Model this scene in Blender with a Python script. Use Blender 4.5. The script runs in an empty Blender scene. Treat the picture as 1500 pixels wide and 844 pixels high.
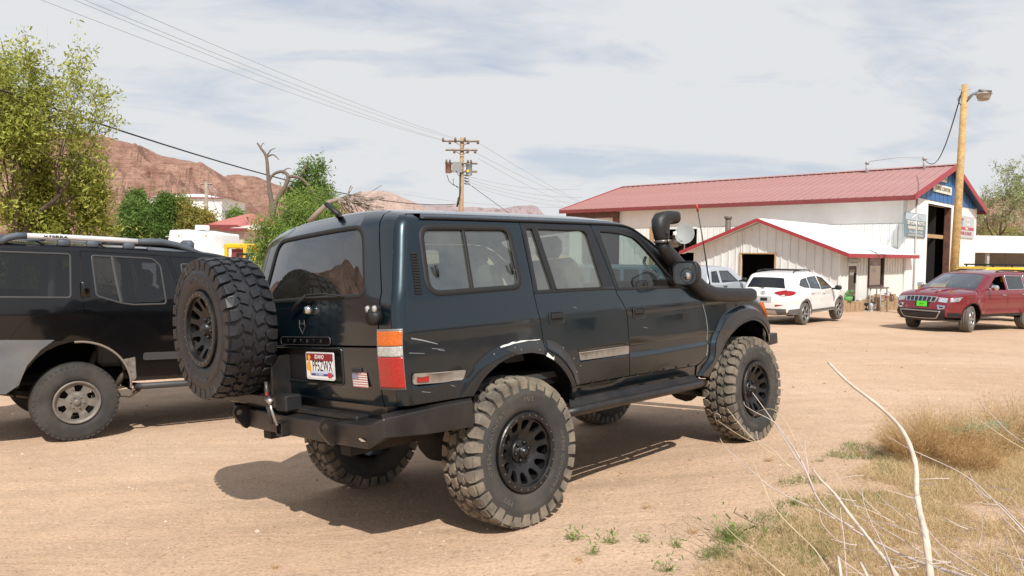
import bpy,math,random
import numpy as np
from math import sin,cos,pi,radians,sqrt,atan2
from mathutils import Matrix,Vector
from mathutils.geometry import delaunay_2d_cdt
SC=bpy.context.scene
COL=SC.collection
rnd=random.Random(7)
rng=np.random.default_rng(11)
# ------------------------------------------------------------------ camera
F_PX,PITCH,ROLL,CAM_H=1088.16,0.0457903,0.0115988,1.67344
cam=bpy.data.cameras.new('camera')
cam.sensor_width=36.0
cam.lens=F_PX/1500*36
cam.clip_start=0.05
cam.clip_end=9000
camo=bpy.data.objects.new('camera',cam)
COL.objects.link(camo)
_fw=Vector((0,cos(PITCH),-sin(PITCH)))
_up0=Vector((0,sin(PITCH),cos(PITCH)))
_rt0=Vector((1,0,0))
_rt=_rt0*cos(ROLL)+_up0*sin(ROLL)
_up=_up0*cos(ROLL)-_rt0*sin(ROLL)
_m=Matrix.Identity(4)
for _i in range(3):
 _m[_i][0]=_rt[_i];_m[_i][1]=_up[_i];_m[_i][2]=-_fw[_i]
_m[2][3]=CAM_H
camo.matrix_world=_m
SC.camera=camo
SC.render.resolution_x=1024
SC.render.resolution_y=576
# ------------------------------------------------------------------ sun, sky, exposure
SUN_FROM=Vector((0.105,-0.655,0.748)).normalized()      # towards the sun
sl=bpy.data.lights.new('sun','SUN')
sl.energy=5.0
sl.angle=radians(0.5)
sl.color=(1.0,0.955,0.88)
so=bpy.data.objects.new('sun',sl)
COL.objects.link(so)
so.rotation_euler=(-SUN_FROM).to_track_quat('-Z','Y').to_euler()
so.location=(0,-20,40)
SC.view_settings.view_transform='Standard'
SC.view_settings.look='None'
SC.view_settings.exposure=0.0
SC.view_settings.gamma=1.0
world=bpy.data.worlds.new("World")
SC.world=world
world.use_nodes=True
wn=world.node_tree
for n in list(wn.nodes):
 wn.nodes.remove(n)
def N(nt,t,**kw):
 n=nt.nodes.new(t)
 for k,v in kw.items():
  if k.startswith('i_'):
   key=k[2:]
   key=int(key)if key.isdigit()else key.replace('_',' ')
   n.inputs[key].default_value=v
  else:
   setattr(n,k,v)
 return n
def ramp(nt,stops,interp='LINEAR'):
 r=nt.nodes.new('ShaderNodeValToRGB')
 cr=r.color_ramp
 cr.interpolation=interp
 while len(cr.elements)<len(stops):
  cr.elements.new(0.5)
 for e,(p,c)in zip(cr.elements,stops):
  e.position=p
  e.color=(c,c,c,1)if isinstance(c,(int,float))else(*c,1)
 return r
def build_sky():
 nt=wn
 L=nt.links.new
 sky=N(nt,'ShaderNodeTexSky')
 sky.sky_type='NISHITA'
 sky.sun_disc=False
 sky.sun_elevation=math.asin(SUN_FROM.z)
 sky.sun_rotation=math.atan2(SUN_FROM.x,SUN_FROM.y)
 sky.air_density=1.0
 sky.dust_density=1.6
 sky.ozone_density=1.0
 co=N(nt,'ShaderNodeTexCoord')
 sep=N(nt,'ShaderNodeSeparateXYZ')
 L(co.outputs['Generated'],sep.inputs[0])
# project the view direction on a cloud layer: x/(z+k), y/(z+k)
 zz=N(nt,'ShaderNodeMath',operation='ADD',i_1=0.22)
 L(sep.outputs[2],zz.inputs[0])
 zm=N(nt,'ShaderNodeMath',operation='MAXIMUM',i_1=0.12)
 L(zz.outputs[0],zm.inputs[0])
 dx=N(nt,'ShaderNodeMath',operation='DIVIDE')
 dy=N(nt,'ShaderNodeMath',operation='DIVIDE')
 L(sep.outputs[0],dx.inputs[0]);L(zm.outputs[0],dx.inputs[1])
 L(sep.outputs[1],dy.inputs[0]);L(zm.outputs[0],dy.inputs[1])
 cb=N(nt,'ShaderNodeCombineXYZ')
 L(dx.outputs[0],cb.inputs[0]);L(dy.outputs[0],cb.inputs[1])
 mp=N(nt,'ShaderNodeMapping')
 mp.inputs['Rotation'].default_value=(0,0,radians(-24))
 mp.inputs['Scale'].default_value=(0.75,1.3,1)
 L(cb.outputs[0],mp.inputs[0])
 n1=N(nt,'ShaderNodeTexNoise',i_Scale=1.1,i_Detail=7.0,i_Roughness=0.52,i_Distortion=0.9)
 L(mp.outputs[0],n1.inputs['Vector'])
 n2=N(nt,'ShaderNodeTexNoise',i_Scale=4.6,i_Detail=7.0,i_Roughness=0.6,i_Distortion=1.0)
 L(mp.outputs[0],n2.inputs['Vector'])
 a=N(nt,'ShaderNodeMath',operation='MULTIPLY_ADD',i_1=0.33)
 L(n2.outputs['Fac'],a.inputs[0]);L(n1.outputs['Fac'],a.inputs[2])
 r=ramp(nt,[(0.46,0.16),(0.58,0.50),(0.68,0.78),(0.80,1.0)])
 L(a.outputs[0],r.inputs[0])
# more veil near the horizon
 hz=N(nt,'ShaderNodeMapRange',i_From_Min=0.0,i_From_Max=0.40,i_To_Min=0.55,i_To_Max=0.0)
 L(sep.outputs[2],hz.inputs[0])
 mx=N(nt,'ShaderNodeMath',operation='ADD')
 mx.use_clamp=True
 L(r.outputs[0],mx.inputs[0]);L(hz.outputs[0],mx.inputs[1])
 sc=N(nt,'ShaderNodeVectorMath',operation='SCALE')
 sc.inputs[3].default_value=0.105
 L(sky.outputs[0],sc.inputs[0])
 base=N(nt,'ShaderNodeMix',data_type='RGBA')
 base.inputs[0].default_value=0.45
 L(sc.outputs[0],base.inputs[6])
 base.inputs[7].default_value=(0.35,0.49,0.75,1)
 mix=N(nt,'ShaderNodeMix',data_type='RGBA')
 L(mx.outputs[0],mix.inputs[0])
 L(base.outputs[2],mix.inputs[6])
 mix.inputs[7].default_value=(0.765,0.78,0.80,1)
 bg=N(nt,'ShaderNodeBackground')
 bg.inputs[1].default_value=1.0
 L(mix.outputs[2],bg.inputs[0])
 out=N(nt,'ShaderNodeOutputWorld')
 L(bg.outputs[0],out.inputs[0])
build_sky()
# ------------------------------------------------------------------ ground height and placement helpers
def gh(x,y):
 """height of the lot (numpy ok)"""
 x=np.asarray(x,float);y=np.asarray(y,float)
 sx=np.where(x>-1.3,np.where(x<2.6,x,2.6+np.tanh((x-2.6)/1.6)*1.2),-1.3+0.5*np.tanh((x+1.3)/1.0))
 w=1-np.clip((y-9.0)/9.0,0,1)
 w=w*w*(3-2*w)
 g=np.where(y<9,-.0508*(y-5),-.2032-.0165*(np.minimum(y,60)-9))
 g=np.where(y<1,.2032+(1-y)*.01,g)
 return .0708*sx*w+g
def ghf(x,y):
 return float(gh(x,y))
def ray(u,v):
 xi=u-750.0;yi=422.0-v
 x=xi*cos(ROLL)-yi*sin(ROLL)
 y=xi*sin(ROLL)+yi*cos(ROLL)
 return Vector((x/F_PX,cos(PITCH)+(y/F_PX)*sin(PITCH),-sin(PITCH)+(y/F_PX)*cos(PITCH)))
def at(u,v,D):
 """world point seen at photo pixel u,v when it stands D metres away"""
 d=ray(u,v)
 d=d*(D/d.y)
 return Vector((d.x,d.y,CAM_H+d.z))
def on_ground(u,v):
 d=ray(u,v)
 lo,hi=0.5,400.0
 for _ in range(60):
  m=(lo+hi)/2
  if CAM_H+d.z*m>ghf(d.x*m,d.y*m):
   lo=m
  else:
   hi=m
 return Vector((d.x*lo,d.y*lo,ghf(d.x*lo,d.y*lo)))
def base_at(u,D):
 p=at(u,400,D)
 return Vector((p.x,p.y,ghf(p.x,p.y)))
# ------------------------------------------------------------------ object helpers
def link(o,parent=None):
 COL.objects.link(o)
 if parent is not None:
  o.parent=parent
 return o
def empty(name,loc=(0,0,0),rz=0.0,parent=None,mat=None,size=0.2):
 o=bpy.data.objects.new(name,None)
 o.empty_display_size=size
 link(o,parent)
 if mat is not None:
  o.matrix_world=mat
 else:
  o.location=loc
  o.rotation_euler=(0,0,rz)
 return o
def tag(o,label=None,cat=None,group=None,kind=None):
 if label:o['label']=label
 if cat:o['category']=cat
 if group:o['group']=group
 if kind:o['kind']=kind
 return o
def copy_tree(o,parent=None):
 c=o.copy()
 COL.objects.link(c)
 if parent is not None:
  c.parent=parent
 for ch in list(o.children):
  copy_tree(ch,c)
 return c
class MB:
 def __init__(s):
  s.v=[];s.f=[];s.m=[];s.sm=[];s.mi=0;s.smooth=False
 def add(s,vs,fs,M=None):
  b=len(s.v)
  if M is not None:
   vs=[M@Vector(v)for v in vs]
  s.v.extend([tuple(v)for v in vs])
  for f in fs:
   s.f.append(tuple(b+i for i in f));s.m.append(s.mi);s.sm.append(s.smooth)
  return s
 def box(s,a,b,M=None,bev=0.0):
  x0,y0,z0=a;x1,y1,z1=b
  if x0>x1:x0,x1=x1,x0
  if y0>y1:y0,y1=y1,y0
  if z0>z1:z0,z1=z1,z0
  if bev<=0:
   vs=[(x0,y0,z0),(x1,y0,z0),(x1,y1,z0),(x0,y1,z0),(x0,y0,z1),(x1,y0,z1),(x1,y1,z1),(x0,y1,z1)]
   fs=[(0,3,2,1),(4,5,6,7),(0,1,5,4),(1,2,6,5),(2,3,7,6),(3,0,4,7)]
   return s.add(vs,fs,M)
  r=min(bev,(x1-x0)*.49,(y1-y0)*.49,(z1-z0)*.49)
  vs=[]
  for(x,sx)in((x0,1),(x1,-1)):
   for(y,sy)in((y0,1),(y1,-1)):
    for(z,sz)in((z0,1),(z1,-1)):
     vs+=[(x,y+sy*r,z+sz*r),(x+sx*r,y,z+sz*r),(x+sx*r,y+sy*r,z)]
  def c(i,j,k,a_):return(i*4+j*2+k)*3+a_
  fs=[]
  fs+=[(c(0,0,0,0),c(0,0,1,0),c(0,1,1,0),c(0,1,0,0)),(c(1,0,0,0),c(1,1,0,0),c(1,1,1,0),c(1,0,1,0))]
  fs+=[(c(0,0,0,1),c(1,0,0,1),c(1,0,1,1),c(0,0,1,1)),(c(0,1,0,1),c(0,1,1,1),c(1,1,1,1),c(1,1,0,1))]
  fs+=[(c(0,0,0,2),c(0,1,0,2),c(1,1,0,2),c(1,0,0,2)),(c(0,0,1,2),c(1,0,1,2),c(1,1,1,2),c(0,1,1,2))]
  for k in(0,1):
   for j in(0,1):
    q=(c(0,j,k,1),c(0,j,k,2),c(1,j,k,2),c(1,j,k,1));fs.append(q if(j^k)==0 else q[::-1])
  for k in(0,1):
   for i in(0,1):
    q=(c(i,0,k,0),c(i,1,k,0),c(i,1,k,2),c(i,0,k,2));fs.append(q if(i^k)==0 else q[::-1])
  for i in(0,1):
   for j in(0,1):
    q=(c(i,j,0,0),c(i,j,0,1),c(i,j,1,1),c(i,j,1,0));fs.append(q if(i^j)==0 else q[::-1])
  for i in(0,1):
   for j in(0,1):
    for k in(0,1):
     q=(c(i,j,k,0),c(i,j,k,1),c(i,j,k,2));fs.append(q if(i^j^k)==1 else q[::-1])
  return s.add(vs,fs,M)
 def tube(s,pts,r,n=8,cap=True,M=None,up=(0,0,1),sq=None):
  """swept tube; r scalar or list; sq=(w,h) gives an elliptical section"""
  P=[Vector(p)for p in pts]
  if len(P)<2:return s
  rs=r if hasattr(r,'__len__')else[r]*len(P)
  vs=[];fs=[]
  nx=None
  for i,p in enumerate(P):
   t=(P[min(i+1,len(P)-1)]-P[max(i-1,0)])
   if t.length<1e-9:t=Vector((0,0,1))
   t.normalize()
   if nx is None:
    u=Vector(up)
    if abs(t.dot(u))>.95:u=Vector((1,0,0))
    nx=(u-t*t.dot(u)).normalized()
   else:
    nx=(nx-t*t.dot(nx))
    if nx.length<1e-6:nx=t.orthogonal()
    nx.normalize()
   ny=t.cross(nx)
   a,b=(rs[i],rs[i])if sq is None else(rs[i]*sq[0],rs[i]*sq[1])
   for k in range(n):
    th=2*pi*k/n
    vs.append(p+nx*(a*cos(th))+ny*(b*sin(th)))
  for i in range(len(P)-1):
   for k in range(n):
    k2=(k+1)%n
    fs.append((i*n+k,i*n+k2,(i+1)*n+k2,(i+1)*n+k))
  if cap:
   fs.append(tuple(range(n))[::-1]);fs.append(tuple((len(P)-1)*n+k for k in range(n)))
  return s.add(vs,fs,M)
 def cyl(s,a,b,r,n=16,r2=None,M=None):
  return s.tube([a,b],[r,r if r2 is None else r2],n,True,M)
 def lathe(s,prof,n=32,axis='y',M=None,close=False,a0=0,a1=2*pi):
  """prof: list of (r, h) along axis"""
  vs=[];fs=[]
  full=abs(a1-a0-2*pi)<1e-6
  cnt=n if full else n+1
  for(r,h)in prof:
   for k in range(cnt):
    th=a0+(a1-a0)*k/n
    c_,s_=r*cos(th),r*sin(th)
    vs.append({'y':(c_,h,s_),'z':(c_,s_,h),'x':(h,c_,s_)}[axis])
  for i in range(len(prof)-1):
   for k in range(n):
    k2=(k+1)%cnt
    q=(i*cnt+k,(i+1)*cnt+k,(i+1)*cnt+k2,i*cnt+k2)
    fs.append(q if axis=='y' else q[::-1])
  return s.add(vs,fs,M)
 def prism(s,poly,z0,z1,M=None):
  """poly in xy extruded in z"""
  n=len(poly)
  vs=[(x,y,z0)for x,y in poly]+[(x,y,z1)for x,y in poly]
  fs=[tuple(range(n))[::-1],tuple(range(n,2*n))]+[(i,(i+1)%n,n+(i+1)%n,n+i)for i in range(n)]
  return s.add(vs,fs,M)
 def build(s,name,mats,parent=None,M=None,weld=False):
  me=bpy.data.meshes.new(name)
  me.from_pydata(s.v,[],s.f)
  if not isinstance(mats,(list,tuple)):mats=[mats]
  for m_ in mats:me.materials.append(m_)
  me.polygons.foreach_set('material_index',s.m)
  me.polygons.foreach_set('use_smooth',s.sm)
  me.update()
  o=bpy.data.objects.new(name,me)
  link(o,parent)
  if M is not None:o.matrix_local=M
  return o
def mesh_np(name,V,Fq,mat,parent=None,smooth=False,attrs=None):
 """fast mesh from arrays; Fq (n,3) or (n,4)"""
 V=np.asarray(V,np.float32);Fq=np.asarray(Fq,np.int32)
 me=bpy.data.meshes.new(name)
 k=Fq.shape[1]
 me.vertices.add(len(V));me.vertices.foreach_set('co',V.ravel())
 me.loops.add(Fq.size);me.loops.foreach_set('vertex_index',Fq.ravel())
 me.polygons.add(len(Fq));me.polygons.foreach_set('loop_start',np.arange(0,Fq.size,k,dtype=np.int32))
 me.update(calc_edges=True)
 me.polygons.foreach_set('use_smooth',np.full(len(Fq),smooth))
 if attrs:
  for an,arr in attrs.items():
   at_=me.attributes.new(an,'FLOAT','POINT')
   at_.data.foreach_set('value',np.asarray(arr,np.float32))
 me.materials.append(mat)
 o=bpy.data.objects.new(name,me)
 link(o,parent)
 return o
# ---------------------------------------------------------------- 2D polygon tools
def rpoly(pts,r=0.03,n=5):
 """polygon with rounded corners; r scalar or list"""
 out=[]
 m=len(pts)
 rs=r if hasattr(r,'__len__')else[r]*m
 for i in range(m):
  p0=Vector(pts[i-1]);p=Vector(pts[i]);p1=Vector(pts[(i+1)%m])
  a=p0-p;b=p1-p
  la,lb=a.length,b.length
  rr=min(rs[i],la*.48,lb*.48)
  if rr<1e-4:
   out.append((p.x,p.y));continue
  A=p+a*(rr/la);B=p+b*(rr/lb)
  for k in range(n+1):
   t=k/n
   q=A*(1-t)**2+p*2*t*(1-t)+B*t*t
   out.append((q.x,q.y))
 return out
def area2(P):
 return sum(P[i-1][0]*P[i][1]-P[i][0]*P[i-1][1]for i in range(len(P)))/2
def inset(P,g):
 """move polygon edges inward by g"""
 if area2(P)<0:P=P[::-1]
 Q=[]
 for p in P:
  if not Q or(abs(p[0]-Q[-1][0])+abs(p[1]-Q[-1][1]))>1e-5:Q.append(p)
 if(abs(Q[0][0]-Q[-1][0])+abs(Q[0][1]-Q[-1][1]))<1e-5:Q.pop()
 P=Q;n=len(P);out=[]
 for i in range(n):
  a=Vector(P[i])-Vector(P[i-1]);b=Vector(P[(i+1)%n])-Vector(P[i])
  a.normalize();b.normalize()
  na=Vector((-a.y,a.x));nb=Vector((-b.y,b.x))
  nn=na+nb
  if nn.length<1e-4:nn=na
  nn.normalize()
  d=g/max(.45,nn.dot(na))
  out.append((P[i][0]+nn.x*d,P[i][1]+nn.y*d))
 return out
def inpoly(X,Y,P):
 inside=np.zeros(len(X),bool)
 n=len(P)
 for i in range(n):
  x0,y0=P[i-1];x1,y1=P[i]
  if y0==y1:continue
  c=((y0>Y)!=(y1>Y))&(X<(x1-x0)*(Y-y0)/(y1-y0)+x0)
  inside^=c
 return inside
def distpoly(X,Y,P,closed=True):
 d=np.full(len(X),1e9)
 n=len(P)
 for i in range(0 if closed else 1,n):
  x0,y0=P[i-1];x1,y1=P[i]
  dx,dy=x1-x0,y1-y0
  L2=dx*dx+dy*dy
  if L2<1e-12:continue
  t=np.clip(((X-x0)*dx+(Y-y0)*dy)/L2,0,1)
  d=np.minimum(d,np.hypot(X-x0-t*dx,Y-y0-t*dy))
 return d
def densify(P,step):
 out=[]
 for i in range(len(P)):
  a=P[i];b=P[(i+1)%len(P)]
  L_=math.hypot(b[0]-a[0],b[1]-a[1])
  if L_<1e-6:continue
  k=max(1,int(math.ceil(L_/step)))
  for j in range(k):
   t=j/k
   out.append((a[0]+(b[0]-a[0])*t,a[1]+(b[1]-a[1])*t))
 return out
def panel(name,Fm,outer,holes,mat,parent,step=0.05,depth=0.02,off=0.0,out=None,smooth=True,fstep=None,rowsv=()):
 """sheet cut to a 2D outline with holes, laid on the surface Fm(U,V)->(n,3); returned edges of given depth.
    out: vector giving the outward side (or function)"""
 bs=fstep or step
 loops=[densify(outer,bs)]+[densify(h,bs)for h in holes]
 pts=[];edges=[];ids=[]
 for lp in loops:
  b=len(pts);pts+=lp
  ids.append(range(b,len(pts)))
  edges+=[(b+i,b+(i+1)%len(lp))for i in range(len(lp))]
 nb=len(pts)
 A=np.array(loops[0])
 x0,y0=A.min(0);x1,y1=A.max(0)
 gx=np.arange(x0+step*.5,x1,step);gy=np.arange(y0+step*.5,y1,step)
 if len(rowsv):
  gy=np.unique(np.round(np.concatenate([gy,[r_ for r_ in rowsv if y0<r_<y1]]),4))
 GX,GY=np.meshgrid(gx,gy);GX=GX.ravel();GY=GY.ravel()
 ok=inpoly(GX,GY,outer)
 for h in holes:ok&=~inpoly(GX,GY,h)
 GX=GX[ok];GY=GY[ok]
 if len(GX):
  d=distpoly(GX,GY,outer)
  for h in holes:d=np.minimum(d,distpoly(GX,GY,h))
  k=d>step*.35
  GX=GX[k];GY=GY[k]
 ex=getattr(Fm,'extra',None)
 if ex is not None and smooth:
  ok=inpoly(ex[:,0],ex[:,1],outer)
  for h in holes:ok&=~inpoly(ex[:,0],ex[:,1],h)
  E_=ex[ok]
  if len(E_):
   d=distpoly(E_[:,0],E_[:,1],outer)
   for h in holes:d=np.minimum(d,distpoly(E_[:,0],E_[:,1],h))
   E_=E_[d>.003]
   if len(E_)and len(GX):
# drop grid points inside the rounded band, the offset rows replace them
    k=distpoly(GX,GY,Fm.sil,closed=False)>Fm.r*1.1
    GX=GX[k];GY=GY[k]
   GX=np.concatenate([GX,E_[:,0]]);GY=np.concatenate([GY,E_[:,1]])
 allp=[Vector(p)for p in pts]+[Vector((float(a),float(b)))for a,b in zip(GX,GY)]
 rv,re,rf,ov,oe,of=delaunay_2d_cdt(allp,edges,[],0,1e-6)
 RV=np.array([(p.x,p.y)for p in rv])
 T=np.array([f for f in rf if len(f)==3],int)
 C=RV[T].mean(1)
 ok=inpoly(C[:,0],C[:,1],outer)
 for h in holes:ok&=~inpoly(C[:,0],C[:,1],h)
 T=T[ok]
 a=RV[T[:,0]];b=RV[T[:,1]];c=RV[T[:,2]]
 ar=(b[:,0]-a[:,0])*(c[:,1]-a[:,1])-(b[:,1]-a[:,1])*(c[:,0]-a[:,0])
 T=T[np.abs(ar)>1e-10]
 ar=ar[np.abs(ar)>1e-10]
 T[ar<0]=T[ar<0][:,::-1]
 e=2e-3
 U,V=RV[:,0],RV[:,1]
 P=Fm(U,V)
 du=Fm(U+e,V)-Fm(U-e,V);dv=Fm(U,V+e)-Fm(U,V-e)
 Nn=np.cross(du,dv)
 ln=np.linalg.norm(Nn,axis=1,keepdims=True);ln[ln==0]=1
 Nn=Nn/ln
 o=out(P)if callable(out)else np.broadcast_to(np.array(out,float),P.shape)
 s=np.sign((Nn*o).sum(1).mean())or 1.0
 Nn=Nn*s
 if s<0:T=T[:,::-1]
# geometric normals where the sheet turns over an edge
 fn=np.cross(P[T[:,1]]-P[T[:,0]],P[T[:,2]]-P[T[:,0]])
 Ng=np.zeros_like(P)
 for k_ in range(3):np.add.at(Ng,T[:,k_],fn)
 Ng/=np.maximum(np.linalg.norm(Ng,axis=1,keepdims=True),1e-12)
 if getattr(Fm,'nf',None)is None:
  bad=(Ng*Nn).sum(1)<.955
  Nn=np.where(bad[:,None],Ng,Nn)
 else:
  Nn=Fm.nf(U,V)
 P=P+Nn*off
 nv=len(P)
# returned edge: map input boundary verts to output verts
 imap={}
 for oi,lst in enumerate(ov):
  for k in lst:imap[k]=oi
 FV=[];FF=[];FN=[]
 if depth>0:
  for lp in ids:
   lp=[imap[i]for i in lp if i in imap]
   n=len(lp);b0=nv+len(FV)
   for i in lp:FV.append(P[i]);FN.append(Nn[i])
   for i in lp:FV.append(P[i]-Nn[i]*depth);FN.append(Nn[i])
   for i in range(n):
    j=(i+1)%n
    FF.append((b0+i,b0+j,b0+n+j,b0+n+i))
 me=bpy.data.meshes.new(name)
 allv=np.concatenate([P,np.array(FV)])if FV else P
 faces=[tuple(int(i)for i in t)for t in T]+FF
 me.from_pydata([tuple(map(float,v))for v in allv],[],faces)
 me.materials.append(mat)
 sm=[smooth]*len(T)+[False]*len(FF)
 me.polygons.foreach_set('use_smooth',sm)
 me.update()
 if smooth:
  nl=[]
  FNl=np.zeros((len(me.loops),3))
  li=0
  lv=np.zeros(len(me.loops),int);me.loops.foreach_get('vertex_index',lv)
  nt_=len(T)*3
  FNl[:nt_]=Nn[lv[:nt_]]
# flange loops: face normals (zero = auto)
  me.normals_split_custom_set([tuple(map(float,x))for x in FNl])
 ob=bpy.data.objects.new(name,me)
 link(ob,parent)
 return ob
# ---------------------------------------------------------------- text
_font=None
def text_mesh(s,size,mat,parent,M,extrude=0.002,name='lettering',align='CENTER',sx=1.0,bold=0.0):
 cu=bpy.data.curves.new(name,'FONT')
 cu.body=s;cu.size=size;cu.extrude=extrude;cu.align_x=align;cu.align_y='CENTER'
 cu.offset=bold
 cu.resolution_u=2
 ob=bpy.data.objects.new(name,cu)
 COL.objects.link(ob)
 dg=bpy.context.evaluated_depsgraph_get()
 me=bpy.data.meshes.new_from_object(ob.evaluated_get(dg))
 COL.objects.unlink(ob)
 bpy.data.objects.remove(ob)
 if sx!=1.0:
  for v in me.vertices:v.co.x*=sx
 me.materials.clear();me.materials.append(mat)
 me.name=name
 o=bpy.data.objects.new(name,me)
 link(o,parent)
 o.matrix_local=M
 return o
def text_np(s,size,extrude=0.002,sx=1.0):
 """verts, faces of a word, for bending round tyres"""
 cu=bpy.data.curves.new('t','FONT')
 cu.body=s;cu.size=size;cu.extrude=extrude;cu.align_x='CENTER';cu.align_y='CENTER';cu.resolution_u=1
 ob=bpy.data.objects.new('t',cu)
 COL.objects.link(ob)
 dg=bpy.context.evaluated_depsgraph_get()
 me=bpy.data.meshes.new_from_object(ob.evaluated_get(dg))
 COL.objects.unlink(ob);bpy.data.objects.remove(ob)
 vs=[(v.co.x*sx,v.co.y,v.co.z)for v in me.vertices]
 fs=[tuple(p.vertices)for p in me.polygons]
 bpy.data.meshes.remove(me)
 return vs,fs
def frame(o,x,z):
 """matrix with origin o, text running along x, facing z"""
 x=Vector(x).normalized();z=Vector(z).normalized()
 y=z.cross(x).normalized();x=y.cross(z)
 m=Matrix.Identity(4)
 for i in range(3):
  m[i][0]=x[i];m[i][1]=y[i];m[i][2]=z[i];m[i][3]=o[i]
 return m
# ================================================================== materials
M={}
def newmat(name):
 m=bpy.data.materials.new(name)
 m.use_nodes=True
 nt=m.node_tree
 b=nt.nodes['Principled BSDF']
 M[name]=m
 return m,nt,b
def simple(name,col,rough=0.5,metal=0.0,spec=0.5,coat=0.0,noise=0.0,nscale=8.0,bump=0.0,bscale=40.0,dirt=None,dirtamt=0.0,dscale=3.0,dmap=None):
 m,nt,b=newmat(name)
 L=nt.links.new
 b.inputs['Base Color'].default_value=(*col,1)
 b.inputs['Roughness'].default_value=rough
 b.inputs['Metallic'].default_value=metal
 b.inputs['Specular IOR Level'].default_value=spec
 b.inputs['Coat Weight'].default_value=coat
 b.inputs['Coat Roughness'].default_value=0.04
 if noise or bump or dirt:
  tc=N(nt,'ShaderNodeTexCoord')
 last=None
 if noise:
  n=N(nt,'ShaderNodeTexNoise',i_Scale=nscale,i_Detail=6.0,i_Roughness=0.6)
  L(tc.outputs['Object'],n.inputs['Vector'])
  mr=N(nt,'ShaderNodeMapRange',i_From_Min=0.25,i_From_Max=0.75,i_To_Min=1-noise,i_To_Max=1+noise)
  L(n.outputs['Fac'],mr.inputs[0])
  sc=N(nt,'ShaderNodeVectorMath',operation='SCALE')
  sc.inputs[0].default_value=col
  L(mr.outputs[0],sc.inputs[3])
  last=sc.outputs[0]
  mr2=N(nt,'ShaderNodeMapRange',i_From_Min=0.3,i_From_Max=0.7,i_To_Min=max(0.02,rough-noise*.3),i_To_Max=min(1,rough+noise*.3))
  L(n.outputs['Fac'],mr2.inputs[0]);L(mr2.outputs[0],b.inputs['Roughness'])
 if dirt:
  n=N(nt,'ShaderNodeTexNoise',i_Scale=dscale,i_Detail=8.0,i_Roughness=0.65)
  mpp=N(nt,'ShaderNodeMapping');mpp.inputs['Scale'].default_value=dmap or(1,1,1)
  L(tc.outputs['Object'],mpp.inputs[0]);L(mpp.outputs[0],n.inputs['Vector'])
  mr=N(nt,'ShaderNodeMapRange',i_From_Min=0.42,i_From_Max=0.68,i_To_Min=0.0,i_To_Max=dirtamt)
  L(n.outputs['Fac'],mr.inputs[0])
  mx=N(nt,'ShaderNodeMix',data_type='RGBA')
  L(mr.outputs[0],mx.inputs[0])
  if last is not None:L(last,mx.inputs[6])
  else:mx.inputs[6].default_value=(*col,1)
  mx.inputs[7].default_value=(*dirt,1)
  last=mx.outputs[2]
 if last is not None:L(last,b.inputs['Base Color'])
 if bump:
  n=N(nt,'ShaderNodeTexNoise',i_Scale=bscale,i_Detail=4.0)
  L(tc.outputs['Object'],n.inputs['Vector'])
  bp=N(nt,'ShaderNodeBump',i_Strength=bump,i_Distance=0.01)
  L(n.outputs['Fac'],bp.inputs['Height']);L(bp.outputs[0],b.inputs['Normal'])
 return m
def glass(name,tint,refl=1.0,rough=0.0,dust=0.0,dc=(.42,.38,.33)):
 """thin tinted window: tinted see-through plus mirror by fresnel"""
 m,nt,b=newmat(name)
 nt.nodes.remove(b)
 L=nt.links.new
 out=nt.nodes['Material Output']
 tr=N(nt,'ShaderNodeBsdfTransparent');tr.inputs[0].default_value=(*tint,1)
 gl=N(nt,'ShaderNodeBsdfGlossy');gl.inputs['Roughness'].default_value=rough;gl.inputs[0].default_value=(.93,.96,1,1)
 ge=N(nt,'ShaderNodeNewGeometry')
 dt=N(nt,'ShaderNodeVectorMath',operation='DOT_PRODUCT')
 L(ge.outputs['Normal'],dt.inputs[0]);L(ge.outputs['Incoming'],dt.inputs[1])
 ab=N(nt,'ShaderNodeMath',operation='ABSOLUTE');L(dt.outputs['Value'],ab.inputs[0])
 om=N(nt,'ShaderNodeMath',operation='SUBTRACT',i_0=1.0);L(ab.outputs[0],om.inputs[1])
 pw=N(nt,'ShaderNodeMath',operation='POWER',i_1=5.0);L(om.outputs[0],pw.inputs[0])
 fr=N(nt,'ShaderNodeMath',operation='MULTIPLY_ADD',i_1=0.93,i_2=0.065);L(pw.outputs[0],fr.inputs[0])
 ml=N(nt,'ShaderNodeMath',operation='MULTIPLY',i_1=refl)
 ml.use_clamp=True
 L(fr.outputs[0],ml.inputs[0])
 mx=N(nt,'ShaderNodeMixShader')
 L(ml.outputs[0],mx.inputs[0]);L(tr.outputs[0],mx.inputs[1]);L(gl.outputs[0],mx.inputs[2])
 last=mx
 if dust:
  tc=N(nt,'ShaderNodeTexCoord')
  n=N(nt,'ShaderNodeTexNoise',i_Scale=3.0,i_Detail=8.0,i_Roughness=0.7)
  L(tc.outputs['Object'],n.inputs['Vector'])
  mr=N(nt,'ShaderNodeMapRange',i_From_Min=0.3,i_From_Max=0.75,i_To_Min=dust*.3,i_To_Max=dust)
  L(n.outputs['Fac'],mr.inputs[0])
  df=N(nt,'ShaderNodeBsdfDiffuse');df.inputs[0].default_value=(*dc,1)
  m2=N(nt,'ShaderNodeMixShader')
  L(mr.outputs[0],m2.inputs[0]);L(mx.outputs[0],m2.inputs[1]);L(df.outputs[0],m2.inputs[2])
  last=m2
 L(last.outputs[0],out.inputs['Surface'])
 return m
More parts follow.
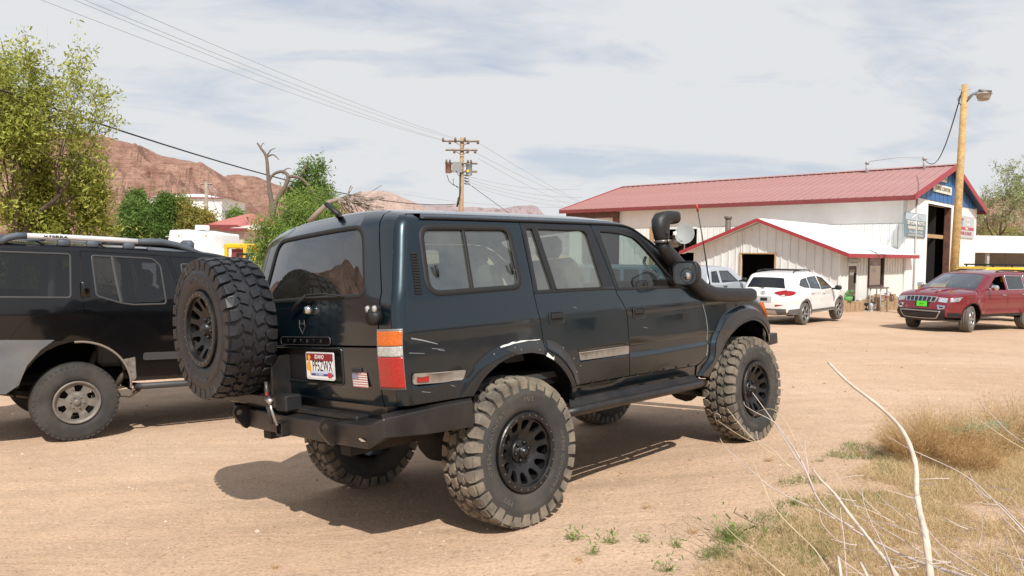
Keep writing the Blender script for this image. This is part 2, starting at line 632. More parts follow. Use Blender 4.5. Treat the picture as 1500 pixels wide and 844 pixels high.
def car_paint(name,col,metal=0.35,rough=0.35,coat=1.0,dustcol=(.30,.23,.17),dust=0.10,zlo=0.4,zhi=1.0,coatr=0.03,spec=0.5,orange=0.0):
 """clear-coated paint with road dust that gathers low on the body"""
 m,nt,b=newmat(name)
 L=nt.links.new
 tc=N(nt,'ShaderNodeTexCoord')
 sep=N(nt,'ShaderNodeSeparateXYZ');L(tc.outputs['Object'],sep.inputs[0])
 n=N(nt,'ShaderNodeTexNoise',i_Scale=2.3,i_Detail=9.0,i_Roughness=0.68)
 L(tc.outputs['Object'],n.inputs['Vector'])
 n3=N(nt,'ShaderNodeTexNoise',i_Scale=22.0,i_Detail=5.0,i_Roughness=0.6)
 L(tc.outputs['Object'],n3.inputs['Vector'])
 zr=N(nt,'ShaderNodeMapRange',i_From_Min=zlo,i_From_Max=zhi,i_To_Min=1.0,i_To_Max=0.12)
 L(sep.outputs[2],zr.inputs[0])
 nr=N(nt,'ShaderNodeMapRange',i_From_Min=0.32,i_From_Max=0.72,i_To_Min=0.1,i_To_Max=1.0)
 L(n.outputs['Fac'],nr.inputs[0])
 nr3=N(nt,'ShaderNodeMapRange',i_From_Min=0.3,i_From_Max=0.7,i_To_Min=0.55,i_To_Max=1.0)
 L(n3.outputs['Fac'],nr3.inputs[0])
 ml=N(nt,'ShaderNodeMath',operation='MULTIPLY');L(zr.outputs[0],ml.inputs[0]);L(nr.outputs[0],ml.inputs[1])
 ml1=N(nt,'ShaderNodeMath',operation='MULTIPLY');L(ml.outputs[0],ml1.inputs[0]);L(nr3.outputs[0],ml1.inputs[1])
 ml2=N(nt,'ShaderNodeMath',operation='MULTIPLY',i_1=dust);L(ml1.outputs[0],ml2.inputs[0])
 mx=N(nt,'ShaderNodeMix',data_type='RGBA')
 L(ml2.outputs[0],mx.inputs[0])
 mx.inputs[6].default_value=(*col,1);mx.inputs[7].default_value=(*dustcol,1)
 L(mx.outputs[2],b.inputs['Base Color'])
 b.inputs['Metallic'].default_value=metal
 b.inputs['Roughness'].default_value=rough
 b.inputs['Specular IOR Level'].default_value=spec
 cw=N(nt,'ShaderNodeMapRange',i_From_Min=0.0,i_From_Max=1.0,i_To_Min=coat,i_To_Max=coat*.2)
 L(ml2.outputs[0],cw.inputs[0]);L(cw.outputs[0],b.inputs['Coat Weight'])
 cr=N(nt,'ShaderNodeMapRange',i_From_Min=0.3,i_From_Max=0.75,i_To_Min=coatr,i_To_Max=coatr+.09)
 L(n.outputs['Fac'],cr.inputs[0]);L(cr.outputs[0],b.inputs['Coat Roughness'])
 if orange:
  w=N(nt,'ShaderNodeTexNoise',i_Scale=5.0,i_Detail=2.0)
  L(tc.outputs['Object'],w.inputs['Vector'])
  bp=N(nt,'ShaderNodeBump',i_Strength=orange,i_Distance=0.02)
  L(w.outputs['Fac'],bp.inputs['Height']);L(bp.outputs[0],b.inputs['Coat Normal']);L(bp.outputs[0],b.inputs['Normal'])
 return m
def lens(name,col,rough=0.12):
 m,nt,b=newmat(name)
 L=nt.links.new
 tc=N(nt,'ShaderNodeTexCoord')
 n=N(nt,'ShaderNodeTexVoronoi',i_Scale=90.0)
 L(tc.outputs['Object'],n.inputs['Vector'])
 mr=N(nt,'ShaderNodeMapRange',i_From_Min=0.0,i_From_Max=0.6,i_To_Min=1.15,i_To_Max=0.75)
 L(n.outputs['Distance'],mr.inputs[0])
 sc=N(nt,'ShaderNodeVectorMath',operation='SCALE');sc.inputs[0].default_value=col
 L(mr.outputs[0],sc.inputs[3]);L(sc.outputs[0],b.inputs['Base Color'])
 b.inputs['Roughness'].default_value=rough
 b.inputs['Coat Weight'].default_value=1.0
 bp=N(nt,'ShaderNodeBump',i_Strength=0.25,i_Distance=0.004)
 L(n.outputs['Distance'],bp.inputs['Height']);L(bp.outputs[0],b.inputs['Normal'])
 return m
car_paint('paint_green',(0.0035,0.015,0.0235),metal=0.6,rough=0.28,coat=1.0,dust=0.07,zlo=0.55,zhi=1.1,orange=0.045)
car_paint('paint_scuffed',(0.016,0.020,0.025),metal=0.0,rough=0.42,coat=0.3,dust=0.28,zlo=0.6,zhi=1.4,dustcol=(.22,.19,.17))
car_paint('paint_black',(0.002,0.0022,0.003),metal=0.0,rough=0.25,coat=.8,dust=0.025,zlo=0.5,zhi=1.1,orange=0.02,spec=.25)
car_paint('paint_white',(0.80,0.80,0.79),metal=0.0,rough=0.35,coat=0.8,dust=0.25,zlo=0.2,zhi=0.8)
car_paint('paint_red',(0.19,0.007,0.016),metal=0.25,rough=0.32,coat=1.0,dust=0.12,zlo=0.2,zhi=0.8)
car_paint('paint_silver',(0.55,0.58,0.62),metal=0.45,rough=0.35,coat=0.8,dust=0.1)
car_paint('paint_yellow',(0.75,0.47,0.01),metal=0.0,rough=0.35,coat=0.8,dust=0.1)
car_paint('paint_teal',(0.05,0.11,0.13),metal=0.2,rough=0.35,coat=0.8,dust=0.1)
simple('rubber',(0.042,0.041,0.040),rough=0.75,spec=0.3,noise=0.35,nscale=6,bump=0.15,bscale=60,dirt=(0.13,0.11,0.088),dirtamt=0.45,dscale=2.5)
simple('rubber_tread',(0.13,0.115,0.095),rough=0.85,spec=0.2,noise=0.4,nscale=12,dirt=(0.32,0.265,0.20),dirtamt=0.8,dscale=5)  # real dust, plus sunlit lug tops put into a paler colour than the gaps
simple('rubber_clean',(0.016,0.017,0.021),rough=0.45,spec=0.4,noise=0.25,nscale=8,dirt=(0.035,0.033,0.034),dirtamt=0.4,dscale=4)
simple('rubber_seal',(0.018,0.018,0.019),rough=0.6,spec=0.3)
simple('rim_black',(0.007,0.007,0.008),rough=0.38,noise=0.3,nscale=14,dirt=(0.06,0.05,0.04),dirtamt=0.2,dscale=7)
simple('rim_dusty',(0.20,0.185,0.165),rough=0.55,metal=0.3,noise=0.3,nscale=10,dirt=(0.16,0.13,0.10),dirtamt=0.5,dscale=8)
simple('rim_silver',(0.50,0.50,0.50),rough=0.3,metal=0.8,noise=0.2,nscale=10)
simple('black_plastic',(0.011,0.0115,0.013),rough=0.55,bump=0.1,bscale=250,noise=0.2,nscale=4)
simple('grey_plastic',(0.075,0.09,0.115),rough=0.6,noise=0.2,nscale=5)
simple('grey_bumper',(0.13,0.138,0.148),rough=0.55,noise=0.2,nscale=5,dirt=(.20,.16,.12),dirtamt=0.4)
simple('bumper_black',(0.011,0.011,0.012),rough=0.40,noise=0.35,nscale=5,bump=0.12,bscale=160,dirt=(0.07,0.05,0.036),dirtamt=0.3,dscale=4)
simple('chassis',(0.018,0.016,0.014),rough=0.85,noise=0.4,nscale=5,dirt=(0.07,0.048,0.032),dirtamt=0.6)
simple('arch_liner',(0.007,0.007,0.007),rough=0.95,spec=0.1)
simple('chrome',(0.65,0.65,0.66),rough=0.12,metal=1.0)
simple('steel_worn',(0.42,0.41,0.40),rough=0.35,metal=0.9,noise=0.3,nscale=20)
simple('moulding',(0.22,0.19,0.165),rough=0.6,noise=0.25,nscale=9)
simple('scrape_white',(0.70,0.70,0.69),rough=0.7,noise=0.2,nscale=30)
simple('interior_dark',(0.035,0.034,0.033),rough=0.9)
simple('interior_grey',(0.13,0.125,0.115),rough=0.9)
simple('interior_tan',(0.45,0.42,0.33),rough=0.9)
simple('dash',(0.07,0.10,0.125),rough=0.7)
glass('glass_side',(0.52,0.62,0.56),refl=2.6,dust=0.24,dc=(.36,.38,.34))  # dust also stands for the pale grey-green reflection, put in as diffuse colour
glass('glass_front_door',(0.62,0.74,0.74),refl=1.2,dust=0.05)
glass('glass_rear',(0.030,0.032,0.036),refl=2.0,dust=0.05)
glass('glass_dark',(0.05,0.055,0.06),refl=1.2)
glass('glass_clear',(0.55,0.62,0.62),refl=1.3)
lens('lens_amber',(0.66,0.135,0.006))
lens('lens_clear',(0.46,0.46,0.45))
lens('lens_red',(0.40,0.006,0.006))
simple('print_white',(0.75,0.75,0.75),rough=0.5)
simple('print_black',(0.015,0.015,0.02),rough=0.5)
simple('print_maroon',(0.22,0.02,0.025),rough=0.5)
simple('print_orange',(0.75,0.36,0.05),rough=0.5)
simple('print_blue',(0.05,0.07,0.25),rough=0.5)
simple('print_paleblue',(0.50,0.58,0.75),rough=0.5)
simple('print_red',(0.55,0.04,0.05),rough=0.5)
simple('print_green',(0.12,0.80,0.04),rough=0.5)
simple('emblem_grey',(0.06,0.06,0.063),rough=0.4,metal=0.3)
simple('snorkel_plastic',(0.013,0.013,0.015),rough=0.48,bump=0.08,bscale=300,noise=0.2,nscale=6)
simple('work_face',(0.35,0.35,0.35),rough=0.3)
simple('mirror_glass',(0.8,0.8,0.8),rough=0.02,metal=1.0)
simple('wire_black',(0.015,0.015,0.015),rough=0.6)
# ================================================================== vehicles: body shell and wheels
def catmull(P,n=6,closed=False):
 P=[np.array(p,float)for p in P]
 out=[]
 m=len(P)
 for i in range(m-1):
  p0=P[max(i-1,0)];p1=P[i];p2=P[i+1];p3=P[min(i+2,m-1)]
  for k in range(n):
   t=k/n
   out.append(.5*((2*p1)+(-p0+p2)*t+(2*p0-5*p1+4*p2-p3)*t*t+(-p0+3*p1-3*p2+p3)*t**3))
 out.append(P[-1])
 return np.array(out)
class Shell:
 """car body: side surface y(x,z) rounded towards the side silhouette, and a strip over the top that joins both sides"""
 def __init__(s,prof,W,r=0.05,bump=None,p=3.0,bumpfn=None):
# prof rows: x, z, crown
  s.P=np.array([q[:2]for q in prof],float)
  s.crown=np.array([q[2]for q in prof],float)
  s.W=W;s.r=r;s.bumpfn=bumpfn;s.pw=p
  d=np.hypot(*(s.P[1:]-s.P[:-1]).T)
  s.S=np.concatenate([[0],np.cumsum(d)])
  tx=np.gradient(s.P[:,0],s.S);tz=np.gradient(s.P[:,1],s.S)
  ln=np.hypot(tx,tz);tx/=ln;tz/=ln
  s.n=np.stack([-tz,tx],1)     # outward when the profile runs rear -> top -> front
  s.poly=[tuple(q)for q in s.P]
 def side(s,sgn=-1):
  def F(U,V):
   U=np.asarray(U,float);V=np.asarray(V,float)
   d=distpoly(U,V,s.poly,closed=False)
   r=s.r
   dd=np.clip(d,0.08*r,r)
   y=s.W(U,V)-(r-np.sqrt(np.maximum(r*r-(r-dd)**2,0)))
   if s.bumpfn is not None:y=y+s.bumpfn(U,V)
   return np.stack([U,sgn*y,V],1)
  def nf(U,V):
   U=np.asarray(U,float);V=np.asarray(V,float)
   d,gx,gz_=s.near(U,V)
   r=s.r
   dd=np.clip(d,.08*r,r)
   sl=np.where(dd<r,(r-dd)/np.sqrt(np.maximum(r*r-(r-dd)**2,1e-12)),0)
   e=2e-3
   def base(a,b):
    y=s.W(a,b)
    if s.bumpfn is not None:y=y+s.bumpfn(a,b)
    return y
   yx=(base(U+e,V)-base(U-e,V))/(2*e)+sl*gx
   yz=(base(U,V+e)-base(U,V-e))/(2*e)+sl*gz_
   n=np.stack([-yx,np.full_like(yx,1.0),-yz],1)
   n/=np.linalg.norm(n,axis=1,keepdims=True)
   n[:,1]*=sgn
   return n
  F.nf=nf
  F.r=s.r;F.sil=s.poly
  rows=[]
  t=np.arange(s.S[0],s.S[-1],.035)
  px=np.interp(t,s.S,s.P[:,0]);pz=np.interp(t,s.S,s.P[:,1])
  nx=np.interp(t,s.S,s.n[:,0]);nz=np.interp(t,s.S,s.n[:,1])
  for q in(.10,.25,.45,.70,1.0):
   rows.append(np.stack([px-nx*q*s.r,pz-nz*q*s.r],1))
  F.extra=np.concatenate(rows+[np.array(q)for q in getattr(s,'xrows',[])])
  return F
 def near(s,X,Y):
  """distance to the silhouette and the inward unit direction"""
  best=np.full(len(X),1e9);gx=np.zeros(len(X));gy=np.zeros(len(X))
  P=s.P
  for i in range(1,len(P)):
   x0,y0=P[i-1];dx,dy=P[i]-P[i-1]
   L2=dx*dx+dy*dy
   if L2<1e-12:continue
   t=np.clip(((X-x0)*dx+(Y-y0)*dy)/L2,0,1)
   vx=X-x0-t*dx;vy=Y-y0-t*dy
   d=np.hypot(vx,vy)
   k=d<best
   nx,ny=dy/math.sqrt(L2),-dx/math.sqrt(L2)     # inward
   small=d<1e-3
   best=np.where(k,d,best)
   gx=np.where(k,np.where(small,nx,vx/np.maximum(d,1e-9)),gx)
   gy=np.where(k,np.where(small,ny,vy/np.maximum(d,1e-9)),gy)
  return best,gx,gy
 def strip(s,ts=1.0):
  """U: -1..1 across (times ts), V: arc length"""
  def F(U,V):
   U=np.asarray(U,float)/ts;V=np.asarray(V,float)
   x=np.interp(V,s.S,s.P[:,0]);z=np.interp(V,s.S,s.P[:,1])
   nx=np.interp(V,s.S,s.n[:,0]);nz=np.interp(V,s.S,s.n[:,1])
   c=np.interp(V,s.S,s.crown)
   w=s.W(x,z)-s.r*(1-math.sqrt(1-.92**2))
   k=c*(1-np.abs(U)**s.pw)
   return np.stack([x+nx*k,U*w,z+nz*k],1)
  return F
 def s_at(s,x,z):
  i=np.argmin(np.hypot(s.P[:,0]-x,s.P[:,1]-z))
  return float(s.S[i])
def both(fn):
 """run builder for right (-1) and left (+1) sides"""
 for sg in(-1,1):fn(sg)
def arc_pts(cx,cz,r,a0,a1,n=14):
 return[(cx+r*cos(radians(a0+(a1-a0)*i/n)),cz+r*sin(radians(a0+(a1-a0)*i/n)))for i in range(n+1)]
def ribbon(name,F,pts,w,mat,parent,off=0.003,thick=0.006,closed=True,out=(0,-1,0)):
 """rubber seal / trim line that follows a 2D path on a surface, rounded section"""
 P2=np.array(densify(pts,.04)if closed else[tuple(q)for q in catmull(pts,4)])
 P=F(P2[:,0],P2[:,1])
 e=2e-3
 du=F(P2[:,0]+e,P2[:,1])-F(P2[:,0]-e,P2[:,1]);dv=F(P2[:,0],P2[:,1]+e)-F(P2[:,0],P2[:,1]-e)
 Nn=np.cross(du,dv);Nn/=np.maximum(np.linalg.norm(Nn,axis=1,keepdims=True),1e-9)
 o=np.array(out,float)
 s=np.sign((Nn*o).sum(1).mean())or 1
 Nn*=s
 n=len(P);mb=MB();mb.smooth=True
 vs=[]
 sec=[(-.5,0),(-.42,.75),(0,1),(.42,.75),(.5,0)]
 for i in range(n):
  a=P[(i-1)%n if closed else max(i-1,0)];b=P[(i+1)%n if closed else min(i+1,n-1)]
  t=b-a;t/=max(np.linalg.norm(t),1e-9)
  bn=np.cross(Nn[i],t)
  for(q,h)in sec:
   vs.append(P[i]+bn*(q*w)+Nn[i]*(off-thick+thick*h+.0))
 k=len(sec);fs=[]
 for i in range(n if closed else n-1):
  j=(i+1)%n
  for q in range(k-1):
   fs.append((i*k+q,i*k+q+1,j*k+q+1,j*k+q))
 mb.add(vs,fs)
 ob=mb.build(name,mat,parent)
 return ob
def fix_normals(o):
 import bmesh
 bm=bmesh.new();bm.from_mesh(o.data)
 bmesh.ops.recalc_face_normals(bm,faces=bm.faces)
 bm.to_mesh(o.data);bm.free()
def tread_block(mb,poly,R,r_in,crown,shrink=0.004):
 """poly in (s,h): arc length, axial. top follows crown(h)"""
 n=len(poly)
 cs=sum(p[0]for p in poly)/n;ch=sum(p[1]for p in poly)/n
 vs=[]
 for(s_,h)in poly:
  th=s_/R;r=r_in(h)
  vs.append((r*cos(th),h,r*sin(th)))
 for(s_,h)in poly:
  dx,dh=s_-cs,h-ch
  L_=math.hypot(dx,dh);k=max(0,1-shrink/max(L_,1e-6))
  s2,h2=cs+dx*k,ch+dh*k
  th=s2/R;r=crown(h2)
  vs.append((r*cos(th),h2,r*sin(th)))
 fs=[tuple(range(n,2*n))]+[(i,(i+1)%n,n+(i+1)%n,n+i)for i in range(n)]
 mb.add(vs,fs)
def mud_tyre(parent,R=0.452,w=0.305,rim=0.232,mats=('rubber','rubber_tread')):
 """outer face at -w/2 along y"""
 h=w/2
 base=R-0.016
 prof=[(rim-.006,-h*.62),(rim+.004,-h*.80),(rim+.022,-h*.93),(rim+.055,-h*1.0),(rim+.10,-h*1.02),(rim+.118,-h*1.035),(rim+.124,-h*1.01),
 (base-.055,-h*.985),(base-.028,-h*.93),(base-.010,-h*.80),(base,-h*.5),(base+.001,0)]
 prof=prof+[(r,-y)for r,y in prof[::-1][1:]]
 mb=MB();mb.smooth=True
 mb.lathe(prof,72)
 ty=mb.build('tyre',M[mats[0]],parent)
# sidewall lettering
 lm=M['letter_clean' if mats[0]=='rubber_clean' else 'letter_dusty']
 for word,a0 in(('OPEN COUNTRY',90),('M/T',-15),('OPEN COUNTRY',270),('M/T',195)):
  vs,fs=text_np(word,0.042,0.0016,1.25)
  rr=rim+.083
  vv=[]
  for(x,y,z)in vs:
   th=radians(a0)-x/rr
   r_=rr+y
   vv.append((r_*cos(th),-h*1.012-0.0014-z,r_*sin(th)))
  lt=MB();lt.add(vv,fs);lt.build('lettering',lm,ty)['kind']='stuff'
# tread
 def crown(hh):
  a=min(1.0,abs(hh)/h)
  return R-0.004*a*a-0.040*max(0,a-.86)**1.3*4
 def rin(hh):
  a=min(1.0,abs(hh)/h)
  return R-0.019-0.045*max(0,a-.80)*2
 t=MB()
 n=33
 P=2*pi*R/n
 for sd in(-1,1):
  for i in range(n):
   s0=i*P+(P*.5 if sd>0 else 0)
   lg=1.0 if i%2 else .93
# shoulder lug: finger shaped, leaning
   q=[(s0+P*.30,.50*h),(s0+P*.52,.49*h),(s0+P*.74,.60*h),(s0+P*.84,.78*h),(s0+P*.80,lg*h*.985),(s0+P*.02,lg*h*.985),(s0+P*.04,.78*h),(s0+P*.12,.60*h)]
   tread_block(t,[(a,sd*b)for a,b in(q if sd>0 else q[::-1])],R,rin,crown,.003)
   hh=sd*h
   for k,(ra,rb,oy)in enumerate(((R-.018,R-.045,.004),(R-.045,R-.072-(.014 if i%2 else 0),.0025))):
    th0=(s0+P*.06)/R;th1=(s0+P*.76)/R
    vs=[]
    for(r_,yy)in((ra,hh*.99+sd*oy),(rb,hh*1.0+sd*oy*.6)):
     for th in(th0,th1):
      vs.append((r_*cos(th),yy,r_*sin(th)))
    for(r_,yy)in((ra,hh*.86),(rb,hh*.86)):
     for th in(th0-.01,th1+.01):
      vs.append((r_*cos(th),yy,r_*sin(th)))
    t.add(vs,[(0,1,3,2),(0,4,5,1),(1,5,7,3),(3,7,6,2),(2,6,4,0)])
# hooked inner block
   s1=s0+P*.34
   q=[(s1-P*.22,.12*h),(s1+P*.26,.035*h),(s1+P*.60,.12*h),(s1+P*.46,.24*h),(s1+P*.72,.38*h),(s1+P*.48,.50*h),(s1+P*.24,.42*h),(s1-P*.02,.44*h),(s1-P*.10,.28*h)]
   tread_block(t,[(a,sd*b)for a,b in(q if sd>0 else q[::-1])],R,rin,crown,.003)
 o=t.build('tread',M[mats[1]],ty)
 fix_normals(o);o['kind']='stuff'
 return ty
def street_tyre(parent,R=0.36,w=0.23,rim=0.23,mat='rubber',grooves=4,lugs=True):
 h=w/2
 prof=[(rim-.004,-h*.75),(rim+.01,-h*.93),(rim+.35*(R-rim),-h*1.0),(rim+.7*(R-rim),-h*.99),(R-.018,-h*.93),(R-.006,-h*.82)]
 ys=np.linspace(-.70,.70,grooves)
 top=[]
 for g in ys:
  top+=[(R,(g-.05)*h),(R-.008,(g-.04)*h),(R-.008,(g+.04)*h),(R,(g+.05)*h)]
 prof=prof+top+[(r,-y)for r,y in prof[::-1]]
 mb=MB();mb.smooth=True
 mb.lathe(prof,48)
 ty=mb.build('tyre',M[mat],parent)
 if lugs:
  t=MB();n=44;P=2*pi*R/n
  cr=lambda hh:R-.001-.016*max(0,abs(hh)/h-.8)*5*.6
  ri=lambda hh:R-.03
  for sd in(-1,1):
   for i in range(n):
    s0=i*P
    tread_block(t,[(s0,sd*.76*h),(s0+P*.7,sd*.76*h),(s0+P*.74,sd*.97*h),(s0+P*.04,sd*.97*h)],R,ri,cr,.002)
  o=t.build('tread',M[mat],ty);fix_normals(o);o['kind']='stuff'
 return ty
def rim_beadlock(parent,w=0.30,R=0.238):
 y0=-w/2-0.006           # face plane
 mb=MB();mb.smooth=False
# bead ring
 mb.lathe([(R-.036,y0+.020),(R-.034,y0+.004),(R-.028,y0),(R-.006,y0),(R,y0+.006),(R+.001,y0+.03)],64)
 mb.smooth=True
# barrel
 mb.lathe([(R-.036,y0+.018),(R-.042,y0+.05),(R-.046,y0+.16),(R-.03,w/2)],48)
 rim=mb.build('rim',M['rim_black'],parent)
 bl=MB()
 for k in range(24):
  a=2*pi*k/24
  c=Vector(((R-.017)*cos(a),y0,(R-.017)*sin(a)))
  bl.cyl(c+Vector((0,.002,0)),c+Vector((0,-.006,0)),.0055,6)
 bl.build('bolt_ring',M['rim_bolt'],rim)['kind']='stuff'
# spoked disc
 Ro=R-.036
 def F(U,V):
  r=np.hypot(U,V)
  y=y0+.022+.062*np.clip(1-(r-.075)/(Ro-.075),0,1)**1.3
  y=np.where(r<.078,y-.010,y)
  return np.stack([U,y,V],1)
 outer=[(Ro*cos(a),Ro*sin(a))for a in np.linspace(0,2*pi,72,endpoint=False)]
 holes=[]
 for k in range(12):
  a=2*pi*(k+.5)/12
  ra,rb=.126,Ro-.010
  wa,wb=.018,.033
  pts=[(ra+wa*.4,-wa),(rb-.012,-wb),(rb,-wb*.55),(rb,wb*.55),(rb-.012,wb),(ra+wa*.4,wa),(ra-.004,0)]
  pts=rpoly(pts,.012,3)
  holes.append([(x*cos(a)-y*sin(a),x*sin(a)+y*cos(a))for x,y in pts])
 sp=panel('spokes',F,outer,holes,M['rim_black'],parent,step=.028,depth=.022,out=(0,-1,0),fstep=.02)
# hub
 hb=MB();hb.smooth=True
 yh=y0+.075
 hb.lathe([(.072,yh),(.070,yh-.012),(.062,yh-.016),(.040,yh-.016),(.038,yh-.040),(.034,yh-.046),(.022,yh-.048),(.020,yh-.058),(.012,yh-.062),(.0,yh-.063)],28)
 for k in range(6):
  a=2*pi*k/6
  c=Vector((.055*cos(a),yh-.014,.055*sin(a)))
  hb.cyl(c,c+Vector((0,-.018,0)),.0105,6)
 hb.build('hub',M['rim_black'],sp)
# brake behind
 bk=MB()
 bk.lathe([(.0,.02),(.16,.02),(.165,.03),(.165,.07),(.0,.08)],32)
 bk.build('brake',M['chassis'],parent)
 return rim
def rim_six(parent,w=0.25,R=0.215):
 y0=-w/2-0.004
 mb=MB();mb.smooth=True
 mb.lathe([(R-.03,y0+.03),(R-.022,y0+.006),(R-.010,y0),(R,y0+.002),(R+.002,y0+.02)],56)
 mb.lathe([(R-.03,y0+.03),(R-.035,y0+.12),(R-.03,w/2)],40)
 rim=mb.build('rim',M['rim_dusty'],parent)
 Ro=R-.028
 def F(U,V):
  r=np.hypot(U,V)
  y=y0+.03+.012*np.clip((.13-r)/.04,0,1)-.022*np.clip((.10-r)/.03,0,1)
  return np.stack([U,y,V],1)
 outer=[(Ro*cos(a),Ro*sin(a))for a in np.linspace(0,2*pi,60,endpoint=False)]
 holes=[]
 for k in range(6):
  a=2*pi*(k+.5)/6
  pts=[(.106,-.026),(.166,-.043),(.176,0),(.166,.043),(.106,.026)]
  pts=rpoly(pts,.010,3)
  holes.append([(x*cos(a)-y*sin(a),x*sin(a)+y*cos(a))for x,y in pts])
 sp=panel('spokes',F,outer,holes,M['rim_dusty'],parent,step=.028,depth=.02,out=(0,-1,0),fstep=.02)
 hb=MB();hb.smooth=True
 yh=y0+.022
 hb.lathe([(.032,yh),(.030,yh-.016),(.022,yh-.022),(.0,yh-.022)],24)
 for k in range(6):
  a=2*pi*k/6
  c=Vector((.058*cos(a),yh,.058*sin(a)))
  hb.cyl(c,c+Vector((0,-.010,0)),.009,6)
 hb.build('hub',M['rim_dusty'],sp)
 bk=MB()
 bk.lathe([(.0,.0),(.15,.0),(.155,.01),(.155,.05),(.0,.06)],32)
 bk.build('brake',M['chassis'],parent)
def rim_spokes(parent,w=0.22,R=0.235,n=5,mat='rim_silver',dark='rim_black',twist=0.0):
 y0=-w/2-0.002
 mb=MB();mb.smooth=True
 mb.lathe([(R-.02,y0+.02),(R-.010,y0),(R,y0+.003),(R+.002,y0+.02)],40)
 mb.lathe([(R-.02,y0+.02),(R-.026,w/2)],32)
 for k in range(n):
  a=2*pi*k/n
  for dd in(-.13,.13):
   p0=Vector((.05*cos(a),y0+.028,.05*sin(a)));p1=Vector(((R-.012)*cos(a+dd+twist),y0+.012,(R-.012)*sin(a+dd+twist)))
   mb.tube([p0,p1],[.020,.015],6,sq=(1,.6))
 mb.lathe([(.062,y0+.04),(.055,y0+.015),(.03,y0+.012),(0,y0+.010)],20)
 mb.build('rim',M[mat],parent)
 bk=MB()
 bk.lathe([(.0,y0+.06),(R-.03,y0+.06),(R-.03,y0+.08),(0,y0+.09)],28)
 bk.build('brake',M['chassis'],parent)
simple('letter_clean',(0.045,0.047,0.055),rough=0.5)
simple('letter_dusty',(0.10,0.09,0.078),rough=0.8)
simple('rim_bolt',(0.16,0.15,0.14),rough=0.35,metal=0.6)
def put_wheels(root,proto,xs,yo,z):
 """proto: empty with its outer face towards -y; first copy is the proto itself"""
 first=True
 for x in xs:
  for sg in(-1,1):
   w=proto if first else copy_tree(proto,root)
   first=False
   w.location=(x,sg*yo,z)
   w.rotation_euler=(0,rnd.uniform(0,6),0)if sg<0 else(0,rnd.uniform(0,6),pi)
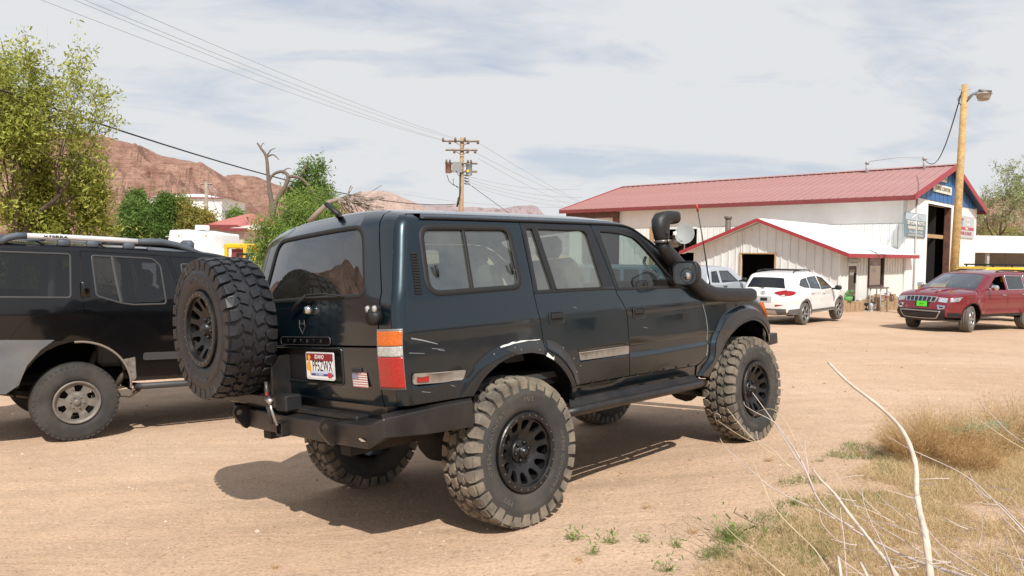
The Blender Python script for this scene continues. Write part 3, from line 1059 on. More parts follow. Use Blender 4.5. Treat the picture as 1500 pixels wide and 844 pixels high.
# ================================================================== the lifted dark green off-road wagon
CAR_O=Vector((-0.52405,5.05688,-0.04002))
_R=((0.7136432,-0.6969450,-0.0705759),(0.7003494,0.7120027,0.0506246),(0.0149677,-0.0855557,0.9962210))
CAR_M=Matrix([[*_R[0],CAR_O[0]],[*_R[1],CAR_O[1]],[*_R[2],CAR_O[2]],[0,0,0,1]])
def build_wagon():
 root=empty('off_road_wagon',mat=CAR_M,size=.5)
 tag(root,'lifted dark green four wheel drive wagon with huge mud tyres, snorkel and rear spare wheel','car')
 G=M['paint_green'];BK=M['rubber_seal']
 def W(x,z):
  w=np.interp(z,[.5,.75,1.0,1.25,1.42,1.45,1.9,2.0],[.875,.89,.905,.905,.89,.885,.79,.77])
  w=w-.035*np.clip((x-2.5)/.8,0,1)**2-.008*np.clip((-.3-x)/.5,0,1)**2
  return w
 flare_out=catmull([(2.03,.62),(2.12,.72),(2.206,.807),(2.229,.916),(2.361,1.069),(2.473,1.128),(2.637,1.167),(2.863,1.175),(3.068,1.121),(3.206,1.039),(3.31,.93),(3.33,.80)],4)
 fpoly=[tuple(q)for q in flare_out]+[(3.33,.5),(2.03,.5)]
 r_out=[(-.52,.80),(-.46,.90),(-.36,1.00),(-.22,1.075),(-.05,1.115),(.12,1.12),(.28,1.09),(.42,1.02),(.52,.93),(.59,.82),(.61,.70)]
 r_out=[tuple(q)for q in catmull(r_out,4)]
 rpl=r_out+[(.61,.5),(-.52,.5)]
 def bump(X,Z):
  b=np.zeros_like(X)
  d=distpoly(X,Z,fpoly);i=inpoly(X,Z,fpoly)
  b+=np.where(i,.028*np.clip(d/.03,0,1),0)
  d=distpoly(X,Z,rpl);i=inpoly(X,Z,rpl)
  t=np.clip(d/.07,0,1)
  b+=np.where(i,.009*t*t*(3-2*t),0)
# pressed waist channel
  zc=.955-.006*(X-1.1)
  g=1-np.clip((np.abs(Z-zc)-.030)/.008,0,1)
  fx=np.clip((X-.56)/.01,0,1)*np.clip((2.40-X)/.02,0,1)+np.clip((X+.81)/.01,0,1)*np.clip((-.40-X)/.01,0,1)
  b-=.007*g*fx
# sill tucks in
  b-=.03*np.clip((.76-Z)/.10,0,1)
# soft shoulder line
  b+=.006*np.exp(-((Z-1.235)/.018)**2)*0.5
  return b
 prof=catmull([(-.83,.80,.03),(-.858,.92,.03),(-.868,1.1,.03),(-.864,1.25,.03),(-.852,1.38,.03),(-.836,1.44,.035),(-.79,1.62,.045),(-.748,1.79,.05),(-.725,1.845,.055),(-.69,1.875,.06),(-.60,1.888,.068),
 (-.2,1.892,.075),(.5,1.893,.078),(1.1,1.887,.075),(1.33,1.868,.06),(1.47,1.815,.05),(1.66,1.705,.05),(1.87,1.55,.05),(2.05,1.40,.05),(2.10,1.35,.045),
 (2.2,1.335,.045),(2.46,1.318,.05),(2.92,1.275,.05),(3.10,1.235,.045),(3.22,1.15,.035),(3.27,1.05,.03),(3.295,.95,.03),(3.29,.78,.03)],5)
 sh=Shell([tuple(q)for q in prof],W,r=.07,bumpfn=bump,p=3.2)
 def offs(path,ds,inward):
  q=np.array(path);t=np.gradient(q,axis=0);t/=np.linalg.norm(t,axis=1,keepdims=True)
  nrm=np.stack([t[:,1],-t[:,0]],1)*inward
  return[q+nrm*d_ for d_ in ds]
 sh.xrows=offs(densify([tuple(q)for q in flare_out],.03)[:-30]if False else[tuple(q)for q in catmull([tuple(q)for q in flare_out],2)],(-.004,.004,.015,.027,.034),1)+offs([tuple(q)for q in catmull(r_out,2)],(-.005,.01,.035,.06,.072),1)
 rows=[.917,.925,.975,.985,.993,.70,.76]
 seam1=[(.196,1.853),(.19,1.395),(.200,1.33),(.209,1.279),(.224,1.201),(.236,1.10),(.246,1.055),(.275,1.03),(.331,1.004),(.39,.965),(.446,.915),(.490,.865),(.518,.817),(.529,.775)]
 seam2=[(.895,1.853),(1.017,1.388),(1.026,1.355),(1.077,1.291),(1.108,1.23),(1.118,1.18),(1.120,1.026),(1.121,.829),(1.121,.766)]
 arch_r=catmull([(-.385,.79),(-.343,.854),(-.283,.918),(-.212,.965),(-.133,1.003),(-.03,1.028),(.06,1.034),(.15,1.026),(.239,1.003),(.33,.955),(.422,.878),(.483,.789),(.50,.70),(.50,.685)],3)
 fseam=[(2.085,1.33),(2.10,1.28),(2.119,1.236),(2.168,1.12),(2.178,.984),(2.174,.86),(2.150,.80),(2.08,.765),(2.00,.742)]
 def right_left(sg):
  F=sh.side(sg);o=(0,sg,0)
  far=sg>0
  st=.055 if not far else .09
# quarter panel
  rearp=[tuple(q[:2])for q in prof if q[1]>.84 and q[0]<-.55]
  out=[(-.842,.84),(-.40,.835)]+[tuple(q)for q in arch_r[2:]]+[(.535,.685),(.540,.74)]
  s1=seam1[::-1]
  out+=[(.533,.78)]+[(x+.0,z)for x,z in s1[1:]]
  out+=[(-.585,1.853),(-.605,1.875)]+rearp[::-1]
  out=[p for i,p in enumerate(out)if i==0 or math.hypot(p[0]-out[i-1][0],p[1]-out[i-1][1])>.004]
  qwin=rpoly([(-.600,1.805),(.085,1.812),(.088,1.440),(-.628,1.428)],[.07,.07,.07,.09],6)
  panel('quarter_panel',F,inset(out,.002),[qwin],G,root,step=st,depth=.02,out=o,rowsv=rows,fstep=.03)
  gl=panel('quarter_window',F,inset(qwin,.004),[],M['glass_side'],root,step=.12,depth=0,off=-.012,out=o)
  ribbon('window_seal',F,qwin,.034,BK,gl,off=.006,out=o)
  ribbon('window_divider',F,[(-.285,1.80),(-.296,1.60),(-.305,1.435)],.022,BK,gl,off=.001,closed=False,out=o)
  for xx in(-.545,.035):
   c=F(np.array([xx]),np.array([1.555]))[0]
   mb=MB();mb.smooth=True
   mb.tube([(c[0]-.006,c[1]+sg*.0,c[2]+.032),(c[0],c[1]+sg*.008,c[2]),(c[0]+.010,c[1]+sg*.004,c[2]-.035)],[.008,.010,.006],6)
   mb.build('window_latch',BK,gl)
# black vent plate behind the window
  vp=rpoly([(-.735,1.82),(-.618,1.832),(-.645,1.40),(-.735,1.42)],[.05,.02,.02,.06],4)
  if not far:
   vent=[(-.700,1.665),(-.655,1.665),(-.672,1.425),(-.716,1.425)]
   vo=panel('air_vent',F,rpoly(vent,.008,2),[],BK,root,step=.05,depth=0,off=.0015,out=o)
   mb=MB()
   for k in range(15):
    z=1.652-k*.0155;x0=-.698-.017*(k/14);x1=x0+.040
    c0=F(np.array([x0]),np.array([z]))[0];c1=F(np.array([x1]),np.array([z]))[0]
    mb.tube([(c0[0],c0[1]+sg*.004,c0[2]),(c1[0],c1[1]+sg*.005,c1[2])],.0038,5)
   mb.build('vent_louvres',M['black_plastic'],vo)['kind']='stuff'
# rear door
  rd=seam1+[(1.121,.766)]+seam2[::-1][1:]
  h1=rpoly([(.232,1.812),(.305,1.815),(.372,1.408),(.222,1.405)],.012,3)
  h2=rpoly([(.338,1.814),(.836,1.810),(.902,1.560),(.900,1.404),(.402,1.408)][:2]+[(.888,1.403),(.402,1.408)],[.02,.05,.02,.02],4)
  dr=panel('rear_door',F,inset(rd,.0035),[h1,h2],G,root,step=st,depth=.03,out=o,rowsv=rows,fstep=.03)
  for h in(h1,h2):
   g=panel('window_pane',F,inset(h,.002),[],M['glass_side'],dr,step=.12,depth=0,off=-.012,out=o)
   ribbon('window_seal',F,h,.016,BK,dr,off=.003,out=o)
# front door
  fd=seam2+[(2.00,.742)]+fseam[::-1][1:]+[(2.055,1.395),(1.866,1.532),(1.649,1.680),(1.477,1.782),(1.359,1.831),(1.209,1.850)]
  h3=rpoly([(.968,1.808),(1.19,1.800),(1.375,1.766),(1.45,1.715),(1.553,1.620),(1.684,1.487),(1.786,1.380),(1.045,1.392)],[.03,.1,.08,.06,.05,.05,.03,.02],4)
  dr2=panel('front_door',F,inset(fd,.0035),[h3],G,root,step=st,depth=.03,out=o,rowsv=rows,fstep=.03)
  g=panel('window_pane',F,inset(h3,.002),[],M['glass_front_door'],dr2,step=.12,depth=0,off=-.012,out=o)
  ribbon('window_seal',F,h3,.016,BK,dr2,off=.003,out=o)
# belt weather strips
  ribbon('belt_strip',F,[(.20,1.397),(.6,1.396),(1.008,1.392)],.014,BK,dr,off=.004,closed=False,out=o)
  ribbon('belt_strip',F,[(1.03,1.384),(1.5,1.378),(2.02,1.36)],.014,BK,dr2,off=.004,closed=False,out=o)
# blacked door frames round the panes
  ff=panel('window_frame',F,inset(seam1[:2]+[(1.012,1.404)]+[(.897,1.846)],.006),[rpoly(inset(h1,-.004),.01,2),rpoly(inset(h2,-.004),.01,2)],M['frame_black'],dr,step=.1,depth=0,off=.0012,out=o)
  fp=[(.905,1.846),(1.020,1.400),(1.05,1.388),(2.03,1.372),(2.045,1.392),(1.866,1.524),(1.649,1.672),(1.477,1.774),(1.359,1.823),(1.209,1.842)]
  panel('window_frame',F,inset(fp,.004),[inset(h3,-.004)],M['frame_black'],dr2,step=.1,depth=0,off=.0012,out=o)
# handles
  for d_,(x0,z0)in((dr,(.371,1.232)),(dr2,(1.254,1.208))):
   hp=rpoly([(x0-.068,z0-.036),(x0+.068,z0-.036),(x0+.068,z0+.036),(x0-.068,z0+.036)],.018,4)
   hd=panel('door_handle',F,hp,[],M['rubber_seal'],d_,step=.03,depth=.006,off=.003,out=o)
   ribbon('handle_surround',F,hp,.010,G,hd,off=.007,out=o)
   c=F(np.array([x0]),np.array([z0+.006]))[0]
   mb=MB();mb.box((c[0]-.050,c[1]-.005+sg*.008,c[2]-.012),(c[0]+.050,c[1]+.005+sg*.008,c[2]+.016),bev=.004)
   mb.build('handle_paddle',M['black_plastic'],hd)
# mouldings
  mo=panel('side_moulding',F,rpoly([(.585,.935),(1.112,.926),(1.112,.984),(.575,.990)],.006,2),[],M['moulding'],dr,step=.06,depth=.008,off=.010,out=o)
  qm=panel('side_moulding',F,rpoly([(-.775,.952),(-.435,.928),(-.410,.988),(-.775,1.010)],.012,3),[],M['moulding'],root,step=.06,depth=.008,off=.011,out=o)
  panel('side_marker',F,rpoly([(-.755,.962),(-.675,.958),(-.675,.996),(-.755,.999)],.008,3),[],M['lens_red'],root,step=.03,depth=.006,off=.017,out=o)
# fender
  hood_edge=[tuple(q[:2])for q in prof if q[0]>2.12 and q[1]>.86]
  af=catmull([(2.20,.63),(2.26,.71),(2.30,.77),(2.368,.847),(2.468,.929),(2.617,.997),(2.75,1.028),(2.907,1.038),(3.078,.992),(3.181,.911),(3.225,.82)],3)
  fe=[(2.04,.655),(2.19,.630)]+[tuple(q)for q in af[1:]]+[(3.285,.81)]+hood_edge[::-1]+[(2.095,1.345),(2.09,1.30)]+[(x+.0,z)for x,z in fseam[2:-1]]+[(2.02,.735)]
  fn=panel('front_fender',F,inset(fe,.003),[],G,root,step=st*.8,depth=.02,out=o,rowsv=rows,fstep=.03)
# dulled area where the flare used to be
  fo=[tuple(q)for q in flare_out[6:-3]]
  fl=fo+[(3.245,.86)]+[tuple(q)for q in af[::-1][1:]]+[(2.185,.64),(2.06,.665)]
  panel('flare_band',F,inset(fl,.030),[],M['paint_scuffed'],fn,step=.03,depth=.0,off=.005,out=o,fstep=.03)
  if not far:
   sc1=[(-.10,1.070),(-.02,1.098),(.10,1.108),(.228,1.100),(.232,1.045),(.228,1.01),(.12,1.034),(0,1.034)]
   panel('flare_scuff',F,[tuple(q)for q in sc1],[],M['paint_scuffed'],root,step=.05,depth=0,off=.003,out=o)
   sc2=[(.262,1.100),(.33,1.086),(.40,1.05),(.47,.985),(.53,.90),(.556,.80),(.535,.785),(.50,.865),(.43,.945),(.34,1.012),(.27,1.045)]
   panel('flare_scuff',F,sc2,[],M['paint_scuffed'],dr,step=.05,depth=0,off=.003,out=o)
   panel('white_scrape',F,[(-.135,1.086),(-.10,1.090),(-.06,1.094),(-.02,1.101),(.05,1.104),(.12,1.105),(.20,1.104),(.215,1.108),(.12,1.110),(.04,1.115),(.0,1.109),(-.03,1.114),(-.07,1.104),(-.10,1.102),(-.132,1.096)],[],M['scrape_white'],root,step=.08,depth=0,off=.002,out=o)
   panel('white_scrape',F,[(.245,1.0),(.30,.975),(.318,.965),(.322,.99),(.308,.984),(.262,1.020)],[],M['scrape_white'],root,step=.08,depth=0,off=.002,out=o)
   panel('scratch',F,[(-.835,1.208),(-.70,1.178),(-.60,1.150),(-.60,1.154),(-.70,1.185),(-.835,1.216)],[],M['scratch_grey'],root,step=.08,depth=0,off=.001,out=o)
   for(x,z,l)in((-.64,1.13,.08),(-.60,1.12,.05),(-.52,.915,.03),(-.72,.905,.06),(.55,1.29,.03),(-.79,1.12,.10),(1.30,1.10,.06)):
    panel('scratch',F,[(x,z),(x+l,z-.012),(x+l,z-.010),(x,z+.003)],[],M['scratch_grey'],root,step=.08,depth=0,off=.001,out=o)
   mb=MB()
   for(x,z)in((-.19,1.055),(-.02,1.075),(.03,1.06),(.18,1.085),(.19,1.045),(.42,1.035),(.38,1.02),(.52,.955),(.545,.865),(.585,.90)):
    c=F(np.array([x]),np.array([z]))[0]
    mb.cyl((c[0],c[1]+.003,c[2]),(c[0],c[1]-.003,c[2]),.0055,6)
   mb.build('bolt_holes',M['steel_worn'],root)
# worn edge of the door gap
   ribbon('worn_edge',F,[(2.112,1.236),(2.160,1.12),(2.172,.984),(2.168,.86),(2.150,.806)],.007,M['scratch_grey'],dr2,off=.003,closed=False,out=o)
# sill
  rk=[(.540,.690),(.545,.77),(1.1,.758),(2.0,.735),(2.03,.725),(2.03,.655),(1.9,.665)]
  rkp=panel('sill_panel',F,rk,[],M['paint_scuffed']if False else G,root,step=.09,depth=.03,off=-.010,out=o,rowsv=rows)
  mb=MB()
  for k in range(8):
   x=.70+k*.17
   c=F(np.array([x]),np.array([.782-.018*(x-.5)]))[0]
   mb.cyl((c[0],c[1]-sg*.004,c[2]),(c[0],c[1]+sg*.006,c[2]),.009,8)
  mb.build('sill_bolts',M['black_plastic'],rkp)
# rail over the doors and drip gutter
  top=[tuple(q[:2])for q in prof if q[0]>-.60 and q[1]>1.42 and q[0]<2.03]
  gut=[(2.02,1.410),(1.866,1.538),(1.649,1.686),(1.477,1.788),(1.359,1.837),(1.209,1.856),(.9,1.859),(.3,1.860),(-.3,1.859),(-.585,1.857)]
  panel('roof_rail',F,top+gut,[],G,root,step=.05,depth=.0,out=o)
  gF=sh.side(sg)
  gp=gut[::-1]
  q=np.array([tuple(k)for k in catmull(gp,4)])
  P=gF(q[:,0],q[:,1])
  mb=MB();mb.smooth=True
  mb.tube([(p[0],p[1]+sg*.008,p[2])for p in P],.0085,6)
  mb.build('drip_gutter',M['frame_black'],root)
# tail light wrapped round the corner
  def TL(U,V):
# U 0..1 across the corner, V height
   s_=np.interp(V,prof[:30,1],sh.S[:30])
   S0=sh.strip(.862)
   a=S0(sg*(.745+.117*np.clip(U/.45,0,1)),s_)
   xr=np.interp(V,prof[:30,1],prof[:30,0])
   t=np.clip((U-.45)/.55,0,1)
   b=sh.side(sg)(xr+.001+t*.042,V)
   w=(U>.45)[:,None]
   return np.where(w,b,a)
  tl=MB()
  zs={'lens_red':(.942,1.105),'lens_clear':(1.108,1.162),'lens_amber':(1.165,1.243)}
  cen=Vector((-.62,sg*.55,0))
  def lensmesh(z0,z1,u0,u1,off,base):
   us=np.linspace(u0,u1,13)
   mbx=MB();mbx.smooth=True
   vs=[]
   NR=max(4,int((z1-z0)/.0075)//2*2+1)
   zz=np.linspace(z0,z1,NR)
   for iz,z in enumerate(zz):
    oo=off-(.0022 if(iz%2 and NR>5)else 0)
    P_=TL(us,np.full(13,z))
    for p in P_:
     d=Vector((p[0]-cen[0],p[1]-cen[1],0)).normalized()
     vs.append((p[0]+d.x*oo,p[1]+d.y*oo,z))
   for z in(z0,z1):
    P_=TL(us,np.full(13,z))
    for p in P_:
     d=Vector((p[0]-cen[0],p[1]-cen[1],0)).normalized()
     vs.append((p[0]+d.x*base,p[1]+d.y*base,z))
   fs=[]
   for r_ in range(NR-1):
    for k in range(12):
     a=r_*13+k
     fs.append((a,a+1,a+14,a+13))
   B0=NR*13;T0_=B0-13;B1=B0+13
   for k in range(12):
    fs.append((B0+k,B0+k+1,k+1,k));fs.append((T0_+k,T0_+k+1,B1+k+1,B1+k))
   mbx.add(vs,fs)
   return mbx
  ho=lensmesh(.930,1.254,-.02,1.03,.010,-.01).build('tail_light',M['rubber_seal']if far else M['lamp_rim'],root)
  for k_,(z0,z1)in zs.items():
   o_=lensmesh(z0,z1,.03,.96,.020,.0).build({'lens_red':'brake_lens','lens_clear':'reverse_lens','lens_amber':'indicator_lens'}[k_],M[k_],ho)
   fix_normals(o_)
  fix_normals(ho)
 both(right_left)
# ---- strip panels: hatch, roof, hood, front
 TS=.862
 S=sh.strip(TS)
 sz=lambda z:float(np.interp(z,prof[:45,1],sh.S[:45]))
 sx=lambda x:float(np.interp(x,sh.P[40:,0],sh.S[40:]))
 rear=(-1,0,.1)
# tailgate (lower) with a recess for the plate
 panel('tailgate',S,inset([(-.745,sz(.815)),(.745,sz(.815)),(.745,sz(1.157)),(-.745,sz(1.157))],.003),[rpoly([(-.405,sz(.945)),(.405,sz(.945)),(.405,sz(1.150)),(-.405,sz(1.150))],.03,4)],G,root,step=.07,depth=.022,out=rear)
 panel('plate_recess',S,rpoly([(-.41,sz(.940)),(.41,sz(.940)),(.41,sz(1.155)),(-.41,sz(1.155))],.03,4),[],M['recess_dark'],root,step=.1,depth=0,off=-.018,out=rear)
 ribbon('recess_lip',S,rpoly([(-.405,sz(.945)),(.405,sz(.945)),(.405,sz(1.150)),(-.405,sz(1.150))],.03,4),.014,G,root,off=.006,out=rear)
 gw=rpoly([(-.635,sz(1.432)),(.635,sz(1.432)),(.585,sz(1.822)),(-.585,sz(1.822))],[.08,.08,.10,.10],6)
 ha=panel('tailgate_glass_frame',S,inset([(-.745,sz(1.163)),(.745,sz(1.163)),(.775,sz(1.45)),(.735,sz(1.80)),(.715,sx(-.655)),(-.715,sx(-.655)),(-.735,sz(1.80)),(-.775,sz(1.45))],.003),[gw],G,root,step=.06,depth=.02,out=rear)
 panel('rear_glass',S,inset(gw,.003),[],M['glass_rear'],ha,step=.1,depth=0,off=-.006,out=rear)
 ribbon('glass_seal',S,gw,.030,BK,ha,off=.004,out=rear)
# corner strips between hatch and side
 for sg in(-1,1):
  pts=[(.752,sz(.84)),(.752,sz(1.16)),(.782,sz(1.45)),(.742,sz(1.80)),(.722,sx(-.655)),(.722,sx(-.60)),(.8618,sx(-.60)),(.8618,sz(.84))]
  panel('rear_corner',S,[(sg*a,b)for a,b in pts],[],G,root,step=.05,depth=0,out=rear)
# garnish bar
 gb=rpoly([(-.30,sz(1.166)),(.30,sz(1.166)),(.30,sz(1.212)),(-.30,sz(1.212))],.02,4)
 gbo=panel('tailgate_garnish',S,gb,[],M['paint_black'],ha,step=.08,depth=.008,off=.010,out=rear)
 ribbon('garnish_edge',S,gb,.004,M['emblem_grey'],gbo,off=.012,out=rear)
 def onrear(y,z,off=.0):
  p=S(np.array([y]),np.array([sz(z)]))[0]
  return Vector((p[0]-off,p[1],p[2]))
 for i_,ch in enumerate(('T','O','Y','O','T','A')):
  c=onrear(.20-.08*i_,1.189,.0125)
  text_mesh(ch,.030,M['emblem_grey'],gbo,frame(c,(0,-1,0),(-1,0,0)),.001,'badge_letter')
# faint animal head emblem above it
 c=onrear(.035,1.275,.004)
 mb=MB()
 for seg in(((-.03,.04),(-.022,.012)),((-.022,.012),(0,.02)),((0,.02),(.022,.012)),((.022,.012),(.03,.04)),((-.03,.04),(-.034,0)),((.03,.04),(.034,0)),((-.034,0),(-.008,-.035)),((.034,0),(.008,-.035)),((-.008,-.035),(.008,-.035)),((-.008,-.035),(0,-.045))):
  (a0,b0),(a1,b1)=seg
  mb.tube([c+Vector((0,-a0,b0)),c+Vector((0,-a1,b1))],.0028,4)
 mb.build('animal_sticker',M['emblem_grey'],ha)
# licence plate
 pc=Vector((-.912,-.187,1.045))
 PX=Vector((0,-1,0));PN=Vector((-1,0,0))
 pl=MB()
 def rect(mb_,y0,z0,y1,z1,off,mi):
  mb_.mi=mi
  mb_.add([(pc.x-off,pc.y-y0,pc.z+z0),(pc.x-off,pc.y-y1,pc.z+z0),(pc.x-off,pc.y-y1,pc.z+z1),(pc.x-off,pc.y-y0,pc.z+z1)],[(3,2,1,0)])
 pl.mi=0;pl.prism(rpoly([(-.158,-.081),(.158,-.081),(.158,.081),(-.158,.081)],.014,4),0,.006,M=frame(pc,PX,PN))
 plo=pl.build('licence_plate',M['plate_rim'],root)
 q=MB()
 rect(q,-.150,-.073,.150,.073,.0068,0)
 rect(q,-.150,.030,.150,.073,.0072,1)
 rect(q,-.10,-.058,.150,-.030,.0072,2)
 rect(q,-.10,-.058,.150,-.044,.0074,3)
 q.build('plate_print',[M['print_white'],M['print_maroon'],M['print_paleblue'],M['print_blue']],plo)
 ar=MB();ar.mi=0
 T0=frame(pc+Vector((-.0076,0,0)),PX,PN)
 for poly in([(-.148,-.02),(-.10,-.06),(-.095,-.01),(-.11,.03),(-.10,.055),(-.118,.068),(-.135,.055),(-.128,.03),(-.148,.01)],):
  ar.prism(poly,0,.0004,M=T0)
 ar.mi=1;ar.prism([(.092,-.066),(.135,-.066),(.135,-.036),(.092,-.036)],.0002,.0008,M=T0)
 ar.mi=2;ar.prism([(-.146,-.068),(-.108,-.068),(-.118,-.032),(-.134,-.032)],.0004,.0008,M=T0)
 ar.build('plate_art',[M['print_orange'],M['print_red'],M['print_white']],plo)
 text_mesh('PF5ZWX',.088,M['print_black'],plo,frame(pc+Vector((-.0078,-.030,-.002)),PX,PN),.0006,'plate_number',sx=.66)
 text_mesh('IDAHO',.036,M['print_white'],plo,frame(pc+Vector((-.0078,.0,.052)),PX,PN),.0004,'plate_state',sx=.9)
 text_mesh('PET FRIENDLY',.013,M['print_white'],plo,frame(pc+Vector((-.0080,-.0,-.051)),PX,PN),.0003,'plate_motto',sx=1.1)
# flag sticker
 fc=onrear(-.568,.979,.003)
 fl=MB()
 def fq(u0,v0,u1,v1,off,mi):
  fl.mi=mi
  sk=-.13
  fl.add([(fc.x-off,fc.y-(u+v*sk),fc.z+v)for u,v in((u0,v0),(u1,v0),(u1,v1),(u0,v1))],[(3,2,1,0)])
 fq(-.075,-.042,.075,.042,.0005,0)
 for k in range(7):
  fq(-.075,-.042+k*.084/6.5,.075,-.042+k*.084/6.5+.0065,.0009,1)
 fq(-.075,0,-.012,.042,.0013,2)
 for i_ in range(5):
  for j_ in range(4):
   fq(-.070+i_*.012,.004+j_*.009,-.066+i_*.012,.008+j_*.009,.0016,0)
 fl.build('flag_sticker',[M['flag_white'],M['flag_red'],M['flag_blue']],root)
 bc=onrear(-.545,1.031,.003)
 bd=MB();bd.box((bc.x-.003,bc.y-.045,bc.z-.012),(bc.x+.003,bc.y+.045,bc.z+.012),bev=.002)
 bdo=bd.build('model_badge',M['emblem_grey'],root)
 b2=MB();b2.box((bc.x-.0045,bc.y-.040,bc.z-.009),(bc.x-.003,bc.y+.040,bc.z+.009));b2.build('badge_field',M['print_black'],bdo)
# rear wiper
 wp=MB();wp.smooth=True
 a,b,c_=onrear(.12,1.375,.03),onrear(-.06,1.455,.045),onrear(-.44,1.44,.03)
 wp.tube([a,a.lerp(b,.5)+Vector((-.005,0,0)),b],[.014,.012,.009],6)
 wp.tube([b,onrear(-.25,1.457,.045),c_],.006,5)
 wp.tube([onrear(.04,1.438,.02),c_+Vector((.012,0,-.006))],.008,4)
 wp.build('rear_wiper',M['rubber_seal'],ha)
 cp=MB();cp.smooth=True;cc=onrear(-.065,1.372,.0)
 cp.tube([cc,cc+Vector((-.025,0,0)),cc+Vector((-.045,0,0))],[.030,.028,.018],12)
 cp.build('wiper_cap',M['chrome'],ha)
# corner camera / work light
 cm=MB();cm.smooth=True;cc=onrear(-.76,1.352,.025)
 cm.tube([cc+Vector((.02,0,-.03)),cc+Vector((-.03,0,-.03))],.045,12)
 cm.box(cc+Vector((-.02,-.03,-.01)),cc+Vector((.03,.03,.03)),bev=.008)
 cmo=cm.build('work_light',M['black_plastic'],root)
 c2=MB();c2.smooth=True
 for dy in(-.036,.028):
  c2.tube([cc+Vector((-.020,dy,.012)),cc+Vector((-.034,dy,.012))],[.016,.012],10,sq=(1.3,1))
 c2.build('lamp_face',M['work_face'],cmo)
# small aerial on the roof edge
 an=MB();an.smooth=True
 p0=Vector((-.715,-.165,1.925));
 an.tube([p0+Vector((-.02,-.05,.0)),p0+Vector((0,.0,.018)),p0+Vector((.0,.03,.012))],[.006,.014,.012],6)
 an.tube([p0+Vector((0,.0,.018)),p0+Vector((-.01,.125,.10))],[.016,.014],8,sq=(1,1.3))
 an.build('roof_aerial',M['black_plastic'],root)
# roof
 panel('roof',S,[(-.8618,sx(-.55)),(-.8618,sx(1.36)),(.8618,sx(1.36)),(.8618,sx(-.55))],[],G,root,step=.08,depth=0,out=(0,0,1))
 panel('roof_rear_edge',S,[(-.715,sx(-.648)),(-.715,sx(-.60)),(-.8618,sx(-.60)),(-.8618,sx(-.548)),(.8618,sx(-.548)),(.8618,sx(-.60)),(.715,sx(-.60)),(.715,sx(-.648))],[],G,root,step=.06,depth=0,out=(0,0,1))
# windshield
 ws=rpoly([(-.76,sx(1.40)),(.76,sx(1.40)),(.80,sx(2.03)),(-.80,sx(2.03))],.05,4)
 panel('windscreen_frame',S,[(-.8618,sx(1.362)),(.8618,sx(1.362)),(.8618,sx(2.09)),(-.8618,sx(2.09))],[ws],M['frame_black'],root,step=.1,depth=.01,out=(.5,0,1))
 panel('windscreen',S,inset(ws,-.003),[],M['glass_clear'],root,step=.15,depth=0,off=-.006,out=(.5,0,1))
# hood
 panel('hood',S,inset([(-.803,sx(2.10)),(.803,sx(2.10)),(.803,sx(3.19)),(-.803,sx(3.19))],.003),[],G,root,step=.1,depth=.02,out=(0,0,1))
 for sg in(-1,1):
  panel('fender_top',S,[(sg*.8618,sx(2.08)),(sg*.806,sx(2.08)),(sg*.806,sx(3.19)),(sg*.8618,sx(3.19))],[],G,root,step=.1,depth=0,out=(0,0,1))
# front: grille, lamps
 s0=sh.s_at(3.21,1.16);s1=sh.s_at(3.29,.86);sE=float(sh.S[-1])
 panel('front_panel',S,[(-.8618,s0-.01),(.8618,s0-.01),(.8618,sE),(-.8618,sE)],[rpoly([(-.45,s0+.04),(.45,s0+.04),(.45,s1-.02),(-.45,s1-.02)],.02,3)],G,root,step=.1,depth=.03,out=(1,0,0))
 gr=MB()
 for k in range(4):
  z=.93+k*.055
  gr.box((3.27,-.45,z),(3.30,.45,z+.022),bev=.004)
 gr.build('grille',M['black_plastic'],root)
 for sg in(-1,1):
  hl=MB();hl.smooth=True
  hl.box((3.24,sg*.47,.92),(3.325,sg*.70,1.11),bev=.02)
  hl.build('headlight',M['lens_clear'],root)
  ind=MB();ind.smooth=True
  y=.80
  vs=[]
  for z,xo in((1.045,.012),(1.185,-.05)):
   for(x,yy)in((3.335,.70),(3.330,.78),(3.29,.855),(3.215,.895)):
    vs.append((x+xo,sg*yy,z))
  ind.add(vs,[(0,1,5,4),(1,2,6,5),(2,3,7,6),(4,5,6,7),(3,2,1,0),(0,4,7,3)])
  io=ind.build('front_indicator',M['lens_amber'],root);fix_normals(io)
# ---------------- bumpers
 rb=MB()
 def mirror(mb_,f):
  f(-1);f(1)
 X0=-1.005
# rear beam: section in (z, x) swept along y, with wings
 ys=[-.93,-.86,.86,.93]
 vs=[]
 st_=[(-.40,.935,.665,.818),(-.72,.930,.680,.815),(-.975,.895,.700,.800),(X0-.01,.80,.640,.762),(X0-.02,.40,.635,.750),(X0-.02,0,.635,.748)]
 full=[(x,-y,zb,zt)for x,y,zb,zt in st_]+[(x,y,zb,zt)for x,y,zb,zt in st_[::-1][1:]]
 for(x,y,zb,zt)in full:
  vs+=[(x,y,zb),(x,y,zb+.03),(x,y,zt),(x+.10 if abs(y)<.85 else x+.04,y*(.92 if abs(y)>.85 else 1),zt+.012),(x+.17,y*.88,zt+.010),(x+.17,y*.88,zb)]
 n=len(full);fs=[]
 for i in range(n-1):
  for k in range(6):
   a=i*6+k;b=i*6+(k+1)%6
   fs.append((a,b,b+6,a+6))
 fs+=[tuple(range(6)),tuple(range((n-1)*6,n*6))[::-1]]
 rb.add(vs,fs)
 rbo=rb.build('rear_bumper',M['bumper_black'],root);fix_normals(rbo)
 bv=rbo.modifiers.new('bevel','BEVEL');bv.width=.007;bv.segments=2;bv.limit_method='ANGLE';bv.angle_limit=radians(25)
# step pad on top, shackle tabs, receiver
 sp=MB();sp.box((-.96,-.62,.755),(-.86,.30,.790),bev=.01)
 sp.build('bumper_step',M['bumper_black'],rbo)
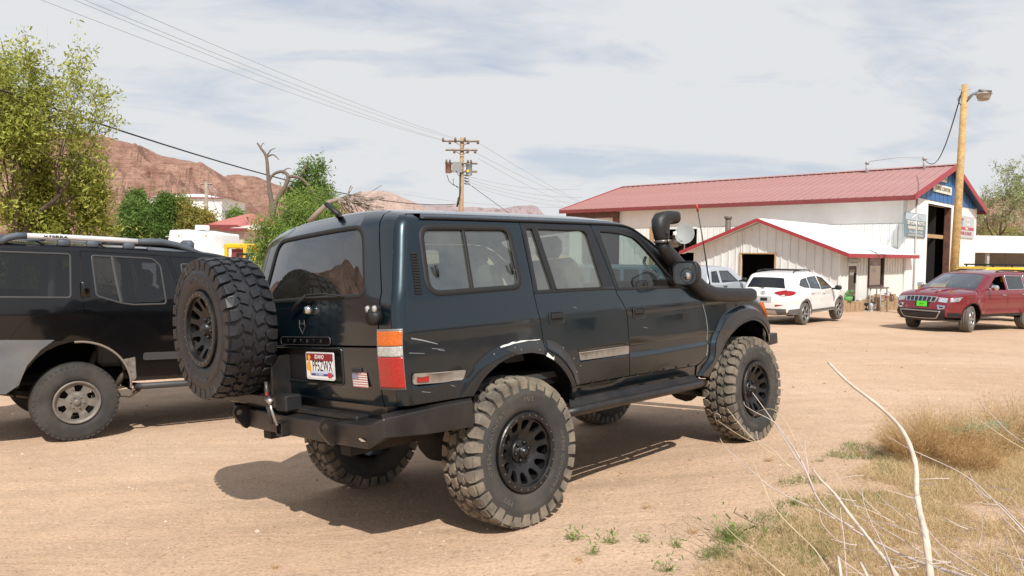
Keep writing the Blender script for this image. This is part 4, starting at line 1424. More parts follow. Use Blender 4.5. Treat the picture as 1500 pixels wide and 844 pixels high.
 for y in(-.47,.60):
  tb=MB()
  t_=Matrix(((1,0,0,0),(0,0,1,y-.013),(0,1,0,0),(0,0,0,1)))
  poly=[(-.98,.655),(-1.03,.628),(-1.05,.640),(-1.105,.715),(-1.112,.74),(-1.10,.768),(-1.07,.782),(-1.02,.775),(-.98,.765)]
  hole=arc_pts(-1.075,.738,.018,0,336,14)
  Fm=lambda U,V,yy=y:np.stack([U,np.full_like(U,yy-.013),V],1)
  panel('shackle_tab',Fm,poly,[hole],M['bumper_black'],rbo,step=.05,depth=.026,out=(0,-1,0))
  Fm2=lambda U,V,yy=y:np.stack([U,np.full_like(U,yy+.013),V],1)
  panel('shackle_tab',Fm2,poly,[hole],M['bumper_black'],rbo,step=.05,depth=0,out=(0,1,0))
 hr=MB()
 for(a,b)in(((-1.06,.045,.63),(-.95,.055,.72)),((-1.06,.115,.63),(-.95,.125,.72)),((-1.06,.045,.71),(-.95,.125,.72)),((-1.06,.045,.63),(-.95,.125,.64))):
  hr.box(a,b)
 hr.build('tow_receiver',M['bumper_black'],rbo)
 ch=MB()
 ch.box((-1.028,-.86,.665),(-1.024,-.70,.70))if False else None
 cs=MB()
 cs.add([(-1.0265,-.73,.692),(-1.0265,-.76,.680),(-1.0265,-.80,.684),(-1.0265,-.775,.692),(-1.0265,-.745,.697)],[(0,1,2,3,4)])
 cs.build('paint_chip',M['print_chip'],rbo)
# swing-out carrier: arm, latch, post and spare wheel
 ca=MB()
 ca.box((-1.03,.14,.785),(-.93,.86,.865),bev=.012)
 ca.build('swing_arm',M['bumper_black'],root)
 lt=MB();lt.box((-1.04,.02,.775),(-.93,.16,.872),bev=.01);lt.build('latch_box',M['black_plastic'],root)
 lv=MB();lv.smooth=True
 lv.tube([(-1.065,.16,.70),(-1.075,.175,.80),(-1.07,.195,.90),(-1.07,.20,.955)],[.010,.014,.014,.011],6)
 lv.build('latch_lever',M['emblem_grey'],root)
 l2=MB();l2.smooth=True
 l2.tube([(-1.075,.10,.72),(-1.085,.145,.84)],.007,6);l2.tube([(-1.075,.07,.70),(-1.085,.12,.80),(-1.08,.15,.87)],.009,6)
 l2.tube([(-1.085,.11,.835),(-1.085,.17,.86)],.018,8)
 l2.build('latch_hook',M['steel_worn'],root)
 l3=MB();l3.tube([(-1.09,.155,.875),(-1.09,.155,.895)],.009,8);l3.build('latch_pin',M['lens_red'],root)
# upright plates
 up=MB()
 up.add([(-.97,.28,.80),(-.97,.62,.80),(-.97,.55,1.20),(-.97,.36,1.20),(-.985,.28,.80),(-.985,.62,.80),(-.985,.55,1.20),(-.985,.36,1.20)],
 [(0,1,2,3),(7,6,5,4),(0,4,5,1),(1,5,6,2),(2,6,7,3),(3,7,4,0)])
 up.box((-1.01,.24,.80),(-.88,.262,1.10),bev=.004)
 up.box((-1.0,.33,1.15),(-.95,.58,1.42),bev=.01)
 upo=up.build('spare_mount',M['bumper_black'],root);fix_normals(upo)
 sw=empty('spare_wheel',parent=root)
 mud_tyre(sw,mats=('rubber_clean','rubber_clean'))
 rim_beadlock(sw)
# outer face towards the rear: local -y -> -x
 sw.matrix_local=Matrix.Translation((-1.145,.60,1.295))@Matrix.Rotation(radians(-90),4,'Z')@Matrix.Rotation(radians(17),4,'Y')
# front bumper
 fb=MB()
 vs=[]
 fl_=[(3.27,-.82),(3.42,-.82),(3.585,-.80),(3.66,-.62),(3.68,0),(3.66,.62),(3.585,.80),(3.42,.82),(3.27,.82)]
 for(x,y)in fl_:
  vs+=[(x,y,.775),(x,y,.875),(x-.14,y*.9,.885),(x-.14,y*.9,.775)]
 fs=[]
 for i in range(len(fl_)-1):
  for k in range(4):
   a=i*4+k;b=i*4+(k+1)%4
   fs.append((a,b,b+4,a+4))
 fs+=[(0,1,2,3),tuple(range(len(fl_)*4-4,len(fl_)*4))[::-1]]
 fb.add(vs,fs)
 fbo=fb.build('front_bumper',M['bumper_black'],root);fix_normals(fbo)
 bv=fbo.modifiers.new('bevel','BEVEL');bv.width=.01;bv.segments=2
# ---------------- wheels
 w=empty('wheel',parent=root)
 mud_tyre(w,w=.276);rim_beadlock(w,w=.276)
 put_wheels(root,w,(0.0,2.85),.81,.448)
# ---------------- under-body
 ub=MB()
 ub.box((-.95,-.52,.56),(3.2,-.42,.70));ub.box((-.95,.42,.56),(3.2,.52,.70))
 for x in(-.7,.9,1.6,2.4):ub.box((x,-.45,.58),(x+.08,.45,.66))
 ub.build('chassis_frame',M['chassis'],root)
 fl=MB();fl.box((-.82,-.80,.80),(2.1,.80,.84));fl.box((2.1,-.55,.72),(3.2,.55,.84));fl.box((-.83,-.74,.70),(-.55,.74,.82))
 fl.build('floor_pan',M['arch_liner'],root)
 rb2=MB();rb2.box((-.885,-.80,.745),(-.80,.80,.84));rb2.build('rear_valance',M['paint_black'],root)
 ax=MB();ax.smooth=True
 for x,dy in((0,-.12),(2.85,-.22)):
  ax.tube([(x,-.72,.45),(x,.72,.45)],.050,12)
  ax.tube([(x-.14,dy,.45),(x-.09,dy,.45),(x,dy,.45),(x+.11,dy,.45)],[.08,.13,.16,.10],16)
 axo=ax.build('axles',M['chassis'],root)
 sp_=MB();sp_.smooth=True
 for x in(0.06,2.80):
  for sg in(-1,1):
   pts=[(x+.065*cos(t),sg*.50+.065*sin(t),.52+t*.0085)for t in np.linspace(0,2*pi*6,80)]
   sp_.tube(pts,.010,5)
 sp_.build('coil_springs',M['spring_grey'],root)
 dp=MB();dp.smooth=True
 for sg in(-1,1):
  dp.tube([(-.16,sg*.60,.45),(-.08,sg*.58,.88)],.030,10)
  dp.tube([(.05,sg*.58,.38),(.85,sg*.50,.56)],.028,8)
  dp.tube([(-.12,sg*.55,.36),(-.16,sg*.62,.45)],.022,6)
  dp.tube([(2.75,sg*.60,.48),(2.80,sg*.58,.95)],.028,8)
  dp.tube([(1.95,sg*.52,.56),(2.80,sg*.55,.38)],.032,8)
 dp.build('shock_absorbers',M['chassis'],root)
 dc=MB();dc.cyl((-.165,-.60,.545),(-.185,-.60,.545),.014,8);dc.build('bushing_cap',M['print_white'],root)
 tg=MB();tg.box((-.75,-.30,.56),(-.748,-.27,.60));tg.build('tag',M['print_white'],root)
 tk=MB();tk.box((-.80,-.38,.58),(-.30,.38,.76),bev=.03);tk.build('fuel_tank',M['chassis'],root)
 ex=MB();ex.smooth=True
 ex.tube([(2.2,.3,.52),(1.2,.32,.52),(.5,.3,.56),(-.2,.35,.66),(-.6,.5,.62)],.032,10)
 ex.tube([(1.35,.3,.52),(.85,.3,.52)],.08,12)
 ex.tube([(1.5,0,.60),(0,-.12,.47)],.035,8)
 ex.tube([(1.5,-.1,.60),(2.85,-.22,.47)],.03,8)
 ex.build('exhaust_and_shafts',M['chassis'],root)
 tc=MB();tc.box((1.35,-.30,.50),(1.95,.30,.74),bev=.05);tc.build('gearbox',M['chassis'],root)
 st=MB();st.smooth=True
 st.tube([(2.68,-.70,.50),(2.66,.70,.50)],.022,8);st.tube([(3.05,-.65,.46),(3.02,.65,.46)],.022,8)
 st.build('steering_rods',M['chassis'],root)
# wheel-arch liners
 for cx,rr in((.07,.60),(2.76,.62)):
  for sg in(-1,1):
   al=MB();al.smooth=True
   prof_=[]
   vs=[];fs=[]
   na=14
   for yy in(.36,.875):
    for k in range(na+1):
     a=radians(16+148*k/na)
     ry=rr*(.93 if yy>.5 else .93)
     vs.append((cx+ry*.88*cos(a),sg*yy,.50+rr*.985*sin(a)*.96))
   for k in range(na):fs.append((k,k+1,na+2+k,na+1+k))
   fs.append(tuple(range(na+1)))
   al.add(vs,fs)
   al.build('arch_liner',M['arch_liner'],root)
# rock sliders
 for sg in(-1,1):
  sl_=MB();sl_.smooth=True
  sl_.tube([(.40,sg*.86,.612),(.43,sg*.92,.618),(.50,sg*.945,.622),(1.2,sg*.95,.615),(1.93,sg*.95,.608),(2.0,sg*.92,.606),(2.04,sg*.86,.606)],.031,12)
  so_=sl_.build('rock_slider',M['bumper_black'],root)
  s2=MB()
  for x in(.62,1.15,1.45,1.85):
   s2.tube([(x,sg*.93,.60),(x-.08,sg*.50,.58)],.022,6)
  s2.build('slider_legs',M['bumper_black'],so_)
  s3=MB();s3.add([(.45,sg*.91,.638),(2.0,sg*.91,.628),(2.0,sg*.86,.668),(.50,sg*.86,.69)],[(0,1,2,3)])
  s3.build('slider_plate',M['bumper_black'],so_)
# ---------------- snorkel (right side)
 sn=MB();sn.smooth=True
 def sect(c,n_,up_,w_,h_,k=12,p=.6):
  """rounded-rectangle section"""
  n_=Vector(n_).normalized();up_=Vector(up_);up_=(up_-n_*up_.dot(n_)).normalized();sd=n_.cross(up_)
  out=[]
  for i in range(k):
   a=2*pi*(i+.5)/k
   ca_,sa_=cos(a),sin(a)
   out.append(Vector(c)+sd*(w_*abs(ca_)**p*(1 if ca_>0 else-1))+up_*(h_*abs(sa_)**p*(1 if sa_>0 else-1)))
  return out
 def loft(mb_,secs):
  k=len(secs[0]);vs=[v for s_ in secs for v in s_]
  fs=[(i*k+j,i*k+(j+1)%k,(i+1)*k+(j+1)%k,(i+1)*k+j)for i in range(len(secs)-1)for j in range(k)]
  fs+=[tuple(range(k))[::-1],tuple(range((len(secs)-1)*k,len(secs)*k))]
  mb_.add(vs,fs)
 Y=-.925
 raw=[((2.915,Y,1.262),(-1,0,0),(0,0,1),.012,.020,.6),((2.905,Y,1.262),(-1,0,0),(0,0,1),.045,.046,.6),((2.86,Y,1.266),(-1,0,0),(0,0,1),.055,.056,.6),
 ((2.50,Y,1.280),(-1,0,.02),(0,0,1),.055,.058,.6),((2.24,Y,1.298),(-1,0,.2),(0,0,1),.055,.060,.6),((2.08,Y,1.345),(-1,0,.6),(.3,0,1),.055,.062,.65),
 ((1.95,Y,1.425),(-1,.03,.75),(.6,0,1),.055,.060,.7),((1.82,Y+.005,1.515),(-1,.05,.85),(.7,0,1),.054,.060,.8),((1.69,Y+.01,1.610),(-1,.05,1.1),(.7,0,1),.056,.062,.9),
 ((1.615,Y+.01,1.675),(-.6,0,1),(.7,0,.3),.050,.056,1),((1.59,Y+.01,1.73),(0,0,1),(1,0,0),.048,.053,1)]
 loft(sn,[sect(c,n_,u_,w_,h_,16,p_)for c,n_,u_,w_,h_,p_ in raw])
 sno=sn.build('snorkel',M['snorkel_plastic'],root);fix_normals(sno)
 hd=MB();hd.smooth=True
 raw=[((1.590,Y+.01,1.722),(0,0,1),(1,0,0),.050,.056,1),((1.587,Y+.01,1.76),(0,0,1),(1,0,0),.056,.064,1),((1.582,Y+.01,1.82),(0,0,1),(1,0,0),.060,.076,.9),
 ((1.588,Y+.01,1.875),(.25,0,1),(1,0,-.2),.063,.076,.85),((1.615,Y+.01,1.900),(.8,0,.9),(.9,0,-.8),.066,.064,.8),((1.67,Y+.01,1.915),(1,0,.15),(0,0,-1),.068,.044,.75),
 ((1.73,Y+.01,1.912),(1,0,0),(.1,0,-1),.070,.046,.7),((1.755,Y+.01,1.908),(1,0,0),(.3,0,-1),.070,.050,.7)]
 loft(hd,[sect(c,n_,u_,w_,h_,16,p_)for c,n_,u_,w_,h_,p_ in raw])
 hdo=hd.build('snorkel_head',M['snorkel_plastic'],sno);fix_normals(hdo)
 ds=MB();ds.smooth=True
 ds.tube([(1.575,Y-.050,1.765),(1.575,Y-.051,1.80)],.012,8,sq=(1,.4));ds.build('drain_slot',M['print_black'],hdo)
 cl=MB();cl.smooth=True
 cl.lathe([(.053,1.712),(.060,1.714),(.060,1.732),(.053,1.734)],20,'z',Matrix.Translation((1.59,Y+.01,0)))
 cl.box((1.57,Y-.062,1.712),(1.61,Y-.045,1.734));cl.build('hose_clamp',M['rim_bolt'],sno)
 br=MB();br.box((1.72,-.885,1.46),(1.92,-.845,1.56),bev=.01);br.build('pillar_bracket',M['black_plastic'],sno)
 bb=MB()
 for(x,z)in((1.70,1.50),(1.755,1.455)):
  bb.cyl((x,-.93,z),(x,-.95,z),.007,6)
 bb.build('bracket_bolts',M['print_white'],sno)
# ---------------- door mirrors
 for sg in(-1,1):
  mm=MB();mm.smooth=True
  secs=[sect((1.735,sg*1.065,1.475),(-1,0,0),(0,0,1),.02,.02,16,.6),sect((1.73,sg*1.065,1.475),(-1,0,0),(0,0,1),.085,.075,16,.6),sect((1.68,sg*1.065,1.475),(-1,0,0),(0,0,1),.105,.090,16,.55),sect((1.635,sg*1.065,1.475),(-1,0,0),(0,0,1),.106,.092,16,.5),sect((1.632,sg*1.065,1.475),(-1,0,0),(0,0,1),.098,.084,16,.5),sect((1.642,sg*1.065,1.475),(-1,0,0),(0,0,1),.094,.080,16,.5)]
  loft(mm,secs)
  mm.tube([(1.70,sg*.96,1.44),(1.74,sg*.87,1.42)],[.035,.05],8)
  mo=mm.build('door_mirror',M['black_plastic'],root);fix_normals(mo)
  g=MB();s_=sect((1.6395,sg*1.065,1.475),(-1,0,0),(0,0,1),.092,.078,16,.5)
  g.add(s_,[tuple(range(16))]);go=g.build('mirror_glass',M['mirror_glass'],mo)
  sb=MB();sb.smooth=True
  sb.lathe([(.0,-.010),(.020,-.008),(.030,0),(.030,.004)],16,'x',Matrix.Translation((1.636,sg*1.08,1.455)))
  sb.build('blind_spot_mirror',M['mirror_glass'],mo)
  rg=MB();rg.smooth=True
  rg.lathe([(.050,0),(.053,-.004),(.056,0)],20,'x',Matrix.Translation((1.637,sg*1.08,1.458)))
  rg.build('mirror_ring',M['black_plastic'],mo)
# ---------------- whip aerial with red tip, on the fender
 aw=MB();aw.smooth=True
 a0=Vector((2.53,-.74,1.335));a1=Vector((2.36,-.76,2.055))
 aw.tube([a0,a0.lerp(a1,.12)],[.010,.007],8)
 aw.tube([a0.lerp(a1,.1),a0.lerp(a1,.5)+Vector((.006,0,0)),a0.lerp(a1,.93)],[.0065,.005,.004],6)
 awo=aw.build('whip_aerial',M['wire_black'],root)
 at_=MB();at_.smooth=True;at_.tube([a0.lerp(a1,.92),a1],[.010,.008],8);at_.build('aerial_tip',M['tip_red'],awo)
# ---------------- interior
 fl2=MB();fl2.box((-.80,-.80,.84),(2.05,.80,.88));fl2.build('cabin_floor',M['interior_dark'],root)
 def seat(x,y,wd,name='seat'):
  e=MB();e.smooth=False
  e.box((x-.02,y-wd/2,.95),(x+.48,y+wd/2,1.10),bev=.05)
  so2=e.build(name,M['interior_grey'],root)
  b=MB();b.box((-.07,-wd/2,0),(.07,wd/2,.60),M=Matrix.Translation((x,y,1.05))@Matrix.Rotation(radians(-14),4,'Y'),bev=.05);b.build('seat_back',M['interior_grey'],so2)
  return so2
 for y in(-.40,.40):
  s_=seat(1.02,y,.50)
  h=MB();h.box((.84,y-.13,1.64),(.93,y+.13,1.80),bev=.04);h.tube([(.90,y-.05,1.58),(.88,y-.05,1.68)],.007,6);h.tube([(.90,y+.05,1.58),(.88,y+.05,1.68)],.007,6)
  h.build('headrest',M['interior_grey'],s_)
 s_=seat(.16,0,1.30,'rear_bench')
 for y in(-.42,.42):
  h=MB();h.box((-.03,y-.12,1.60),(.05,y+.12,1.72),bev=.03);h.build('headrest',M['interior_grey'],s_)
 ds_=MB();ds_.smooth=False
 ds_.box((1.66,-.76,1.10),(2.06,.76,1.33),bev=.06);ds_.box((1.62,.22,1.25),(1.86,.58,1.40),bev=.04);ds_.box((1.60,-.62,1.20),(1.70,-.35,1.345),bev=.01)
 ds_.build('dashboard',M['dash'],root)
 sw_=MB();sw_.smooth=True
 Ms=Matrix.Translation((1.52,.40,1.30))@Matrix.Rotation(radians(62),4,'Y')
 sw_.tube([(.18*cos(t),.18*sin(t),0)for t in np.linspace(0,2*pi,25)],.013,6,M=Ms)
 sw_.tube([(-.17,0,0),(.17,0,0)],.014,6,M=Ms);sw_.tube([(0,0,0),(0,0,.2)],.03,6,M=Ms)
 sw_.build('steering_wheel',M['interior_dark'],root)
 hl_=MB()
 hl_.add([(-.60,-.74,1.868),(1.30,-.74,1.858),(1.30,.74,1.858),(-.60,.74,1.868)],[(0,1,2,3)])
 hl_.build('headliner',M['interior_grey'],root)
 gh_=MB();gh_.smooth=True
 gh_.tube([(1.62,-.735,1.62),(1.64,-.70,1.58),(1.72,-.70,1.50),(1.74,-.74,1.47)],.012,6)
 gh_.build('grab_handle',M['grab_pale'],root)
# door cards (inside)
 for sg in(-1,1):
  dc_=MB();dc_.add([(.62,sg*.855,.84),(1.95,sg*.855,.84),(1.95,sg*.835,1.36),(.62,sg*.845,1.375),(.62,sg*.85,1.12),(-.72,sg*.85,1.12),(-.72,sg*.84,1.385)],[(0,1,2,3),(4,3,6,5)])
  dc_.build('door_card',M['interior_grey'],root)
# gear on the load floor
 ld=MB();ld.box((-.72,-.60,.88),(-.15,.62,1.22),bev=.04);ld.box((-.62,.05,1.22),(-.25,.52,1.40),bev=.05)
 ld.build('luggage',M['interior_dark'],root)
 return root
simple('frame_black',(0.010,0.011,0.014),rough=0.42,spec=0.5,noise=.2,nscale=3)
simple('scratch_grey',(0.22,0.24,0.26),rough=0.7)
simple('lamp_rim',(0.16,0.16,0.16),rough=0.4)
simple('recess_dark',(0.010,0.010,0.011),rough=0.5)
simple('plate_rim',(0.62,0.62,0.63),rough=0.35)
simple('flag_white',(0.72,0.70,0.68),rough=0.6)
simple('flag_red',(0.42,0.16,0.13),rough=0.6)
simple('flag_blue',(0.14,0.14,0.26),rough=0.6)
simple('mirror_bracket',(0.70,0.70,0.70),rough=0.3)
simple('print_chip',(0.45,0.38,0.30),rough=0.8)
simple('spring_grey',(0.05,0.05,0.05),rough=0.6)
simple('tip_red',(0.50,0.035,0.015),rough=0.5)
simple('grab_pale',(0.45,0.46,0.42),rough=0.6)
WAGON=build_wagon()
# ================================================================== other vehicles
def outline(prof,arches,zb,x0,x1,n=12):
 """bottom line with wheel openings, then back along the silhouette. arches: (cx, r, zc)"""
 pts=[(x0,zb)]
 for(cx,r,zc)in sorted(arches):
  a=math.degrees(math.asin(max(-1,min(1,(zb-zc)/r))))
  pts+=[(cx+r*cos(radians(t)),zc+r*sin(radians(t)))for t in np.linspace(180-a,a,n)]
 pts.append((x1,zb))
 top=[tuple(q[:2])for q in prof if q[1]>zb+.02]
 return pts+top[::-1]
def simple_car(name,mat,cfg,loc=None,rz=0.0,M4=None,scale=1.0):
 root=empty(name,loc or(0,0,0),rz,mat=M4)
 prof=catmull(cfg['prof'],5)
 Wt=cfg['W']           # (zs, ws), taper front, taper rear
 zs,ws=Wt[0],Wt[1]
 xr,xf=cfg['prof'][0][0],cfg['prof'][-1][0]
 tf,tr=Wt[2],Wt[3]
 def W(x,z):
  w=np.interp(z,zs,ws)
  return w-tf*np.clip((x-(xf-1.0))/1.0,0,1)**2.5-tr*np.clip(((xr+.8)-x)/.8,0,1)**2.5
 fl=cfg.get('flare')   # list of (cx, zc, r_out, amount)
 def bump(X,Z):
  b=np.zeros_like(X)
  for(cx,zc,ro,am)in(fl or[]):
   d=np.hypot(X-cx,Z-zc)
   b+=am*np.clip((ro-d)/.04,0,1)*(Z>zc-.6)
  for(z,wd,am)in cfg.get('crease',[]):
   b+=am*np.exp(-((Z-z)/wd)**2)
  return b
 sh=Shell([tuple(q)for q in prof],W,r=cfg.get('r',.08),bumpfn=bump,p=cfg.get('p',2.6))
 st=cfg.get('step',.1)
 zb=cfg['zb']
 ol=outline(prof,cfg['arches'],zb,xr+cfg.get('inx',.02),xf-cfg.get('inx',.02))
 paint=M[mat]
 for sg in(-1,1):
  F=sh.side(sg);o=(0,sg,0)
  holes=[d['poly']for d in cfg['doors']]+[h['poly']for h in cfg.get('fixed',[])]
  panel('body_side',F,ol,holes,paint,root,step=st,depth=.02,out=o,fstep=.06)
  for h in cfg.get('fixed',[]):
   g=panel('side_window',F,inset(h['poly'],.002),[],M[cfg.get('glass','glass_dark')],root,step=.2,depth=0,off=-.006,out=o)
   if h.get('seal',True):ribbon('window_seal',F,h['poly'],cfg.get('sealw',.02),M[cfg.get('seal','rubber_seal')],g,off=.004,out=o)
  for d in cfg['doors']:
   dr=panel(d['name'],F,inset(d['poly'],.004),d['win'],M[d.get('mat',mat)],root,step=st,depth=.02,out=o,fstep=.06)
   for wnd in d['win']:
    if d.get('open'):continue
    panel('window_pane',F,inset(wnd,.002),[],M[cfg.get('glass','glass_dark')],dr,step=.2,depth=0,off=-.006,out=o)
    ribbon('window_seal',F,wnd,cfg.get('sealw',.02),M[cfg.get('seal','rubber_seal')],dr,off=.004,out=o)
   if 'handle' in d:
    x,z=d['handle']
    c=F(np.array([x]),np.array([z]))[0]
    mb=MB();mb.smooth=True
    mb.tube([(c[0]-.09,c[1],c[2]),(c[0]-.07,c[1]+sg*.03,c[2]),(c[0]+.07,c[1]+sg*.03,c[2]),(c[0]+.09,c[1],c[2])],.014,6)
    mb.build('door_handle',M[cfg.get('handle_mat',mat)],dr)
  for bd in cfg.get('bands',[]):
   panel(bd[0],F,bd[1],[],M[bd[2]],root,step=.1,depth=.0,off=bd[3]if len(bd)>3 else .008,out=o,fstep=.05)
# mirrors
  if 'mirror' in cfg:
   x,z,mm=cfg['mirror']
   c=F(np.array([x]),np.array([z-.05]))[0]
   mb=MB();mb.smooth=True
   mb.box((x-.06,c[1]+sg*.10,z-.075),(x+.06,c[1]+sg*.32,z+.075),bev=.045)
   mb.tube([(x,c[1]-sg*.01,z-.05),(x,c[1]+sg*.14,z-.03)],.03,6)
   mb.build('door_mirror',M[mm],root)
 TS=1.0
 S=sh.strip(1.0)
 nS=sh.S
 def sxz(x,z):
  return sh.s_at(x,z)
 for sp in cfg['strips']:
# name, (x,z) start, (x,z) end, mat, list of windows [(u0,u1,s0,s1 fractions, glass)], out
  a,b=sxz(*sp[1]),sxz(*sp[2])
  wins=[]
  for wv in sp[4]:
   wins.append((rpoly([(wv[0][0],a+(b-a)*wv[0][1]),(wv[1][0],a+(b-a)*wv[1][1]),(wv[2][0],a+(b-a)*wv[2][1]),(wv[3][0],a+(b-a)*wv[3][1])],.06,4),wv[4]))
  pn=panel(sp[0],S,[(-1,a),(1,a),(1,b),(-1,b)],[q[0]for q in wins],M[sp[3]],root,step=max(st,.1),depth=.0,out=sp[5])
  for q,gm in wins:
   panel('glass_pane' if gm.startswith('glass')else 'inset_panel',S,inset(q,.001),[],M[gm],pn,step=.15,depth=0,off=-.004,out=sp[5])
# wheels
 w=empty('wheel',parent=root)
 R=cfg['R'];tw=cfg.get('tw',.235)
 street_tyre(w,R,tw,cfg['rim'],lugs=cfg.get('lugs',False),mat=cfg.get('tyre_mat','rubber'))
 cfg['rimfn'](w)
 put_wheels(root,w,(0.0,cfg['wb']),cfg['ty'],R-.01)
# floor, arches, cabin
 xl,xh=xr+.15,xf-.15
 mb=MB();wf=ws[0]-.06
 mb.box((xl,-wf+.16,zb+.02),(xh,wf-.16,zb+.10))
 mb.box((.45,-wf,zb+.02),(cfg['wb']-.45,wf,zb+.10))
 mb.build('floor_pan',M['arch_liner'],root)
 for(cx,r,zc)in cfg['arches']:
  for sg in(-1,1):
   al=MB();al.smooth=True;vs=[];fs=[];na=10
   for yy in(.42,ws[1]-.03):
    for k in range(na+1):
     a_=radians(-5+190*k/na);vs.append((cx+r*1.03*cos(a_),sg*yy,zc+r*1.03*sin(a_)))
   for k in range(na):fs.append((k,k+1,na+2+k,na+1+k))
   fs.append(tuple(range(na+1)))
   al.add(vs,fs);al.build('arch_liner',M['arch_liner'],root)
 if cfg.get('seats',True):
  zf=zb+.12
  for nm,x in(('seat',cfg.get('seatx',1.35)),('rear_bench',cfg.get('benchx',.5))):
   for y in((-.38,.38)if nm=='seat' else(0,)):
    wd=.5 if nm=='seat' else 1.2
    e=MB();e.box((x,y-wd/2,zf),(x+.5,y+wd/2,zf+.35),bev=.05)
    e.box((x-.16,y-wd/2,zf+.3),(x,y+wd/2,zf+.85),bev=.06);e.box((x-.17,y-.12,zf+.85),(x-.05,y+.12,zf+1.04),bev=.04)
    e.build(nm,M[cfg.get('seatmat','interior_dark')],root)
 return root,sh
def mplace(p,rz,nd=0.0,rl=0.0):
 return Matrix.Translation(p)@Matrix.Rotation(rz,4,'Z')@Matrix.Rotation(nd,4,'Y')@Matrix.Rotation(rl,4,'X')
